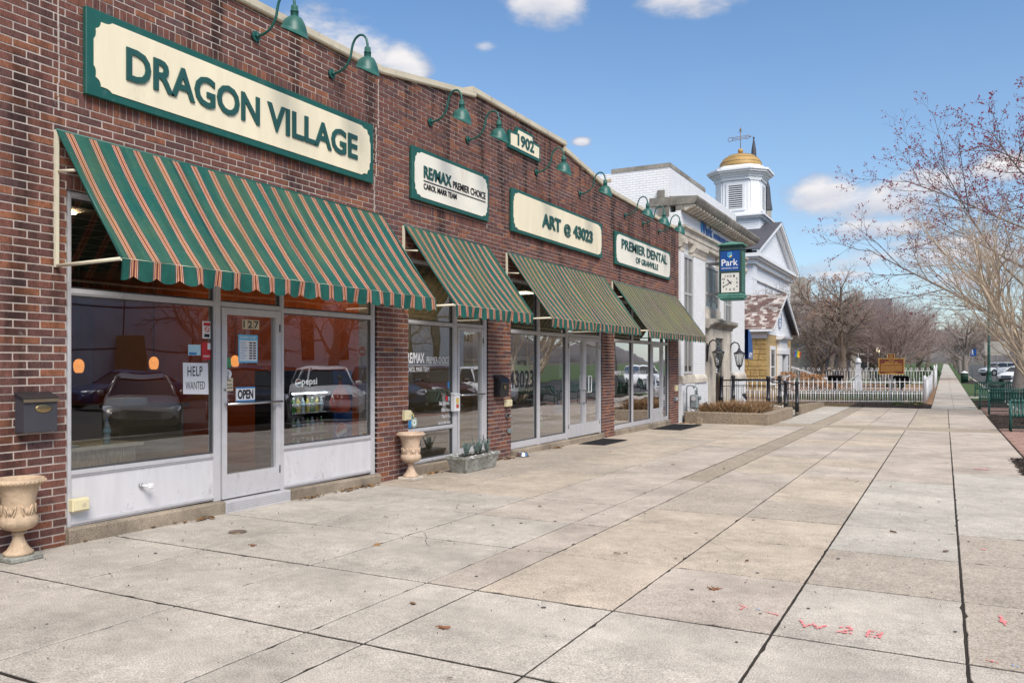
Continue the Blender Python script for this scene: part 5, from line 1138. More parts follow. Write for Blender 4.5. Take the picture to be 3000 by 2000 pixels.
for k, y in enumerate((16.3, 16.75)):
    t = thing('birdhouse_post', ('left', 'right')[k] + ' white pointed gift tag hanging inside the double doors', 'gift tag', (-.35, y, 1.4), 'gift tags inside the double doors'); MB().prism([(y, 1.35), (y+.14, 1.35), (y+.14, 1.68), (y+.07, 1.8), (y, 1.68)], 'yz', -.36, -.35).build('card', 'paper', t); MB().box(-.349, -.347, y+.03, y+.11, 1.5, 1.58).build('print', 'tan_print', t)
b = MB(); b.sphere((-.5, 16.55, .62), .16, 14, 8, (1, 1.1, .8)); b2 = thing('blue_vase', 'round blue glass vase low inside the double doors', 'vase', (-.5, 16.55, .5)); b.build('body', 'bottle_blue', b2); MB().lathe([(.05, .73), (.04, .78), (.06, .82)], (-.5, 16.55, 0), 12).build('neck', 'bottle_blue', b2)
b = MB(); b.box(-.75, -.3, 16.3, 16.8, .05, .48); tag(b.build('display_plinth', 'room_grey'), 'grey plinth under the blue vase', 'plinth')
# dental shop inside
b = MB(); b.box(-3, -2, 19.2, 21, .05, 1.1); b.box(-3.05, -1.95, 19.15, 21.05, 1.1, 1.15); tag(b.build('reception_desk', 'wood_board'), 'brown reception desk inside the last shop', 'desk')
# gas meter, stone, debris at the last corner
t = thing('gas_meter', 'grey gas meter with bent pipes at the end of the brick building', 'gas meter', (.3, 24.55, gz(24.5)))
gz0 = gz(24.5)
MB().tube([(.16, 24.5, gz0+.02), (.16, 24.5, .92), (.18, 24.52, .98), (.26, 24.56, 1.0), (.34, 24.6, .98), (.36, 24.62, .90)], .022, 8).build('inlet_pipe', 'pipe_grey', t)
MB().bbox(.24, .50, 24.5, 24.72, .28, .72, .05).build('meter_body', 'pipe_grey', t); MB().cyl((.37, 24.48, .6), .07, .03, 16, 'y').build('dial', 'aluminium', t); b = MB(); b.tube([(.45, 24.62, .70), (.45, 24.62, .9), (.40, 24.62, .97), (.3, 24.66, .97)], .02, 8); b.cyl((.52, 24.6, .62), .06, .05, 12, 'x'); b.build('regulator', 'pipe_grey', t)
def rock(name, label, c, s, mat, cat, seed):
    r = random.Random(seed); b = MB(); b.bbox(c[0]-s[0]/2, c[0]+s[0]/2, c[1]-s[1]/2, c[1]+s[1]/2, c[2], c[2]+s[2], min(s)*.12); b.v = [(x+r.uniform(-.012, .012), y+r.uniform(-.012, .012), z+r.uniform(-.008, .012)) for x, y, z in b.v]; return tag(b.build(name, mat), label, cat)
rock('stone_block', 'small mossy square stone by the planter wall', (.75, 23.75, gz(23.7)), (.16, .14, .19), 'agg_wall', 'stone', 3)
def litter(name, label, spots, n, spread, seed, mat='leaf_litter', size=.035):
    r = random.Random(seed); b = MB()
    for (x, y) in spots:
        for _ in range(n):
            px = x+r.gauss(0, spread[0]); py = y+r.gauss(0, spread[1]); px = max(px, .065); z = gz(py)+.004+r.uniform(0, .012); s = size*r.uniform(.5, 1.2); i = len(b.v)
            b.v += [(-s, -s*.5, 0), (s, -s*.4, .004), (s*.8, s*.5, .012), (-s*.7, s*.45, .006)]; b.f.append((i, i+1, i+2, i+3)); b.sm.append(False)
            b.xf(Matrix.Translation((px, py, z)) @ Matrix.Rotation(r.uniform(0, 6.3), 4, 'Z') @ Matrix.Rotation(r.uniform(-.5, .5), 4, 'X'), i)
    o = b.build(name, mat, kind='stuff'); return o
litter('dead_leaves', '', [(.12, 8.9), (.14, 8.6), (.13, 10.6), (.12, 12.75), (.2, 12.9), (.12, 15.2), (.2, 24.1), (.4, 24.2), (.12, 6.1), (.14, 7.8)], 26, (.035, .12), 11)
litter('scattered_leaves', '', [(2, 5), (4, 6), (3, 9), (5, 12), (6.5, 8), (2, 13), (5, 4.4), (1, 6.2)], 3, (.8, 1.2), 12, size=.03)
litter('pavement_specks', '', [(1.5, 5), (3, 4), (5, 5), (6.5, 6), (4, 8), (6, 11), (2, 8), (5, 15), (7.4, 7), (1, 4.2)], 30, (.9, 1.2), 13, 'bed_dark', .006)
r = random.Random(31)
for k, (x, y, lb, m_) in enumerate([(1.55, 5.45, 'brown dead leaf on the pavement in front of the door', 'leaf_brown'), (4.35, 4.3, 'reddish dried flower sprig lying on the front pavement', 'leaf_brown'), (.95, 5.85, 'round rusty drain cover lid lying by the sill', 'bronze_trim'), (5.62, 6.0, 'rusty brown mark and twig on the tan slab', 'leaf_brown')]):
    b = MB(); z = gz(y)+.006
    if k == 2: b.lathe([(.09, 0), (.085, .006), (.001, .006)], (x, y, z-.003), 18)
    else:
        for j in range(7): a = r.uniform(0, 6.28); L_ = r.uniform(.02, .07); b.tube([(x+r.uniform(-.04, .04), y+r.uniform(-.03, .03), z), (x+cos(a)*L_, y+sin(a)*L_*.6, z+.008)], [.006, .003], 4)
    tag(b.build('leaf' if k != 2 else 'drain_lid', m_), lb, 'leaf' if k != 2 else 'lid')
# spray paint marks on the slabs
def spray(pts, w_, mat, name='spray_mark'):
    b = MB(); r = random.Random(len(pts)*7+int(pts[0][0]*100))
    for (xa, ya), (xb, yb) in pts_pairs(pts):
        d = Vector((xb-xa, yb-ya, 0)); n = max(2, int(d.length/.02))
        for k in range(n):
            t_ = k/n; x = xa+d.x*t_; y = ya+d.y*t_; q = w_*r.uniform(.6, 1.2); jx, jy = r.uniform(-.004, .004), r.uniform(-.006, .006); z = gz(y)+.0075
            b.quad(*[(x+jx+q*cos(a*pi/3)*.8, y+jy+q*sin(a*pi/3)*1.1, z+r.uniform(0, .0006)) for a in range(6)])
    return b.build(name, mat, walk)
def pts_pairs(p): return list(zip(p, p[1:]))
Wx, Wy = 6.30, 5.42
spray([(Wx, Wy+.10), (Wx+.04, Wy-.02), (Wx+.08, Wy+.06), (Wx+.12, Wy-.02), (Wx+.16, Wy+.08)], .013, 'spray_pink'); spray([(Wx+.24, Wy+.08), (Wx+.30, Wy+.1), (Wx+.31, Wy+.05), (Wx+.23, Wy-.03), (Wx+.33, Wy-.02)], .013, 'spray_pink')
spray([(Wx+.41, Wy+.09), (Wx+.48, Wy+.08), (Wx+.47, Wy-.03), (Wx+.40, Wy-.03), (Wx+.41, Wy+.09)], .013, 'spray_pink'); spray([(Wx+.41, Wy+.03), (Wx+.48, Wy+.03)], .013, 'spray_pink')
spray([(5.88, 5.68), (5.96, 5.62)], .012, 'spray_pink'); spray([(5.90, 5.58), (5.93, 5.66)], .012, 'spray_pink'); spray([(6.0, 5.64), (6.03, 5.63)], .012, 'spray_blue'); spray([(6.07, 5.60), (6.17, 5.56)], .01, 'spray_pink')
spray([(7.44, 6.25), (7.46, 6.02)], .012, 'spray_pink'); spray([(7.44, 6.12), (7.475, 6.12)], .024, 'spray_pink'); spray([(7.33, 5.26), (7.40, 5.25)], .011, 'spray_pink'); spray([(7.45, 5.23), (7.50, 5.225)], .012, 'spray_blue'); spray([(7.54, 5.22), (7.60, 5.2)], .012, 'spray_pink')
spray([(7.55, 15.4), (7.75, 15.3)], .03, 'spray_pink'); spray([(7.42, 8.5), (7.46, 8.48)], .015, 'spray_pink'); spray([(7.62, 23.5), (7.72, 23.4)], .03, 'spray_pink'); spray([(7.7, 24.0), (7.95, 24.0)], .03, 'spray_pink')
b = MB(); b.box(7.55, 8.1, 23.5, 24.05, gz(23.7)-.004, gz(23.7)+.006); b.build('utility_cover', 'slab_grey', walk)

def cracks():
    r = random.Random(77); b = MB()
    for (x, y, a, L_) in ((1.7, 4.5, .4, .9), (5.6, 7.2, 1.9, .8), (6.6, 9.9, .1, 1.0), (3.0, 6.2, 2.4, .7), (7.7, 7.0, 1.2, .9), (4.6, 10.0, .2, 1.0), (2.0, 8.4, 1.1, .9), (5.7, 12.4, .1, 1.0), (7.8, 10.6, .2, 1.1)):
        p = Vector((x, y)); d = a; n = int(L_/.03); pts = []
        for k in range(n): d += r.gauss(0, .22); d += (a-d)*.12; p = p+Vector((cos(d), sin(d)))*.03; pts.append((p.x, p.y))
        for (xa, ya), (xb, yb) in zip(pts, pts[1:]):
            w_ = r.uniform(.0008, .0022); nx, ny = -(yb-ya), xb-xa; q = sqrt(nx*nx+ny*ny); nx, ny = nx/q*w_, ny/q*w_; z = .0058
            b.quad((xa-nx, ya-ny, gz(ya)+z), (xb-nx, yb-ny, gz(yb)+z), (xb+nx, yb+ny, gz(yb)+z), (xa+nx, ya+ny, gz(ya)+z))
    b.build('hairline_cracks', 'bed_dark', walk, kind='stuff')
    g = MB()
    for _ in range(90):
        x = r.uniform(.4, 8.2); y = r.uniform(3, 20); R_ = r.uniform(.008, .022); z = gz(y)+.0052; g.quad(*[(x+R_*r.uniform(.7, 1.1)*cos(k*pi/4), y+R_*r.uniform(.7, 1.1)*sin(k*pi/4), z) for k in range(8)])
    g.build('gum_spots', 'asphalt', walk, kind='stuff')
cracks()
# ------------------------------------------------------------------ the white bank
bank = thing('bank_building', 'white painted brick bank with stone cornice, pilasters and lanterns', 'building', (0, 24.4, -.2))
B0, B1 = 24.42, 33.5
b = MB(); b.box(-12, -.36, B0, B1, -.4, 7.70); b.box(-.36, -.16, B0, B1, -.4, 6.3)
b.build('wall', 'white_brick_paint', bank)
for q in ((.0, B0, 24.76, 1.30, 5.1), (.0, 25.90, 27.30, 1.30, 5.1), (-.06, 29.4, 30.15, 3.3, 5.1), (.0, 31.4, B1-.1, 1.30, 5.1)): MB().box(-.16, *q).build('pilaster', 'white_brick_paint', bank)
for q in ((B0, 27.55), (30.55, B1)): MB().box(-.16, .03, *q, -.4, 1.05).build('plinth', 'white_brick_paint', bank)
for a, c_ in ((B0, 24.80), (25.86, 27.34), (31.36, B1-.06)): MB().prism([(-.16, 1.05), (.07, 1.05), (.07, 1.18), (.05, 1.24), (.015, 1.30), (-.16, 1.30)], 'xz', a, c_).build('base_block', 'stone_pale', bank)
for a, c_ in ((24.81, 25.85), (30.2, 31.35)): MB().box(-.16, .045, a, c_, 1.052, 1.32).build('window_sill', 'stone_pale', bank)
for a, c_ in ((B0, 24.80), (25.86, 27.34), (29.36, 30.19), (31.36, B1-.06)):
    b = MB(); b.box(-.16, .015, a, c_, 5.1, 5.22); b.prism([(-.16, 5.225), (.02, 5.225), (.06, 5.31), (.10, 5.36), (.10, 5.48), (-.16, 5.48)], 'xz', a-.05, c_+.05); b.build('capital', 'stone_pale', bank)
b = MB(); b.prism([(-.16, 5.482), (.03, 5.482), (.03, 5.62), (.055, 5.63), (.055, 5.76), (.10, 5.82), (.14, 5.84), (.14, 5.90), (-.16, 5.90)], 'xz', B0-.03, B1); b.build('architrave', 'stone_pale', bank)
b = MB(); b.box(-.16, 0.0, B0, B1, 5.902, 6.34); b.build('frieze', 'white_brick_paint', bank)
b = MB(); b.prism([(-.358, 6.52), (.42, 6.52), (.47, 6.58), (.50, 6.64), (.52, 6.68), (.52, 6.74), (-.358, 6.80)], 'xz', B0-.02, B1+.35); b.box(-.16, .10, B0, B1+.05, 6.342, 6.40); b.box(-.16, .06, B0, B1, 6.40, 6.52)
b.box(-.95, -.36, B0-.14, B0-.002, 6.50, 6.76); b.box(-.70, -.36, B0-.1, B0-.002, 6.20, 6.50); b.box(-.72, -.50, B0-.08, B0-.002, 6.762, 7.0)
b.build('cornice', 'stone_cornice', bank)
mm = MB().prism([(.061, 6.345), (.15, 6.345), (.24, 6.40), (.36, 6.43), (.40, 6.46), (.40, 6.517), (.061, 6.517)], 'xz', -.095, .095); mdat = None
y = B0+.14
while y < B1+.2:
    if mdat is None: o = mm.build('modillion', 'stone_pale', bank); mdat = o.data; zz = o.location.copy(); y00 = y; o.location = (0, y, 0); base_off = bank['_o']
    else: o = link('modillion', mdat, bank); o.location = (0, y, 0)
    y += .37
b = MB(); b.box(-.50, -.365, B0, 28.4, 6.80, 7.70) if False else None
for a, c_, x1, z1 in ((B0-.02, 28.6, -.33, 7.70), (28.55, B1, -.42, 7.60)): MB().box(x1-.35, x1, a, c_, z1+.001, z1+.13).build('parapet_coping', 'stone_cornice', bank)
MB().box(-.358, -.345, B0, 28.5, 6.801, 7.70).build('parapet_face', 'white_brick_paint', bank)
MB().box(-2.25, -.68, B0-.02, B0+.3, 7.701, 7.83).build('parapet_coping', 'stone_cornice', bank); MB().box(-12, -2.25, B0-.02, B0+.28, 7.45, 7.53).build('parapet_coping', 'terracotta', bank)
def bank_window(y0, y1, z0, z1, rails, curt=True):
    b = MB(); x0, x1 = -.158, -.012
    b.box(x0, x1, y0, y0+.09, z0, z1); b.box(x0, x1, y1-.09, y1, z0, z1); b.box(x0, x1, y0+.09, y1-.09, z1-.1, z1); b.box(x0, x1, y0+.09, y1-.09, z0, z0+.08)
    ym = (y0+y1)/2; b.box(x0, x1-.015, ym-.025, ym+.025, z0+.08, z1-.1)
    for r_ in rails: b.box(x0, x1-.012, y0+.09, y1-.09, r_-.035, r_+.035)
    w_ = b.build('window', 'window_frame_grey', bank)
    for a, c_ in ((y0+.09, ym-.025), (ym+.025, y1-.09)): MB().box(-.1575, -.045, a, c_, z0+.08, z1-.1).build('pane', 'window_dark', w_)
    if curt:
        b = MB(); k = y0+.1
        while k < y1-.1:
            if rnd.random() < .7: b.box(-.0445, -.041, k, k+rnd.uniform(.03, .08), z0+.25, z1-.12)
            k += .11
        b.build('curtain', 'curtain', w_)
bank_window(24.80, 25.86, 1.34, 5.07, (2.6, 3.85)); bank_window(27.36, 29.2, 3.53, 5.03, (4.05,)); bank_window(30.22, 31.2, 1.34, 5.05, (2.6, 3.85))
MB().box(-.16, .02, 27.34, 29.36, 3.20, 3.525).build('spandrel', 'stone_pale', bank); MB().box(-.16, -.02, 29.2, 29.36, 3.53, 5.1).build('pier', 'stone_pale', bank)
# door surround
b = MB(); b.box(-.16, .10, 27.58, 28.18, -.2, 2.86); b.box(-.16, .10, 29.32, 30.48, -.2, 2.86); b.box(-.16, .095, 28.18, 29.32, 2.56, 2.86); b.box(-.05, .13, 28.05, 28.181, -.2, 2.7); b.box(-.05, .13, 29.319, 29.45, -.2, 2.7); b.box(-.05, .128, 28.18, 29.32, 2.555, 2.7); b.build('door_surround', 'stone_pale', bank)
MB().prism([(-.16, 2.862), (.12, 2.862), (.16, 2.95), (.30, 3.02), (.33, 3.06), (.33, 3.17), (-.16, 3.195)], 'xz', 27.3, 30.75).build('door_cornice', 'stone_cornice', bank)
b = MB(); b.box(-.158, .07, 28.182, 29.318, .15, 2.553); d_ = b.build('door', 'door_dark', bank); b = MB(); b.box(.0705, .08, 28.3, 28.7, 1.0, 2.4); b.box(.0705, .08, 28.8, 29.2, 1.0, 2.4); b.build('door_panel', 'window_dark', d_)
b = MB()
for k in range(6): b.box(.082, .084, 28.42, 28.6, 1.35+k*.09, 1.40+k*.09)
b.build('hours_lettering', 'white_letter', d_); MB().tube([(.07, 28.74, .9), (.11, 28.74, .95), (.11, 28.74, 1.3), (.07, 28.74, 1.35)], .012, 6).build('handle', 'brass', d_)
text_on(bank, 'wall_letter', 'Park', (.0, 27.05, 6.0), FU, FV, 1.15, .34, 'bank_blue', .03, .03, each=True); text_on(bank, 'wall_letter', 'NATIONAL BANK', (.0, 28.4, 6.02), FU, FV, 2.9, .17, 'bank_blue', .03, .03)
b = MB(); b.prism([(26.70, 6.34), (26.70, 6.12), (26.82, 5.99), (26.94, 6.12), (26.94, 6.34), (26.82, 6.31)][::-1], 'yz', .001, .03); b.build('wall_emblem', 'blue_print', bank)
# ATM awning at the far side
t = thing('small_awning', 'dark blue canopy lettered ATM at the far corner of the bank', 'awning', (-.3, B1, 2)); b = MB()
for k in range(7):
    a = k/6*pi/2; b.v += [(-1.5, B1+.9*sin(a)+.02, 2.05+1.0*cos(a)), (.12, B1+.9*sin(a)+.02, 2.05+1.0*cos(a))]
for k in range(6): b.f.append((2*k, 2*k+1, 2*k+3, 2*k+2)); b.sm.append(True)
b.v += [(.12, B1+.02, 2.05), (-1.5, B1+.02, 2.05)]; b.f.append((1, 3, 5, 7, 9, 11, 13, 14)); b.sm.append(False); b.quad((-1.5, B1+.92, 2.05), (.12, B1+.92, 2.05), (.12, B1+.92, 1.85), (-1.5, B1+.92, 1.85)); b.quad((.12, B1+.02, 2.05), (.12, B1+.92, 2.05), (.12, B1+.92, 1.85), (.12, B1+.02, 1.85)); b.build('cloth', 'bank_blue', t)
text_on(t, 'lettering', 'ATM', (.122, B1+.15, 1.9), FU, FV, .6, .22, 'white_letter', .02, .004)
# lanterns
def lantern(label, y):
    t = thing('wall_lantern', label, 'lantern', (.03, y, 1.6), 'black wall lanterns beside the bank door'); x = .10
    MB().bbox(.001+.0, .04, y-.06, y+.06, 1.72, 2.35, .015).build('back_plate', 'black_iron', t)
    MB().tube([(.04, y, 1.8), (.06, y, 2.2), (.11, y, 2.38), (.22, y, 2.46), (.34, y, 2.42), (.40, y, 2.32), (.40, y, 2.22)], .025, 8).build('arm', 'black_iron', t)
    c = (.40, y, 0); MB().lathe([(.02, 2.27), (.045, 2.22), (.05, 2.18), (.10, 2.12), (.21, 2.06), (.22, 2.03), (.20, 2.02)], c, 8, sm=False).build('cap', 'black_iron', t)
    b = MB()
    for k in range(8): a = k*pi/4+pi/8; b.tube([(.40+.185*cos(a), y+.185*sin(a), 2.02), (.40+.10*cos(a), y+.10*sin(a), 1.62)], .009, 5)
    b.lathe([(.10, 1.62), (.115, 1.60), (.07, 1.55), (.02, 1.50), (.035, 1.47), (.001, 1.42)], c, 10); b.build('cage', 'black_iron', t)
    MB().lathe([(.178, 2.018), (.095, 1.622)], c, 8, sm=False).build('glass', 'glass_lantern', t); MB().lathe([(.02, 1.62), (.02, 1.78), (.001, 1.80)], c, 8).build('candle', 'paper', t)
lantern('black lantern on the near side of the bank door', 27.45); lantern('black lantern on the far side of the bank door', 30.62)
# hanging clock
t = thing('clock_sign', 'green copper hanging clock box with blue bank panel above a white dial', 'clock', (.78, 27.5, 3.8))
cx0, cx1, cy0, cy1 = .42, 1.15, 27.5, 28.15
for z in (5.05, 4.02): MB().box(-.16, cx0+.02, 27.74, 27.84, z-.05, z+.05).build('wall_bracket', 'bracket_grey', t)
MB().box(cx0, cx1, cy0+.02, cy1-.02, 4.0, 5.45).build('body', 'patina_dark', t)
def fr(x0, x1, y0, y1, za, zb, g): return (x0-g, x1+g, y0-g, y1+g, za, zb)
b = MB(); b.box(*fr(cx0, cx1, cy0, cy1, 3.86, 4.0, .03)); b.box(*fr(cx0, cx1, cy0, cy1, 3.80, 3.858, -.02)); b.box(*fr(cx0, cx1, cy0, cy1, 3.93, 3.96, .05)); b.build('base_moulding', 'copper_patina', t)
b = MB(); b.box(*fr(cx0, cx1, cy0, cy1, 5.45, 5.50, .02)); b.box(*fr(cx0, cx1, cy0, cy1, 5.502, 5.62, -.01)); b.build('top_moulding', 'patina_dark', t)
b = MB(); b.box(*fr(cx0, cx1, cy0, cy1, 5.622, 5.66, .07)); i = len(b.v); b.v += [(cx0-.07, cy0-.07, 5.66), (cx1+.07, cy0-.07, 5.66), (cx1+.07, cy1+.07, 5.66), (cx0-.07, cy1+.07, 5.66), ((cx0+cx1)/2, (cy0+cy1)/2, 5.78)]; b.f += [(i, i+1, i+4), (i+1, i+2, i+4), (i+2, i+3, i+4), (i+3, i, i+4)]; b.sm += [False]*4; b.build('roof', 'copper_patina', t)
b = MB()
for xa in (cx0-.004, cx1-.036): b.box(xa, xa+.04, cy0-.015, cy0+.03, 4.001, 5.449)
b.box(cx0+.036, cx1-.036, cy0-.012, cy0+.02, 4.70, 4.76); b.build('front_frame', 'patina_dark', t)
MB().box(cx0+.04, cx1-.04, cy0, cy0+.019, 4.762, 5.44).build('blue_panel', 'bank_blue', t); MB().box(cx0+.07, cx1-.07, cy0, cy0+.019, 4.04, 4.69).build('dial', 'clock_face', t)
YF = cy0-.0015; XU, XV = (1, 0, 0), (0, 0, 1)
text_on(t, 'lettering', 'Park', (.50, YF, 4.93), XU, XV, .54, .22, 'white_letter', .012, .002); text_on(t, 'lettering', 'NATIONAL BANK', (.50, YF, 4.83), XU, XV, .55, .042, 'white_letter', .01, .002)
b = MB(); b.prism([(.70, 5.38), (.70, 5.24), (.77, 5.19), (.84, 5.24), (.84, 5.38)], 'xz', YF-.003, YF); b.build('emblem', 'sky_blue', t); b = MB(); b.prism([(.77, 5.19), (.845, 5.24), (.845, 5.29), (.77, 5.24)], 'xz', YF-.006, YF-.0035); b.build('emblem_corner', 'yellow_print', t); text_on(t, 'emblem_letter', 'P', (.72, YF-.0035, 5.25), XU, XV, .09, .11, 'bank_blue', .01, .001)
cc = (.785, 4.365)
for k in range(1, 13):
    a = pi/2 - k*pi/6; rx = .245/max(abs(cos(a)), abs(sin(a)), .82)*.9; s_ = str(k); w_ = .05*len(s_)*.8+.015; px = cc[0]+rx*cos(a); pz = cc[1]+rx*sin(a); text_on(t, 'numeral', s_, (px-w_/2, YF, pz-.036), XU, XV, w_, .072, 'ink', .02, .002)
def hand(a, L_, tail, w_, yo):
    d = Vector((cos(a), 0, sin(a))); n_ = Vector((-sin(a), 0, cos(a))); c_ = Vector((cc[0], yo, cc[1])); b = MB(); b.quad(*[tuple(q) for q in (c_-d*tail-n_*w_*.8, c_+d*L_*.6-n_*w_, c_+d*L_, c_+d*L_*.6+n_*w_, c_-d*tail+n_*w_*.8)]); b.build('hand', 'ink', t)
hand(pi/2-(10.66)*pi/6, .17, .06, .018, YF-.006); hand(pi/2-(40)*pi/30, .25, .07, .013, YF-.009)
b = MB()
for k in range(26):
    for j in range(7): b.box(cx1+.001, cx1+.012, cy0+.07+j*.075, cy0+.11+j*.075, 4.06+k*.053, 4.09+k*.053)
b.build('side_grille', 'copper_patina', t, kind='stuff')

# planter, walk, steps, railings in front of the bank
t = thing('raised_planter', 'low exposed-aggregate planter wall around dry grasses in front of the bank', 'planter', (1.3, 24.5, gz(24.5))); g0 = gz(24.5)
def cham(x0, x1, y0, y1, z0, z1, m, nm, par): return MB().bbox(x0, x1, y0, y1, z0, z1, .025).build(nm, m, par)
cham(.12, 2.62, 24.36, 24.60, g0-.1, .21, 'agg_wall', 'wall_section', t); cham(2.38, 2.622, 24.605, 28.6, g0-.1, .212, 'agg_wall', 'wall_section', t); cham(1.85, 2.375, 28.4, 28.6, g0-.1, .17, 'agg_wall', 'wall_section', t)
MB().box(.05, 2.37, 24.61, 28.38, -.2, .06).build('soil', 'mulch', t)
t = thing('low_wall', 'low exposed-aggregate kerb wall beyond the bank steps', 'wall', (2.45, 34, gz(33))); b = MB(); b.prism([(30.9, -.3), (37.2, -.3), (37.2, .02), (31.0, .16), (30.9, .13)], 'yz', 2.3, 2.55); b.build('wall_section', 'agg_wall', t)
t = thing('entrance_steps', 'pale concrete landing and step at the bank door', 'steps', (1.2, 29.8, -.15)); MB().bbox(.135, 1.98, 28.62, 31.2, -.3, .15, .012).build('landing', 'slab_pale', t); MB().bbox(1.985, 2.36, 28.62, 30.88, -.3, .0, .012).build('step', 'slab_pale', t)
def railing(label, y, xs, zb):
    t = thing('railing', label, 'railing', (xs[1], y, 0), 'black iron railings at the bank steps')
    for x, z in zip(xs, zb): MB().lathe([(.075, z-.02), (.075, z+.30), (.082, z+.31), (.082, z+.335), (.062, z+.35), (.062, z+.98), (.078, z+.99), (.085, z+1.03), (.07, z+1.06), (.04, z+1.085), (.001, z+1.09)], (x, y, 0), 14).build('post', 'black_iron', t)
    for dz in (.93, .72, .10):
        b = MB(); b.tube([(xs[0], y, zb[0]+dz), (xs[1], y, zb[1]+dz), (xs[2], y, zb[2]+dz)], .022 if dz > .9 else .011, 8); b.build('rail', 'black_iron', t)
    n = 9
    for k in range(1, n):
        x = xs[0]+(xs[1]-xs[0])*k/n; MB().tube([(x, y, zb[0]+.10), (x, y, zb[0]+.72+(.18 if k % 2 else .0))], .008, 5).build('baluster', 'black_iron', t)
    for k in range(1, 4): x = xs[1]+(xs[2]-xs[1])*k/4; z = zb[1]+(zb[2]-zb[1])*k/4; MB().tube([(x, y, z+.1), (x, y, z+.72)], .008, 5).build('baluster', 'black_iron', t)
railing('near black railing with round posts at the bank steps', 28.95, (.14, 1.75, 2.33), (.15, .15, 0)); railing('far black railing with round posts at the bank steps', 30.75, (.15, 1.82, 2.42), (.15, .15, -.05))
def spot(label, x, y, z, tilt):
    t = thing('flood_light', label, 'flood light', (x, y, z), 'small flood lights before the bank'); MB().tube([(x, y, z), (x, y, z+.17)], .012, 6).build('stake', 'black_iron', t)
    b = MB(); b.lathe([(.035, 0), (.05, .06), (.075, .2), (.078, .24), (.06, .235), (.001, .2)], (0, 0, 0), 14); b.xf(Matrix.Translation((x, y, z+.16)) @ Matrix.Rotation(tilt, 4, 'Y')); b.build('head', 'black_iron', t)
spot('dark flood light aimed at the wall behind the grasses', .55, 25.6, .06, -.55); spot('dark flood light seen through the near railing', 1.0, 28.0, .06, -.4) if False else spot('dark flood light beyond the near railing', .45, 31.6, .15, -.45)
jb = thing('wall_socket', 'grey weatherproof socket low on the white bank wall', 'socket', (.03, 25.9, .7)); MB().bbox(.031, .08, 25.85, 26.0, .62, .82, .01).build('box', 'pipe_grey', jb); MB().box(.08, .084, 25.88, 25.97, .66, .78).build('cover', 'black_iron', jb); MB().tube([(.06, 25.92, .62), (.06, 25.94, .1)], .01, 5).build('conduit', 'pipe_grey', jb)
def grass_clump(label, x, y, h, n, seed, zb=.06):
    r = random.Random(seed); t = thing('ornamental_grass', label, 'grass clump', (x, y, zb), 'dry grass clumps in the raised planter'); b = MB()
    for _ in range(n):
        a = r.uniform(0, 6.28); rad = abs(r.gauss(0, .16)); px, py = x+cos(a)*rad, y+sin(a)*rad; L_ = h*r.uniform(.6, 1.1); lean = rad*1.1+r.uniform(0, .14); w_ = r.uniform(.006, .012); q = a+r.uniform(-.7, .7)
        m_ = (px+cos(q)*lean*.4, py+sin(q)*lean*.4, zb+L_*.6); e = (px+cos(q)*lean, py+sin(q)*lean, zb+L_); o_ = r.uniform(0, 3.14); dx, dy = cos(o_)*w_, sin(o_)*w_; i = len(b.v)
        b.v += [(px-dx, py-dy, zb), (px+dx, py+dy, zb), (m_[0]+dx, m_[1]+dy, m_[2]), (m_[0]-dx, m_[1]-dy, m_[2]), e]; b.f += [(i, i+1, i+2, i+3), (i+3, i+2, i+4)]; b.sm += [False]*2
    b.build('blades', 'dry_grass', t); MB().sphere((x, y, zb+.02), .22, 10, 5, (1, 1, .35)).build('crown', 'soil', t)
for k, (x, y, h, lb) in enumerate([(.62, 25.05, .42, 'dry grass clump at the left end of the bank planter'), (1.0, 25.2, .46, 'second dry grass clump from the left in the bank planter'), (1.4, 25.15, .45, 'third dry grass clump from the left in the bank planter'), (1.78, 25.5, .48, 'fourth dry grass clump from the left in the bank planter'), (1.25, 25.9, .5, 'dry grass clump behind the others in the bank planter'), (1.9, 27.2, .42, 'lone dry grass clump at the far end of the planter')]): grass_clump(lb, x, y, h, 330, 40+k)

# ------------------------------------------------------------------ sandstone museum
mus = thing('stone_museum', 'small yellow sandstone building with white gable and patchy slate roof', 'building', (-4, 47, -.2))
MX, M0, M1, ME = -1.13, 44.0, 51.6, 3.22; MXB = -8.5
MB().box(MXB, MX, M0+.04, M1, -.3, ME).build('wall', 'sand_mortar', mus)
r = random.Random(9); z = -.1
while z < ME-.05:
    h = min(r.choice((.2, .26, .32)), ME-z-.01); x = MX
    first = True
    while x > -4.2:
        L_ = r.uniform(.35, .95)
        if not first or True:
            bb = MB().bbox(max(x-L_+.012, -4.4), x-.012 if not first else x+.012, M0-.005-r.uniform(0, .02), M0+.1, z+.01, z+h-.01, .015); bb.build('stone', 'sandstone', mus)
        x -= L_; first = False
    z += h
z = -.1; k = 0
while z < ME-.06:      # smoother dressed front
    h = min(.42, ME-z-.01); y = M0+.06
    while y < M1-.02:
        L_ = .9 if (k % 2 == 0 or y > M0+.1) else .45; e = min(y+L_, M1-.01); MB().box(MX-.05, MX+.012, y+.004, e-.004, z+.004, z+h-.004).build('stone', 'sandstone_face', mus); y = e
    z += h; k += 1
def museum_window(y0, y1, z0, z1, rails):
    b = MB(); x0, x1 = MX+.013, MX+.06; b.box(x0, x1, y0, y0+.12, z0, z1); b.box(x0, x1, y1-.12, y1, z0, z1); b.box(x0, x1, y0+.12, y1-.12, z1-.2, z1); b.box(x0, x1, y0+.12, y1-.12, z0, z0+.1)
    for q in rails: b.box(x0, x1-.01, y0+.12, y1-.12, q-.03, q+.03)
    o = b.build('window', 'white_paint', mus); MB().box(x0, x0+.012, y0+.12, y1-.12, z0+.1, z1-.2).build('pane', 'window_dark', o)
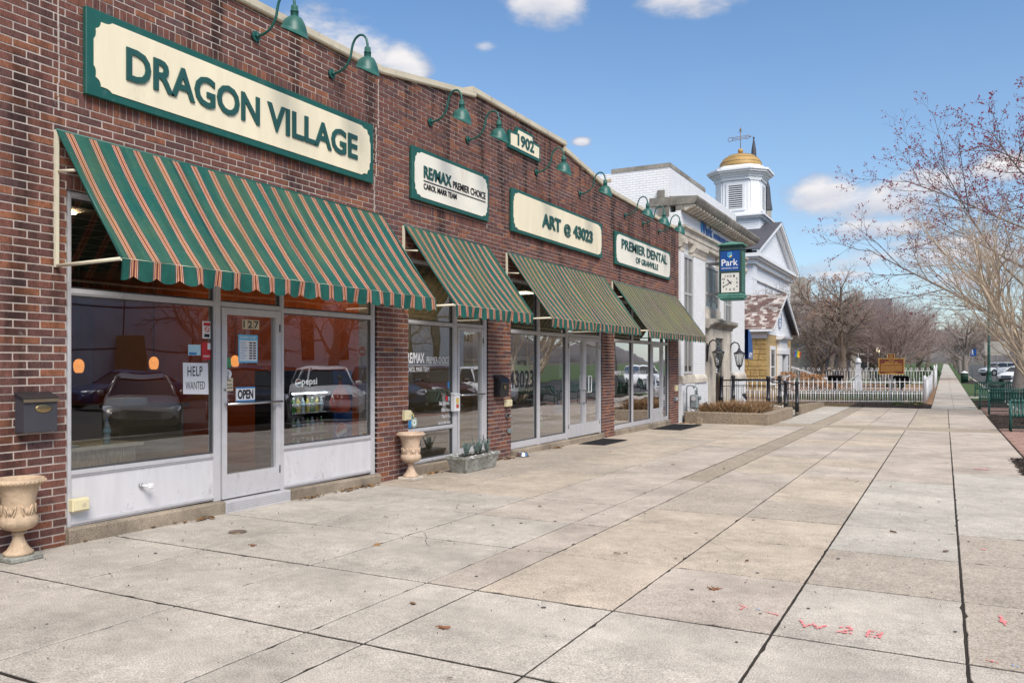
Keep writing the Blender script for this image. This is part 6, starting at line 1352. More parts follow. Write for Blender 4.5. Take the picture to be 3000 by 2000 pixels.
museum_window(44.9, 46.3, .5, 2.62, (1.5, .95)); museum_window(49.65, 50.95, .5, 2.62, (1.5, .95))
b = MB(); b.box(MX+.013, MX+.22, 46.9, 47.45, -.2, 2.2); b.box(MX+.013, MX+.22, 48.75, 49.3, -.2, 2.2); b.box(MX+.013, MX+.2, 46.95, 49.25, 2.42, 3.0); b.box(MX+.013, MX+.28, 46.85, 49.35, 2.2, 2.42); b.prism([(MX+.013, 3.0), (MX+.25, 3.0), (MX+.42, 3.08), (MX+.45, 3.18), (MX+.013, 3.2)], 'xz', 46.7, 49.5); b.build('door_surround', 'white_paint', mus); MB().box(MX+.013, MX+.05, 47.45, 48.75, -.2, 2.2).build('door', 'window_dark', mus)
ym = (M0+M1)/2; ZR = 5.55
MB().prism([(M0-.05, ME+.002), (M1+.05, ME+.002), (M1+.05, ME+.25), (ym, ZR-.12), (M0-.05, ME+.25)], 'yz', MXB, MX+.03).build('gable', 'white_siding', mus)
b = MB()
for s in (-1, 1):
    ye = ym+s*(M1-M0)/2*1.105; ze = ME+.2
    for (xa, xb) in ((MX+.35, MX+.42),): 
        b.prism([(ye, ze-.12), (ye, ze+.06), (ym, ZR+.06), (ym, ZR-.16)] if s < 0 else [(ye, ze+.06), (ye, ze-.12), (ym, ZR-.16), (ym, ZR+.06)], 'yz', xa, xb)
b.box(MXB, MX+.42, M0-.42, M0-.30, ME+.12, ME+.24); b.box(MXB, MX+.03, M0-.05, M0-.001, ME-.22, ME+.001); b.build('trim', 'white_paint', mus)
b = MB()
for s in (-1, 1):
    ye = ym+s*(M1-M0)/2*1.11; ze = ME+.24; b.quad(*[(x, y, z) for x, y, z in ((MXB, ye, ze), (MX+.40, ye, ze), (MX+.40, ym, ZR+.05), (MXB, ym, ZR+.05))])
    b.quad(*[(x, y, z-.07) for x, y, z in ((MXB, ye, ze), (MX+.40, ye, ze), (MX+.40, ym, ZR+.05), (MXB, ym, ZR+.05))][::-1])
rfm = b.build('roof', 'slate_dark', mus)
sh = MB(); ye = ym-(M1-M0)/2*1.11; ze = ME+.24; n = 22; dv = Vector((0, ym-ye, ZR+.05-ze)); nn = Vector((0, -dv.z, dv.y)).normalized(); r = random.Random(14)
for k in range(n):
    x = MX+.42 - (0 if k % 2 else -.1)
    while x > -5.2:
        w_ = r.uniform(.2, .32); p = Vector((0, ye, ze))+dv*(k/n); q = Vector((0, ye, ze))+dv*min((k+1.25)/n, 1.0); a = nn*(.03+r.uniform(0, .008)); c_ = nn*.012
        if x-w_ < MX+.42:
            xa, xb = x-w_+.008, min(x-.004, MX+.42); i = len(sh.v); sh.v += [(xa, *(p+a).yz), (xb, *(p+a).yz), (xb, *(q+c_).yz), (xa, *(q+c_).yz), (xa, *(p+nn*.008).yz), (xb, *(p+nn*.008).yz)]; sh.f += [(i, i+1, i+2, i+3), (i+4, i+5, i+1, i)]; sh.sm += [False]*2
        x -= w_
sh.build('shingles', 'slate_mixed', rfm, kind='stuff')
b = MB(); b.lathe([(.001, .03), (.9, .03), (1, .02), (1, 0)], (0, 0, 0), 28); b.xf(Matrix.Translation((MX+.04, 47.55, 4.1)) @ Matrix.Rotation(pi/2, 4, 'Y') @ Matrix.Diagonal((.50, .48, 1, 1))); ov = b.build('oval_sign', 'white_paint', mus)
b = MB(); b.tube([(MX+.07, 47.55+.45*cos(a*pi/14), 4.1+.47*sin(a*pi/14)) for a in range(29)], .025, 5); b.build('sign_border', 'bank_blue', ov); text_on(ov, 'lettering', 'Historical', (MX+.075, 47.25, 4.12), FU, FV, .62, .12, 'blue_print', 0, .002); text_on(ov, 'lettering', 'Museum', (MX+.075, 47.3, 3.95), FU, FV, .52, .1, 'blue_print', 0, .002)

# ------------------------------------------------------------------ white church
chu = thing('white_church', 'white wooden church with pediment and gold-domed belfry', 'church', (-10, 61.7, -.1))
CX, C0, C1 = -4.0, 54.6, 68.9; cm = (C0+C1)/2
MB().box(-26, CX, C0, C1, -.4, 8.2).build('wall', 'white_siding', chu)
b = MB(); b.box(-26, CX+.25, C0-.25, C1+.25, 8.202, 8.5); b.box(-26, CX+.45, C0-.5, C1+.5, 8.502, 8.62); b.box(-26, CX+.6, C0-.65, C1+.65, 8.622, 8.85); b.box(CX+.001, CX+.12, C0-.02, C1+.02, 7.2, 7.38); b.build('entablature', 'white_paint', chu)
for yy in (C0, C1-.9): MB().box(CX+.001, CX+.1, yy, yy+.9, -.3, 8.2).build('corner_board', 'white_paint', chu)
MB().prism([(C0-.3, 8.852), (C1+.3, 8.852), (cm, 11.6)], 'yz', -26, CX+.1).build('pediment', 'white_siding', chu)
b = MB()
for s in (-1, 1):
    ye = cm+s*(C1-C0)/2*1.09
    for (d, x1, t_) in ((0, CX+.62, .22), (.22, CX+.4, .2)):
        q = [(ye, 8.86-d*.4), (ye, 9.08-d*.4), (cm, 11.98-d), (cm, 11.98-d-t_)]; b.prism(q if s < 0 else q[::-1], 'yz', CX+.1, x1)
b.build('raking_cornice', 'white_paint', chu)
b = MB()
for s in (-1, 1): ye = cm+s*(C1-C0)/2*1.10; b.quad((-26, ye, 9.09), (CX+.64, ye, 9.09), (CX+.64, cm, 12.0), (-26, cm, 12.0))
b.build('roof', 'slate_dark', chu)
def octa(cx, cy, half, ch): return [(cx-ch, cy-half), (cx+ch, cy-half), (cx+half, cy-ch), (cx+half, cy+ch), (cx+ch, cy+half), (cx-ch, cy+half), (cx-half, cy+ch), (cx-half, cy-ch)]
TX, TY = -6.35, cm+.05
tw = MB(); tw.box(TX-1.75, TX+1.75, TY-1.75, TY+1.75, 9, 12.15); two = tw.build('tower_base', 'white_siding', chu)
b = MB(); b.box(TX-1.95, TX+1.95, TY-1.95, TY+1.95, 12.152, 12.3); b.box(TX-2.12, TX+2.12, TY-2.12, TY+2.12, 12.302, 12.42)
for xa, xb in ((TX-1.45, TX+1.45),):
    for z in (11.1, 11.85): b.box(xa, xb, TY-1.78, TY-1.751, z, z+.05)
b.build('tower_cornice', 'white_paint', chu)
b = MB(); b.prism(octa(TX, TY, 1.62, .92), 'xy', 12.42, 15.25); bel = b.build('belfry', 'white_siding', chu)
for zz, g in ((12.422, .08), (15.05, .12), (15.252, .20), (15.402, .32), (15.552, .52), (15.682, .62)):
    h = {12.422: .2, 15.05: .2, 15.252: .15, 15.402: .148, 15.552: .128, 15.682: .14}[zz]; MB().prism(octa(TX, TY, 1.62+g, .92+g*.45), 'xy', zz, zz+h-.002).build('belfry_cornice', 'white_paint', chu)
MB().prism(octa(TX, TY, 1.85, 1.0), 'xy', 15.822, 16.0).build('blocking_course', 'white_paint', chu); MB().prism(octa(TX, TY, 1.6, .9), 'xy', 16.002, 16.16).build('dome_drum', 'white_paint', chu)
for (ax, sg) in (('y', -1), ('x', 1), ('y', 1), ('x', -1)):
    fb = MB(); lv = MB(); dk = MB()
    def put(B, a0, a1, d0, d1, z0, z1):
        if ax == 'y': B.box(TX+a0, TX+a1, TY+sg*(1.62+d0), TY+sg*(1.62+d1), z0, z1)
        else: B.box(TX+sg*(1.62+d0), TX+sg*(1.62+d1), TY+a0, TY+a1, z0, z1)
    put(dk, -.5, .5, .002, .02, 12.95, 14.65)
    for a0, a1, z0, z1 in ((-.68, -.5, 12.8, 14.85), (.5, .68, 12.8, 14.85), (-.5, .5, 14.65, 14.85), (-.5, .5, 12.8, 12.95)): put(fb, a0, a1, .002, .07, z0, z1)
    for k in range(11): put(lv, -.5, .5, .021, .06, 12.99+k*.152, 13.05+k*.152)
    w_ = fb.build('louvre_frame', 'white_paint', chu); dk.build('opening', 'window_dark', w_); lv.build('louvre', 'white_paint', w_)
for sx, sy in ((1, -1), (-1, -1), (1, 1), (-1, 1)):      # pilaster panels on the chamfers
    b = MB(); c_ = Vector((TX+sx*1.27, TY+sy*1.27, 0)); ang = atan2(sy, sx); b.box(0, .06, -.36, .36, 12.65, 14.98); b.box(0, .12, -.46, .46, 14.98, 15.04); b.xf(Matrix.Translation(c_) @ Matrix.Rotation(ang, 4, 'Z')); b.build('pilaster', 'white_paint', chu)
b = MB(); pr = []
for k in range(10): a = k/9*pi/2*.97; pr.append((1.58*cos(a)**.8, 16.161+1.12*sin(a)))
b.lathe(pr+[(.12, 17.29)], (TX, TY, 0), 24); dm = b.build('dome', 'gold_dome', chu)
b = MB()
for k in (2, 4, 6): b.tube([(TX+(pr[k][0]+.004)*cos(a*pi/16), TY+(pr[k][0]+.004)*sin(a*pi/16), pr[k][1]) for a in range(33)], .012, 4)
b.build('seam', 'dark_wood', dm); MB().sphere((TX, TY, 17.52), .2, 16, 10).build('ball', 'gold_dome', dm); MB().lathe([(.2, 17.26), (.12, 17.31), (.07, 17.35)], (TX, TY, 0), 12).build('finial_base', 'gold_dome', dm)
t = thing('weather_vane', 'iron scroll weather vane on top of the gold dome', 'weather vane', (TX, TY, 17.6)); MB().tube([(TX, TY, 17.6), (TX, TY, 19.25)], .025, 6).build('spindle', 'iron_vane', t)
b = MB(); v0, v1 = -.88, .62; d = Vector((.93, .36, .13))
def vp(s, dz): return tuple(Vector((TX, TY, 18.5))+d*s+Vector((0, 0, dz)))
for dz in (-.11, 0, .11): b.tube([vp(-.62, dz), vp(.5, dz)], .02, 5)
for s, R_ in ((-.75, .16), (.52, .13)): b.tube([tuple(Vector(vp(s, 0))+d*R_*cos(a*pi/8)+Vector((0, 0, R_*sin(a*pi/8)))) for a in range(17)], .022, 5)
b.tube([vp(.6, 0), vp(.9, 0)], [.05, .008], 5); b.build('arrow', 'iron_vane', t); b = MB(); b.tube([(TX-.14, TY, 18.98), (TX, TY, 18.9), (TX+.14, TY, 18.98)], .025, 5); b.lathe([(.03, 19.0), (.09, 19.1), (.04, 19.2), (.001, 19.35)], (TX, TY, 0), 6); b.build('finial', 'iron_vane', t)
# stone tower behind
st = thing('stone_tower', 'grey stone church tower with slate pinnacles behind the white church', 'tower', (-9, 95, 0)); 
b = MB(); b.box(-16.5, -9.35, 90, 97, -1, 17.3); b.build('tower_stage', 'rough_stone', st); b = MB(); b.box(-13, -6.9, 97, 102, -1, 11.5); b.build('buttress', 'rough_stone', st)
for (x, y, zb, zt) in ((-11.25, 90.8, 21.2, 26.4), (-9.75, 90.6, 18.2, 21.6)):
    b = MB(); b.lathe([(.4, 16.5), (.4, zb), ], (x, y, 0), 8, sm=False); b.build('pinnacle_shaft', 'rough_stone', st); b = MB(); b.lathe([(.52, zb), (.37, zb+(zt-zb)*.3), (.25, zb+(zt-zb)*.72), (.06, zt-.25), (.14, zt-.18), (.001, zt)], (x, y, 0), 8, sm=False); b.build('pinnacle_spire', 'slate_dark', st)
# stone house with slate roof further back
hs_ = thing('stone_house', 'grey stone house with a big slate roof behind the bare trees', 'house', (-6, 100, 0)); MB().box(-16, 1.6, 92, 108, -1, 4.6).build('wall', 'rough_stone', hs_)
b = MB(); b.prism([(91.2, 4.5), (108.8, 4.5), (100, 8.9)], 'yz', -16.5, 1.95); b.build('roof', 'slate_dark', hs_); MB().prism([(92, 4.6), (108, 4.6), (100, 8.5)], 'yz', 1.96, 2.02).build('gable', 'rough_stone', hs_)
b = MB(); b.box(-.6, .8, 91.8, 91.999, 1.2, 4.1); o = b.build('window', 'window_dark', hs_); b = MB(); b.box(-.65, .85, 91.75, 91.799, 2.6, 2.75); b.box(.06, .14, 91.75, 91.799, 1.2, 4.1); b.build('mullion', 'white_paint', o)
b = MB(); b.box(-5.2, -1.6, 91.0, 91.99, -.2, 2.7); b.prism([(90.7, 2.7), (91.99, 2.7), (91.99, 4.3)], 'yz', -5.4, -1.4); b.build('porch', 'slate_dark', hs_)
far_h = thing('far_house', 'distant grey house at the end of the street', 'house', (0, 330, 2)); MB().box(-14, -4, 250, 262, 0, 5).build('wall', 'stone_pale', far_h); MB().prism([(249, 5), (263, 5), (256, 9)], 'yz', -14.6, -3.4).build('roof', 'slate_dark', far_h)
# ------------------------------------------------------------------ white iron fence
def fence(label, A, Bp, h, step, fancy, zb=.02, posts=True, grp=None):
    A = Vector(A); Bp = Vector(Bp); d = Bp-A; L_ = d.length; u = d.normalized(); ang = atan2(u.y, u.x)
    t = thing('iron_fence', label, 'fence', (A.x, A.y, gz(A.y)), grp); t.rotation_euler = (0, 0, 0)
    def W(s, z): p = A+u*s; return (p.x, p.y, gz(p.y)+z)
    for z in (.12, .48, h*.86): MB().tube([W(0, z), W(L_, z)], .016, 6).build('rail', 'iron_white', t)
    tall = MB(); tall.tube([(0, 0, zb), (0, 0, h*.93)], .018, 5); tall.tube([(0, 0, h*.92), (0, 0, h)], [.022, .003], 5)
    short = MB(); short.tube([(0, 0, zb), (0, 0, .56)], .018, 5); short.sphere((0, 0, .66), .024, 6, 4, (1, .5, 1))
    for s in (-1, 1): short.tube([(0, 0, .56), (s*.02*cos(ang), s*.02*sin(ang), .56), (s*.05*cos(ang), s*.05*sin(ang), .60), (s*.055*cos(ang), s*.055*sin(ang), .63)], [.014, .018, .016, .006], 5)
    if fancy:
        tall = MB(); tall.tube([(0, 0, zb), (0, 0, h*.9)], .012, 5); R_ = .075
        tall.tube([(R_*cos(a*pi/6)*cos(ang), R_*cos(a*pi/6)*sin(ang), h*.93+R_*sin(a*pi/6)) for a in range(13)], .018, 5)
        short = MB(); short.tube([(0, 0, zb), (0, 0, h*.8)], .011, 5)
        for s in (-1, 1): short.tube([(0, 0, .76), (s*.06*cos(ang), s*.06*sin(ang), .82)], [.012, .004], 5)
    n = int(L_/step); ma = mb = None
    off = Vector(t['_o'])
    for k in range(1, n):
        s = L_*k/n; p = W(s, 0)
        if k % 2 == 0:
            if ma is None: o = tall.build('picket', 'iron_white'); ma = o.data; bpy.data.objects.remove(o)
            me = ma
        else:
            if mb is None: o = short.build('picket', 'iron_white'); mb = o.data; bpy.data.objects.remove(o)
            me = mb
        o = link('picket', me, t); o.location = Vector(p)-off
    if posts:
        for s in (0, L_):
            x, y, z = W(s, 0); b = MB(); b.lathe([(.045, -.05), (.045, h*.95), (.06, h*.97), (.06, h*1.0), (.03, h*1.03), (.05, h*1.07), (.001, h*1.12)], (x, y, z), 10); b.build('post', 'iron_white', t)
    return t
fg = 'white iron fences'
fence('low white iron fence with trefoil pickets in front of the museum garden', (6.3, 41.35), (-1.2, 38.7), 1.17, .104, False, grp=fg)
fence('short white iron fence running along the footpath', (6.34, 41.6), (6.42, 57.0), 1.17, .13, False, grp=fg)
fence('tall white iron fence with ring finials behind the garden', (6.5, 60.2), (-3.4, 60.4), 1.5, .17, True, grp=fg)
fence('tall white iron fence with ring finials beside the far footpath', (6.52, 60.6), (6.55, 72), 1.5, .2, True, grp=fg)
b = MB(); b.box(-1.0, 3.6, 37.95, 38.1, -.3, gz(38)+.13); b.xf(Matrix.Translation((3.6, 38, 0)) @ Matrix.Rotation(.08, 4, 'Z') @ Matrix.Translation((-3.6, -38, 0))); tag(b.build('timber_edging', 'wood_timber'), 'weathered timber edging under the white fence', 'timber')
# historical marker
t = thing('historical_marker', 'brown cast marker with gold border and lettering on a post behind the white fence', 'sign', (4.9, 42.5, -.16)); YM = 42.5
ft = gz(YM); MB().lathe([(.05, ft-.05), (.05, 1.05), (.08, 1.08), (.085, 1.16), (.10, 1.17)], (4.89, YM+.02, 0), 12).build('post', 'aluminium', t)
MB().bbox(4.34, 5.44, YM-.03, YM+.03, 1.16, 1.92, .008).build('plate', 'marker_brown', t)
b = MB()
for q in ((4.34, 5.44, 1.16, 1.185), (4.34, 5.44, 1.895, 1.92), (4.34, 4.365, 1.186, 1.894), (5.415, 5.44, 1.186, 1.894)): b.box(q[0], q[1], YM-.036, YM-.031, q[2], q[3])
b.build('border', 'marker_gold', t)
cr = [(4.73, 2.10), (4.80, 2.13), (4.90, 2.09), (5.01, 2.13), (5.02, 1.93), (4.99, 1.83), (4.90, 1.77), (4.82, 1.82), (4.74, 1.87)]
MB().prism(cr, 'xz', YM-.045, YM+.02).build('crest', 'marker_brown', t); b = MB(); b.tube([(x, YM-.048, z) for x, z in cr+cr[:1]], .009, 5); b.build('crest_border', 'marker_gold', t)
b = MB()
for s in (-1, 1):
    for k in range(5): b.sphere((4.88+s*(.17+.05*k), YM-.02, 1.96-.012*k), .04, 6, 4, (1.2, .5, .7))
b.build('wreath', 'patina_dark', t)
text_on(t, 'lettering', 'OHIO', (4.80, YM-.046, 2.0), XU, XV, .15, .05, 'marker_gold', .02, .003); text_on(t, 'lettering', 'HISTORICAL', (4.77, YM-.046, 1.93), XU, XV, .22, .035, 'marker_gold', .02, .003); text_on(t, 'lettering', 'MARKER', (4.81, YM-.046, 1.875), XU, XV, .14, .035, 'marker_gold', .02, .003)
text_on(t, 'lettering', 'BANK OF THE', (4.62, YM-.031, 1.695), XU, XV, .54, .055, 'marker_gold', .02, .004); text_on(t, 'lettering', 'ALEXANDRIAN SOCIETY', (4.44, YM-.031, 1.615), XU, XV, .90, .055, 'marker_gold', .02, .004)
b = MB(); r = random.Random(6)
for k in range(9):
    x = 4.43
    while x < (5.35 if k < 8 else 4.9):
        w_ = r.uniform(.03, .1); b.box(x, min(x+w_, 5.36), YM-.034, YM-.031, 1.557-k*.033, 1.569-k*.033); x += w_+.015
b.box(4.62, 5.16, YM-.034, YM-.031, 1.235, 1.245); b.box(4.72, 5.08, YM-.034, YM-.031, 1.205, 1.215); b.build('small_print', 'marker_gold', t)
def lectern(label, x, y, back, tilt_r):
    t = thing('information_panel', label, 'information panel', (x, y, gz(y)), 'black information panels behind the white fence'); g = gz(y)
    MB().box(x-.05, x+.05, y-.05, y+.05, g, .80).build('post', 'black_iron', t)
    b = MB(); b.bbox(-.37, .37, -.28, .28, 0, .03, .006); b.xf(Matrix.Translation((x, y, .90)) @ Matrix.Rotation(tilt_r, 4, 'Z') @ Matrix.Rotation(-.7, 4, 'X')); b.build('panel', 'black_iron', t)
lectern('left black slanted information panel seen from behind', 2.33, 43.2, True, .35); lectern('right black slanted information panel beside the brown marker', 5.3, 43.2, True, -.35)
t = thing('information_panel', 'pale slanted information panel between the left black panel and the white obelisk', 'information panel', (2.9, 45.5, gz(45))); MB().tube([(2.95, 45.5, gz(45)), (2.95, 45.5, .8)], .04, 6).build('post', 'iron_white', t); b = MB(); b.box(-.34, .34, -.25, .25, -.018, .018); b.xf(Matrix.Translation((2.95, 45.5, .92)) @ Matrix.Rotation(-.72, 4, 'Y')); b.build('panel', 'paper', t)
t = thing('white_monument', 'white cast pillar monument with a spike standing behind the fences', 'monument', (2.27, 56, gz(56))); g = gz(56)
b = MB(); b.box(2.05, 2.5, 55.78, 56.22, g, .62); b.box(2.09, 2.45, 55.82, 56.18, .621, .95); b.build('pedestal', 'iron_white', t); MB().box(2.14, 2.4, 55.88, 56.12, .951, 1.72).build('shaft', 'iron_white', t); MB().lathe([(.2, 1.721), (.2, 1.8), (.15, 1.84), (.16, 1.92), (.1, 2.0), (.03, 2.03)], (2.27, 56, 0), 10).build('cap', 'iron_white', t); MB().tube([(2.27, 56, 2.0), (2.27, 56, 2.35)], [.03, .012], 6).build('spike', 'iron_white', t)

# ------------------------------------------------------------------ benches, bins, posts
def make_bench():
    t = thing('park_bench', '', 'bench', (0, 0, 0), 'green slatted steel benches')
    L_ = 1.9                       # local: seat faces -Y, x from 0 to L
    prof = [(-.27, .40), (-.26, .44), (-.22, .455), (-.12, .44), (0, .43), (.10, .44), (.15, .48), (.19, .58), (.225, .70), (.245, .80), (.26, .835), (.285, .84), (.30, .82)]
    n = 22; b = MB(); w_ = .05
    for side, dz in ((0, 0), (1, -.01)):
        pass
    i0 = len(b.v)
    for k, (y, z) in enumerate(prof):
        a = prof[max(k-1, 0)]; c = prof[min(k+1, len(prof)-1)]; nx, nz = -(c[1]-a[1]), (c[0]-a[0]); q = sqrt(nx*nx+nz*nz); nx, nz = nx/q*.006, nz/q*.006
        b.v += [(-w_/2, y+nx, z+nz), (w_/2, y+nx, z+nz), (w_/2, y-nx, z-nz), (-w_/2, y-nx, z-nz)]
    for k in range(len(prof)-1):
        for j in range(4): b.f.append((k*4+j, k*4+(j+1) % 4, k*4+4+(j+1) % 4, k*4+4+j)); b.sm.append(j in (0, 2))
    b.f += [(3, 2, 1, 0), tuple(len(prof)*4-4+j for j in range(4))]; b.sm += [False]*2; sm_ = None
    for k in range(n):
        if sm_ is None: o = b.build('slat', 'bench_green', t); sm_ = o.data
        else: o = link('slat', sm_, t)
        o.location = (.07+(L_-.14)*k/(n-1), 0, 0)
    for x in (.03, L_-.03):
        MB().tube([(x, -.25, 0), (x, -.245, .36), (x, -.23, .52), (x, -.16, .60), (x, -.05, .635), (x, .08, .63), (x, .19, .60)], .028, 8).build('arm_rest', 'bench_green', t)
        MB().tube([(x, .27, 0), (x, .17, .42), (x, .235, .80)], .026, 8).build('leg', 'bench_green', t)
        MB().tube([(x, -.245, .39), (x, .15, .41)], .02, 8).build('seat_rail', 'bench_green', t)
    for y, z in ((-.24, .405), (.12, .415), (.235, .77)): MB().tube([(.03, y, z), (L_-.03, y, z)], .018, 8).build('cross_bar', 'bench_green', t)
    MB().tube([(.03, -.15, .12), (L_-.03, -.15, .12)], .015, 8).build('stretcher', 'bench_green', t)
    return t
bn = make_bench()
for k, (x, y, rz, lb) in enumerate([(8.63, 25.35, 0, 'nearest green slatted bench at the right edge'), (8.5+1.9, 34.1, pi, 'green slatted bench seen from its back, behind the nearest one'), (8.35, 38.5, 0, 'green slatted bench facing the camera behind the turned bench'), (8.55+1.9, 51.2, pi, 'farthest green slatted bench beside the flared bin')]):
    o = bn if k == 0 else copy_tree(bn); o.location = (x, y, gz(y)+.003); o.rotation_euler = (0, 0, rz); o['label'] = lb
def bin_(label, x, y, flare):
    g = gz(y); t = thing('litter_bin', label, 'bin', (x, y, g)); n = 26 if flare else 22; R_ = .27
    MB().lathe([(R_-.03, g+.05), (R_-.03, g+.78)], (x, y, 0), 18).build('liner', 'black_iron', t)
    for k in range(n):
        a = 2*pi*k/n; c, s = cos(a), sin(a); top = [(x+R_*c, y+R_*s, g+.04), (x+R_*c, y+R_*s, g+.6), (x+(R_+.03)*c, y+(R_+.03)*s, g+.8), (x+(R_+.15)*c, y+(R_+.15)*s, g+.98)] if flare else [(x+.25*c, y+.25*s, g+.05), (x+.29*c, y+.29*s, g+.82)]
        MB().tube(top, .014 if flare else .022, 5).build('slat', 'can_green', t)
    for z, q in ((.06, R_), (.58, R_)) if flare else ((.05, .25), (.84, .31), (.4, .27)): b = MB(); b.tube([(x+q*cos(a*pi/10), y+q*sin(a*pi/10), g+z) for a in range(21)], .02, 6); b.build('band', 'can_green', t)
    if not flare: MB().lathe([(.31, g+.85), (.30, g+.9), (.12, g+.98), (.001, g+1.06)], (x, y, 0), 16).build('bag', 'paper', t)
bin_('flared dark green litter bin between the benches', 9.3, 45.2, True); bin_('round green litter bin with a white bag beside the far footpath', 8.62, 80.5, False)
def lamp_post(label, x, y, h, lit=True):
    g = gz(y); t = thing('lamp_post', label, 'lamp post', (x, y, g)); MB().lathe([(.26, g), (.26, g+.25), (.22, g+.35), (.19, g+.9), (.21, g+.95), (.13, g+1.05), (.11, g+1.6), (.09, g+h)], (x, y, 0), 12).build('post', 'post_green', t)
    MB().lathe([(.10, g+h), (.2, g+h+.1), (.22, g+h+.5), (.16, g+h+.52)], (x, y, 0), 12).build('lamp_glass', 'light_cool' if lit else 'paper', t); MB().lathe([(.25, g+h+.52), (.2, g+h+.62), (.08, g+h+.72), (.02, g+h+.95)], (x, y, 0), 12).build('cap', 'post_green', t)
lamp_post('green lamp post beside the footpath beyond the bin', 10.5, 82, 9.5, False); lamp_post('green lamp post with a lit lantern behind the fences', 2.15, 75, 2.6)
def sign_post(label, x, y, h, plate, col, pic=None):
    g = gz(y); t = thing('street_sign', label, 'street sign', (x, y, g)); MB().tube([(x, y, g), (x, y, g+h)], .035, 6).build('pole', 'pipe_grey', t); w_, hh = plate; MB().box(x-w_/2, x+w_/2, y-.05, y-.036, g+h-hh, g+h).build('plate', col, t)
    if pic:
        b = MB(); c = g+h-hh/2; b.sphere((x, y-.055, c+hh*.28), hh*.09, 8, 6, (1, .1, 1)); b.tube([(x, y-.056, c+hh*.15), (x, y-.056, c-hh*.05), (x-.12*w_, y-.056, c-hh*.35)], .03, 4); b.tube([(x, y-.056, c-hh*.05), (x+.14*w_, y-.056, c-hh*.35)], .03, 4); b.tube([(x-.2*w_, y-.056, c), (x, y-.056, c+.12*hh), (x+.2*w_, y-.056, c)], .022, 4); b.build('pictogram', 'paper', t)
sign_post('pedestrian crossing sign on a pole beyond the bin', 9.6, 96, 3.1, (.75, .75), 'bank_blue', True); sign_post('grey back of a wide street sign behind the green lamp post', 11.2, 84, 3.6, (1.9, 1.2), 'slab_pale'); sign_post('thin pole with a small plate among the parked cars', 12.0, 70, 3.2, (.3, .4), 'pipe_grey')
# flag
t = thing('rainbow_flag', 'striped rainbow flag hanging from a pole beside the museum', 'flag', (-1.0, 53.2, 1.5)); MB().tube([(-1.6, 52.2, 2.1), (-.5, 53.0, 2.75)], .02, 6).build('pole', 'bracket_grey', t)
for k, m_ in enumerate(('rainbow_violet', 'rainbow_blue', 'rainbow_green', 'rainbow_yellow', 'rainbow_yellow', 'rainbow_red')):
    b = MB(); a0 = k*.115; 
    for j in range(5): z = 2.65-.2*j; b.v += [(-1.15+a0+.03*sin(j*1.7), 52.6+.35*a0+.03*sin(j), z-.12*k*.3), (-1.15+a0+.115+.03*sin(j*1.7), 52.6+.35*(a0+.115)+.03*sin(j), z-.12*(k+1)*.3)]
    for j in range(4): b.f.append((2*j, 2*j+1, 2*j+3, 2*j+2)); b.sm.append(True)
    b.xf(Matrix.Translation((-1.0, 52.6, 2.4)) @ Matrix.Scale(.5, 4) @ Matrix.Translation((1.0, -52.6, -2.4))); b.build('stripe', m_, t)
t = thing('stair_rail', 'white slanted stair handrails left of the bare trees', 'handrail', (-1, 57, 0))
for dy in (0, 1.4): MB().tube([(-2.6, 57+dy, 1.6), (1.0, 58+dy, .35)], .05, 6).build('rail', 'iron_white', t)
b = MB()
for k in range(12): s = k/11; b.tube([(-2.6+3.6*s, 57+s, 1.6-1.25*s), (-2.6+3.6*s, 57+s, .6-.7*s)], .015, 5)
b.build('balusters', 'black_iron', t)

# ------------------------------------------------------------------ trees
class Tree:
    def __init__(s, seed, p): s.r = random.Random(seed); s.big = MB(); s.fine = MB(); s.tips = []; s.p = p
    def grow(s, p, d, L_, rad, lvl):
        r = s.r; P_ = s.p; n = 5 if lvl == 0 else (4 if lvl < 3 else 3 if lvl < 4 else 2)
        pts = [p.copy()]; rs = [rad]; dirs = [d.copy()]; q = p.copy(); dd = d.copy(); mx = P_['levels']
        for k in range(n):
            dd = dd + Vector((r.gauss(0, 1), r.gauss(0, 1), r.gauss(0, 1)))*P_['wob']*(1+.35*lvl) + Vector((0, 0, P_['up'][min(lvl, len(P_['up'])-1)])); dd.normalize(); q = q+dd*(L_/n); pts.append(q.copy()); rs.append(max(rad*(1-(k+1)/n*(.45 if lvl == 0 else .7)), P_.get('rmin', .004))); dirs.append(dd.copy())
        sides = 9 if lvl == 0 else (7 if lvl == 1 else 5 if lvl == 2 else 3)
        (s.big if rad > P_['split'] else s.fine).tube(pts, rs, sides, caps=False)
        if lvl >= mx-2: s.tips += [(pts[j], dirs[j]) for j in range(1, len(pts))]
        if lvl < mx:
            c = P_['kids'][lvl]; t0 = P_['start'][min(lvl, len(P_['start'])-1)]; az = r.uniform(0, 6.28)
            for k in range(c):
                t = t0 + (1-t0)*(k+r.uniform(.2, .8))/c; f = t*n; j = min(int(f), n-1); base = pts[j].lerp(pts[j+1], f-j); pr = rs[j]+(rs[j+1]-rs[j])*(f-j)
                az += 2.4+r.uniform(-.5, .5); ang = radians(r.uniform(*P_['ang'][min(lvl, len(P_['ang'])-1)])); o = dirs[j].orthogonal().normalized(); ax = Matrix.Rotation(az, 3, dirs[j]) @ o; nd = (Matrix.Rotation(ang, 3, ax) @ dirs[j]).normalized()
                s.grow(base, nd, L_*P_['ratio'][min(lvl, len(P_['ratio'])-1)]*r.uniform(.7, 1.15)*(1.1-.35*t), min(pr*.85, rad*P_['rr'][min(lvl, len(P_['rr'])-1)]*r.uniform(.8, 1.1)), lvl+1)
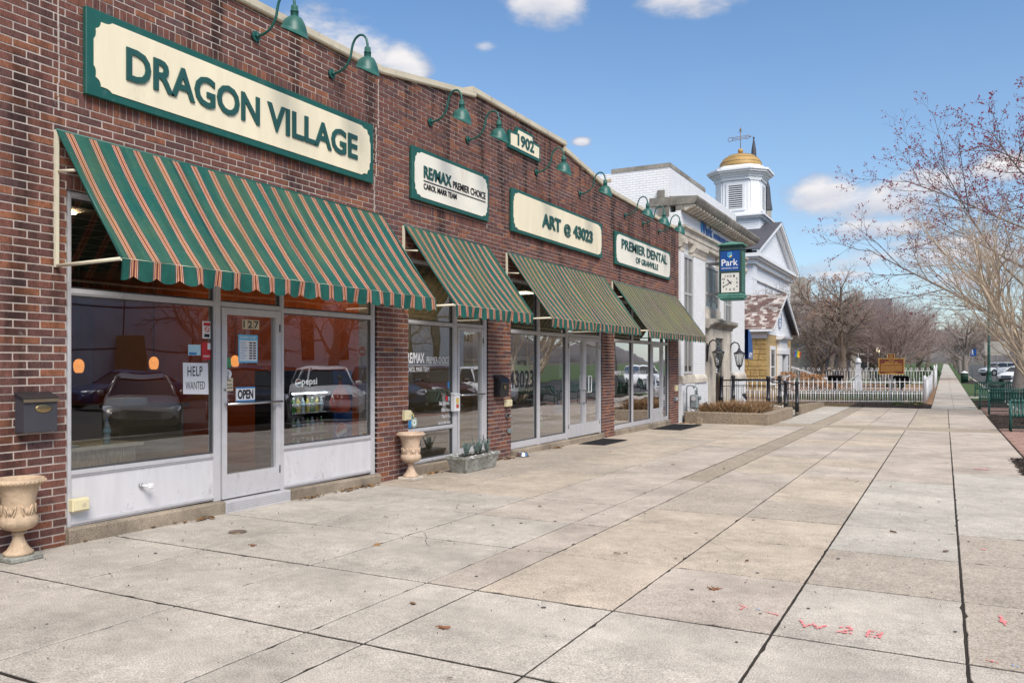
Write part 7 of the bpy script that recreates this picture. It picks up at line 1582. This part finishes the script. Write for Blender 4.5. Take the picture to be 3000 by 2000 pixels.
def make_tree(label, loc, seed, P_, H0, rad, bark='bark', twig='twig_brown', grp=None, stems=1, lean=(0, 0), leaf=None, leaf_n=0, leaf_s=.03, leaf_f=None, name='bare_tree'):
    t = thing(name, label, 'tree', (loc[0], loc[1], gz(loc[1])), grp); T = Tree(seed, P_)
    for k in range(stems):
        a = k*2*pi/max(stems, 1)+seed; sp = 0 if stems == 1 else P_.get('spread', .35); d = Vector((cos(a)*sp*T.r.uniform(.5, 1.2)+lean[0], sin(a)*sp*T.r.uniform(.5, 1.2)+lean[1], 1)).normalized(); T.grow(Vector((cos(a)*.06*(stems > 1), sin(a)*.06*(stems > 1), -.1)), d, H0, rad, 0)
    for b in (T.big, T.fine): b.xf(Matrix.Translation(t.location))
    T.big.build('trunk', bark, t)
    cr = T.fine.build('crown', twig, t)
    if leaf:
        b = MB(); r = T.r; tips = [q for q in T.tips if (leaf_f is None or leaf_f(q[0]))]
        for _ in range(leaf_n):
            p, d = r.choice(tips); p = p+Vector((r.gauss(0, 1), r.gauss(0, 1), r.gauss(0, 1)))*leaf_s*.9+t.location; s_ = leaf_s*r.uniform(.5, 1.15); i = len(b.v)
            if leaf == 'bud_red':
                b.v += [tuple(p+Vector(q)*s_) for q in ((1, 0, 0), (-1, 0, 0), (0, 1, 0), (0, -1, 0), (0, 0, 1.2), (0, 0, -1.2))]; b.f += [(i, i+2, i+4), (i+2, i+1, i+4), (i+1, i+3, i+4), (i+3, i, i+4), (i+2, i, i+5), (i+1, i+2, i+5), (i+3, i+1, i+5), (i, i+3, i+5)]; b.sm += [False]*8
            else:
                u = Vector((r.gauss(0, 1), r.gauss(0, 1), r.gauss(0, 1))).normalized(); v = u.orthogonal().normalized()*.6; b.v += [tuple(p+q*s_) for q in (-u, v, u, -v)]; b.f.append((i, i+1, i+2, i+3)); b.sm.append(False)
        b.build('buds' if leaf == 'bud_red' else 'leaves', leaf, t, kind='stuff')
    return t
PA = dict(levels=5, kids=(7, 6, 6, 5, 4), ang=((35, 60), (35, 60), (30, 60), (25, 55)), ratio=(.85, .62, .6, .55, .5), rr=(.5, .55, .5, .5, .5), up=(.03, .05, .03, .0), wob=.09, start=(.3, .25, .2), split=.025)
PV = dict(levels=4, kids=(8, 7, 7, 5), ang=((18, 40), (20, 45), (20, 50)), ratio=(.62, .6, .55, .5), rr=(.5, .5, .5), up=(.05, .06, .03), wob=.07, start=(.2, .2, .15), split=.02, spread=.5)
grt = 'bare winter trees behind the museum garden'
make_tree('big bare tree with a mossy trunk behind the white fence', (.75, 63), 3, dict(PA, kids=(8, 7, 7, 5, 4), up=(.03, .09, .05, .02)), 5.3, .34, 'bark', 'twig_brown', grt, leaf='leaf_brown', leaf_n=900, leaf_s=.07, leaf_f=lambda p: p.x < -.2 and p.z > 5)
make_tree('vase-shaped many-stemmed shrub tree right of the brown marker', (3.5, 66), 5, dict(PV, kids=(8, 7, 6, 4)), 4.9, .075, 'bark_grey', 'twig_pink', grt, stems=10)
make_tree('reddish brown-leaved tree far behind the big bare tree', (-3.0, 86), 8, PA, 6.0, .3, 'bark', 'twig_brown', grt, leaf='leaf_brown', leaf_n=2600, leaf_s=.12)
tB = make_tree('bare tree leaning low beside the flag', (-.4, 57.5), 12, dict(PA, levels=4), 2.6, .16, 'bark', 'twig_dark', grt, lean=(.35, .0))
make_tree('small bare tree in front of the white church', (-3.4, 53.2), 15, dict(PV, levels=4), 4.6, .08, 'twig_dark', 'twig_dark', grt, stems=4)
make_tree('dense bare tree left of the big tree, close to the church wall', (-2.2, 70), 18, dict(PA, kids=(8, 7, 7, 5, 4)), 4.3, .24, 'bark', 'twig_brown', grt)
make_tree('wide bare tree half hidden behind the big tree', (3.0, 80), 21, dict(PA, kids=(7, 6, 5, 4, 3)), 4.0, .26, 'bark_grey', 'twig_pink', grt)
# the two near trees on the right
PM = dict(levels=5, kids=(16, 9, 6, 4, 3), ang=((55, 85), (22, 50), (25, 55), (20, 50)), ratio=(.72, .46, .5, .5, .5), rr=(.27, .42, .45, .5, .5), up=(.0, .035, .05, .04), wob=.05, start=(.22, .15, .2), split=.03)
make_tree('large red-budded maple behind the benches at the right edge', (10.1, 46.0), 4, PM, 12.0, .25, 'bark_grey', 'twig_dark', None, lean=(.16, 0), leaf='bud_red', leaf_n=11000, leaf_s=.034, name='maple_tree')
PP = dict(levels=4, kids=(8, 6, 5, 4), ang=((15, 40), (18, 40), (18, 45)), ratio=(.75, .6, .55, .5), rr=(.5, .5, .5), up=(.06, .07, .04), wob=.05, start=(.2, .2, .15), split=.03, spread=.72)
make_tree('pale-barked many-stemmed tree at the right edge by the mulch bed', (10.6, 34.5), 6, PP, 5.4, .085, 'bark_pale', 'twig_pale', None, stems=6, lean=(-.14, 0), name='multi_stem_tree')
# avenue beyond
av = [(9.0, 90, 31, 'first'), (9.0, 99, 32, 'second'), (9.1, 110, 33, 'third'), (9.0, 124, 34, 'fourth'), (9.1, 142, 35, 'fifth'), (9.0, 168, 36, 'sixth')]
base = make_tree('first avenue tree beyond the far bin', (9.0, 90), 31, dict(PA, kids=(7, 6, 5, 4, 3)), 4.4, .26, 'bark_grey', 'twig_pink', 'avenue trees along the far footpath', name='avenue_tree')
for x, y, sd_, w_ in av[1:]: copy_tree(base, (x, y, gz(y)), sd_*1.3, w_+' avenue tree beyond the far bin')
bl_ = make_tree('nearest tree left of the far footpath', (4.6, 92), 41, dict(PA, kids=(7, 6, 5, 4, 3)), 4.2, .22, 'bark', 'twig_pink', 'trees left of the far footpath', name='avenue_tree')
for k, (x, y, s_) in enumerate([(1.5, 112, 1.2), (4.2, 128, 1.2), (-4, 140, 1.6), (3.0, 160, 1.5), (-12, 125, 1.6), (14.5, 190, 1.6), (3.5, 205, 1.8), (-8, 190, 2), (9.3, 215, 1.6)]): copy_tree(bl_, (x, y, gz(y)), k*1.9, 'tree left of the far footpath, number %s in the row from the camera' % ('two', 'three', 'four', 'five', 'six', 'seven', 'eight', 'nine', 'ten')[k], scale=(s_, s_, s_))
for k, (x, y, s_) in enumerate([(18, 150, 1.4), (24, 180, 1.6), (16, 120, 1.1), (30, 140, 1.6)]): copy_tree(base, (x, y, gz(y)), k*1.1+.5, ('tree behind the white parked car', 'tall tree far behind the parked cars', 'tree across the road beside the wide sign', 'rightmost tree across the road')[k], scale=(s_, s_, s_))['group'] = 'trees across the road'
def conifer(label, x, y, h, rad, seed, mat='evergreen'):
    r = random.Random(seed); t = thing('evergreen_shrub', label, 'shrub', (x, y, gz(y)), 'evergreen shrubs by the stone house'); g = gz(y); MB().tube([(x, y, g), (x, y, g+h*.9)], [.06, .01], 5).build('trunk', 'bark', t); b = MB()
    for _ in range(1300):
        z = r.uniform(.05, 1); q = rad*(sin(pi*min(z*1.0+.12, 1))**.7)*r.uniform(.6, 1.05); a = r.uniform(0, 6.28); p = Vector((x+q*cos(a), y+q*sin(a), g+z*h)); u = Vector((cos(a), sin(a), r.uniform(.5, 2))).normalized()*r.uniform(.06, .14); v = u.orthogonal().normalized()*.03; i = len(b.v); b.v += [tuple(p-v), tuple(p+v), tuple(p+u)]; b.f.append((i, i+1, i+2)); b.sm.append(False)
    b.build('crown', mat, t)
conifer('columnar evergreen left of the white pillar monument', 2.3, 69, 2.6, .42, 1); conifer('dark evergreen bush right of the white pillar monument', 3.35, 70, 1.9, .8, 2, 'evergreen_dark'); conifer('low round evergreen behind the brown marker', 4.1, 62.5, .8, .6, 3); conifer('evergreen behind the vase-shaped shrub', 5.6, 74, 1.0, .9, 4); conifer('dark evergreen beside the far footpath', 5.8, 96, 1.3, 1.0, 5, 'evergreen_dark'); conifer('tall dark evergreen beside the stone house corner', 4.2, 88, 4.2, 1.2, 6, 'evergreen_dark')
def hydrangea(label, x, y, h, rad, seed):
    r = random.Random(seed); g = gz(y); t = thing('dry_hydrangea', label, 'shrub', (x, y, g), 'dry hydrangeas behind the white fence'); st_ = MB(); b = MB()
    for _ in range(34):
        a = r.uniform(0, 6.28); q = rad*r.uniform(.2, 1); e = Vector((x+q*cos(a), y+q*sin(a), g+h*r.uniform(.6, 1.05))); st_.tube([(x+q*.2*cos(a), y+q*.2*sin(a), g), tuple(e)], [.008, .005], 4)
        for k in range(26): p = e+Vector((r.gauss(0, .06), r.gauss(0, .06), r.gauss(0, .045))); u = Vector((r.gauss(0, 1), r.gauss(0, 1), r.gauss(0, 1))).normalized()*.035; v = u.orthogonal().normalized()*.03; i = len(b.v); b.v += [tuple(p-u), tuple(p+v), tuple(p+u), tuple(p-v)]; b.f.append((i, i+1, i+2, i+3)); b.sm.append(False)
    st_.build('stems', 'twig_brown', t); b.build('flower_heads', 'hydrangea_dry', t)
hydrangea('dry hydrangea at the museum corner', .3, 42.6, 1.35, .75, 1); hydrangea('middle dry hydrangea behind the fence', 1.3, 43.2, 1.25, .7, 2); hydrangea('dry hydrangea nearest the left black panel', 2.0, 44.4, 1.0, .6, 3)
def groundcover():
    r = random.Random(2); b = MB()
    for _ in range(2600):
        x = r.uniform(-.5, 6.2); y = r.uniform(41.8, 55); z = gz(y)+.04+abs(r.gauss(0, .07)); u = Vector((r.gauss(0, 1), r.gauss(0, 1), r.gauss(0, .4))).normalized()*.06; v = u.orthogonal().normalized()*.05; i = len(b.v); p = Vector((x, y, z)); b.v += [tuple(p-u), tuple(p+v), tuple(p+u), tuple(p-v)]; b.f.append((i, i+1, i+2, i+3)); b.sm.append(False)
    b.build('ground_cover', 'evergreen', kind='stuff')
groundcover()
for k, (x, y) in enumerate(((5.3, 38.9), (6.0, 39.8))):
    r = random.Random(k); b = MB(); t = thing('grass_tuft', ('yellow-green grass tuft in the mulch before the fence', 'small grass tuft near the fence corner')[k], 'grass tuft', (x, y, gz(y)), 'grass tufts in the mulch')
    for _ in range(160): a = r.uniform(0, 6.28); L_ = r.uniform(.08, .22); px, py = x+r.gauss(0, .14), y+r.gauss(0, .1); i = len(b.v); b.v += [(px-.008, py, gz(y)+.03), (px+.008, py, gz(y)+.03), (px+cos(a)*L_*.6, py+sin(a)*L_*.6, gz(y)+.03+L_)]; b.f.append((i, i+1, i+2)); b.sm.append(False)
    b.build('blades', 'yellow_print' if False else 'lawn', t); MB().sphere((x, y, gz(y)+.04), .14, 8, 4, (1, .8, .4)).build('crown', 'dry_grass', t)

# ------------------------------------------------------------------ cars
def make_car(kind, paint, label, loc, rz, grp, plate=True):
    t = thing('parked_car', label, 'car', (0, 0, 0), grp)
    if kind == 'sedan': L_, W_, H_ = 4.75, 1.82, 1.46; hood = [(-.0, .62), (.12, .70), (.9, .86), (1.35, .93)]; cowl, roof0, roof1, tail, deck = 1.38, 2.15, 3.35, 4.05, 1.0
    else: L_, W_, H_ = 4.6, 1.88, 1.70; hood = [(0, .70), (.1, .86), (.7, 1.0), (1.1, 1.06)]; cowl, roof0, roof1, tail, deck = 1.12, 1.85, 4.0, 4.42, 1.1
    ww = W_/2
    stn = [(0.0, .42, hood[0][1], .80), (.06, .24, hood[1][1]-.03, .90), (.25, .2, hood[1][1]+.03, .96), (.65, .2, hood[2][1]-.03, .985), (1.1, .2, hood[3][1]-.01, 1), (1.6, .2, hood[3][1]+.03, 1), (2.4, .2, hood[3][1]+.05, 1), (3.2, .2, hood[3][1]+.07, 1), (3.9, .2, deck+.02, .99), (L_-.35, .22, deck+.0, .965), (L_-.08, .26, deck-.06, .92), (L_, .42, deck-.22, .84)]
    b = MB(); m = 14
    def sec(zb, zt, k): # half ring mirrored
        w_ = ww*k; mid = zb+(zt-zb)*.55
        half = [(w_*.86, zb), (w_*.97, zb+.08), (w_, zb+(zt-zb)*.35), (w_*.995, mid), (w_*.96, zt-.10), (w_*.90, zt-.03), (w_*.6, zt+.012)]
        return half + [(-x, z) for x, z in reversed(half)]
    for x, zb, zt, k in stn: b.v += [(x, y, z) for y, z in sec(zb, zt, k)]
    for i in range(len(stn)-1):
        for j in range(m): b.f.append((i*m+j, i*m+(j+1) % m, (i+1)*m+(j+1) % m, (i+1)*m+j)); b.sm.append(True)
    b.f.append(tuple(range(m))); b.f.append(tuple((len(stn)-1)*m+j for j in reversed(range(m)))); b.sm += [False]*2
    b.build('body', paint, t)
    zb_ = hood[3][1]+.015; g = MB()
    A = [(cowl, ww*.84, zb_), (roof0, ww*.66, H_-.06), (roof1, ww*.66, H_-.06), (tail, ww*.8, deck+.01)]
    for x, y, z in A: g.v += [(x, -y, z), (x, y, z)]
    belt = [(roof0-.1, ww*.90, zb_+.03), (roof1+.05, ww*.90, zb_+.05)]
    for x, y, z in belt: g.v += [(x, -y, z), (x, y, z)]
    g.f += [(0, 1, 3, 2), (2, 3, 5, 4), (4, 5, 7, 6), (0, 2, 8), (1, 9, 3), (2, 4, 10, 8), (3, 9, 11, 5), (4, 6, 10), (5, 11, 7)]; g.sm += [False]*9; g.build('windows', 'car_glass', t)
    rf_ = MB(); rl = [(roof0-.12, ww*.655, H_-.10), (roof0+.15, ww*.655, H_-.01), ((roof0+roof1)/2, ww*.66, H_+.02), (roof1-.1, ww*.65, H_-.01), (roof1+.15, ww*.66, H_-.10)]
    for x, y, z in rl: rf_.v += [(x, -y, z-.05), (x, -y*.85, z), (x, y*.85, z), (x, y, z-.05)]
    for i in range(len(rl)-1):
        for j in range(3): rf_.f.append((i*4+j, i*4+j+1, i*4+5+j, i*4+4+j)); rf_.sm.append(True)
    for s in (-1, 1):
        rf_.tube([(cowl, s*ww*.85, zb_), (roof0-.08, s*ww*.665, H_-.08)], .03, 5); rf_.tube([(roof0-.08, s*ww*.665, H_-.07), (roof1+.1, s*ww*.665, H_-.07), (tail, s*ww*.81, deck+.01)], .035, 5); xm = (roof0+roof1)/2; rf_.tube([(xm, s*ww*.67, H_-.06), (xm, s*ww*.91, zb_+.03)], .035, 5)
    rf_.build('roof', paint, t)
    for x in (.88, L_-.98):
        for s in (-1, 1):
            q = MB(); R_ = .33 if kind == 'sedan' else .36; q.cyl((x, s*(ww-.2), R_), R_, s*.205, 20, 'y'); w_ = q.build('wheel', 'tyre', t); q = MB(); q.cyl((x, s*(ww+.003), R_), R_*.62, s*.008, 16, 'y'); q.build('rim', 'rim', w_)
            q = MB(); q.cyl((x, s*(ww-.02), R_+.01), R_+.07, s*.022, 20, 'y'); q.build('wheel_arch', 'tyre', t)
    for s in (-1, 1):
        b = MB(); i = 0; zz = hood[1][1]; b.v += [(.05, s*ww*.45, zz-.16), (.03, s*ww*.78, zz-.17), (.22, s*ww*.955, zz-.07), (.42, s*ww*.95, zz+.02), (.20, s*ww*.75, zz+.02), (.07, s*ww*.5, zz-.05)]; b.v = [(x-.03, y*1.015, z+.015) for x, y, z in b.v]; b.f.append((0, 1, 2, 3, 4, 5) if s > 0 else (5, 4, 3, 2, 1, 0)); b.sm.append(False); b.build('headlight', 'headlight', t)
        MB().box(L_-.06, L_+.012, s*ww*.55, s*ww*.82, deck-.22, deck-.08).build('taillight', 'taillight', t)
        b = MB(); b.sphere((cowl+.25, s*(ww+.06), zb_+.06), .1, 8, 6, (.6, 1, .75)); b.build('mirror', paint, t)
    b = MB(); z1 = hood[1][1]-.08
    for k in range(4): b.box(-.015, .02, -ww*.45, ww*.45, z1-.04-k*.045, z1-.015-k*.045)
    b.build('grille', 'black_iron', t); MB().box(-.02, .02, -ww*.6, ww*.6, .27, .36).build('lower_grille', 'black_gloss', t)
    b = MB(); b.tube([(-.022, .07*cos(a*pi/8), z1-.09+.045*sin(a*pi/8)) for a in range(17)], .008, 5); b.build('emblem', 'steel', t)
    t.location = loc; t.rotation_euler = (0, 0, rz); return t
gc = 'cars parked along the street'
make_car('suv', 'car_white', 'white sports utility car seen from the side behind the green lamp post', (11.4, 120.5, gz(120)-.04), radians(38), gc)
make_car('sedan', 'car_white', 'white car parked nose to the kerb left of the brown trunk', (12.0, 86, gz(86)-.04), radians(62), gc)
make_car('suv', 'car_white', 'white car at the far right edge behind the brown trunk', (11.2, 57, gz(57)-.04), radians(50), gc)
make_car('suv', 'car_white', 'farthest white car behind the others', (15.5, 131, gz(131)-.04), radians(50), gc)
make_car('sedan', 'car_silver', 'silver saloon reflected in the big shop window', (9.95, 13.3, gz(11)-.04), radians(37), gc)
make_car('suv', 'car_dark', 'dark car reflected beside the silver saloon', (9.95, 17.0, gz(14)-.04), radians(36), gc); make_car('suv', 'car_white', 'white car reflected in the window with the drinks cooler', (9.95, 20.6, gz(17)-.04), radians(37), gc)
make_car('suv', 'car_blue', 'dark blue car reflected next to the white one', (9.95, 24.2, gz(20)-.04), radians(36), gc); make_car('suv', 'car_maroon', 'dark red car reflected in the second shop window', (9.95, 27.8, gz(23)-.04), radians(36), gc); make_car('suv', 'car_white', 'white car reflected in the double doors', (9.95, 31.4, gz(27)-.04), radians(36), gc)
make_car('sedan', 'car_silver', 'silver car reflected in the art shop window', (10.3, 35.0, gz(30)-.04), radians(36), gc); make_car('sedan', 'car_blue', 'blue saloon across the road at the wrapped building', (22.0, 19.5, gz(10)-.04), pi/2, gc); make_car('suv', 'car_dark', 'dark car across the road', (22.0, 27, gz(17)-.04), pi/2, gc)
# across the street, seen in the windows
wb = thing('wrapped_building', 'building across the road wrapped in pale scaffold sheeting, reflected in the window', 'building', (38, 12, 0)); MB().box(34.3, 48, -7, 38, -.3, 11).build('wall', 'room_grey', wb)
b = MB(); nx, nz = 90, 34; r = random.Random(1)
for i in range(nx+1):
    for j in range(nz+1):
        y = -7.2+45.4*i/nx; z = 11.2*j/nz; fold = .35*abs(sin(y*pi/4.5))**.5*(.4+.6*abs(sin(z*pi/2.6))) + .12*sin(y*3.1+z*1.7)+.08*sin(y*7-z*2.3); b.v.append((33.9-fold*.6+r.uniform(-.03, .03), y, z))
for i in range(nx):
    for j in range(nz): q = i*(nz+1)+j; b.f.append((q, q+nz+1, q+nz+2, q+1)); b.sm.append(True)
b.build('sheeting', 'tarp', wb); b = MB()
for k in range(11): b.tube([(33.2, -6+k*4.5, 0), (33.2, -6+k*4.5, 11)], .05, 6)
for z in (2.4, 4.8, 7.2, 9.6): b.tube([(33.2, -7, z), (33.2, 38, z)], .05, 6)
b.build('scaffold', 'alu_dark', wb); MB().box(33.1, 33.3, 29.5, 31.5, 0, 3.2).build('plywood_door', 'plywood', wb)
wc = thing('gothic_church', 'white church with pointed windows across the road, reflected in the right panes', 'church', (38, 45, 0)); MB().box(34, 50, 39, 68, -.3, 10).build('wall', 'white_siding', wc); MB().prism([(38.5, 10), (68.5, 10), (53.5, 19)], 'yz', 33.5, 50.5).build('roof', 'slate_dark', wc)
for y in (41, 45, 49, 54, 58, 62):
    MB().prism([(y, 2), (y+1.3, 2), (y+1.3, 5.2), (y+.65, 6.8), (y, 5.2)], 'yz', 33.9, 33.999).build('lancet_window', 'window_dark', wc)
grr = 'trees across the road reflected in the windows'
ta = copy_tree(base, (29.5, 36, -.1), 1.0, 'tree across the road between the wrapped building and the church', scale=(1.3, 1.3, 1.3)); ta['group'] = grr
for k, (x, y, s_) in enumerate(((29, 31, 1.1), (30, 44, 1.3), (29, 4, 1.2), (29, 50, 1.3))): copy_tree(base, (x, y, -.1), k*1.7, ('tree in front of the sheeted scaffold', 'tree before the pointed windows', 'tree at the left end of the sheeted scaffold', 'tree at the far end of the gothic church')[k], scale=(s_, s_, s_))['group'] = grr
t = thing('no_entry_sign', 'red and white no-entry sign across the road, reflected in the right pane', 'street sign', (27.5, 44, 0)); MB().tube([(27.5, 44, -.1), (27.5, 44, 3)], .04, 6).build('pole', 'pipe_grey', t); MB().box(27.4, 27.45, 43.6, 44.4, 2.2, 3.0).build('plate', 'paper', t); b = MB(); b.cyl((27.39, 44, 2.6), .36, .008, 24, 'x'); b.build('disc', 'road_sign_red', t); MB().box(27.375, 27.388, 43.75, 44.25, 2.53, 2.67).build('bar', 'paper', t)
for k, y in enumerate((25, 26.2)):
    t = thing('traffic_cone', ('left', 'right')[k]+' orange traffic cone across the road', 'cone', (28, y, -.1), 'orange cones across the road'); MB().lathe([(.2, 0), (.17, .03), (.04, .75)], (28, y, gz(y)), 14).build('body', 'orange_cone', t); MB().box(27.75, 28.25, y-.25, y+.25, gz(y)-.03, gz(y)).build('base', 'orange_cone', t)
# overhead wires
t = thing('overhead_wire', 'thin overhead wires above the bare trees', 'wire', (0, 110, 8))
for z in (8.0, 9.9): MB().tube([(-6+k*3, 112, z-.4*sin(pi*k/12)) for k in range(13)], .018, 4).build('cable', 'wire', t)

# ------------------------------------------------------------------ far wooded rise
M('far_wood', (.17, .155, .155), 1, var=.4, vs_=.08)
def hill():
    r = random.Random(5); b = MB(); n = 60
    for k in range(n+1):
        a = radians(30+120*k/n); R_ = 650; h = 14+8*sin(k*.5)+5*sin(k*1.7); b.v += [(R_*cos(a), R_*sin(a), -2), (R_*cos(a), R_*sin(a), h), (R_*1.4*cos(a), R_*1.4*sin(a), h*1.6)]
    for k in range(n):
        for j in range(2): b.f.append((k*3+j, k*3+3+j, k*3+4+j, k*3+1+j)); b.sm.append(True)
    b.build('hills', 'far_wood', kind='structure')
hill()
for o in bpy.data.objects:
    if '_o' in o: del o['_o']
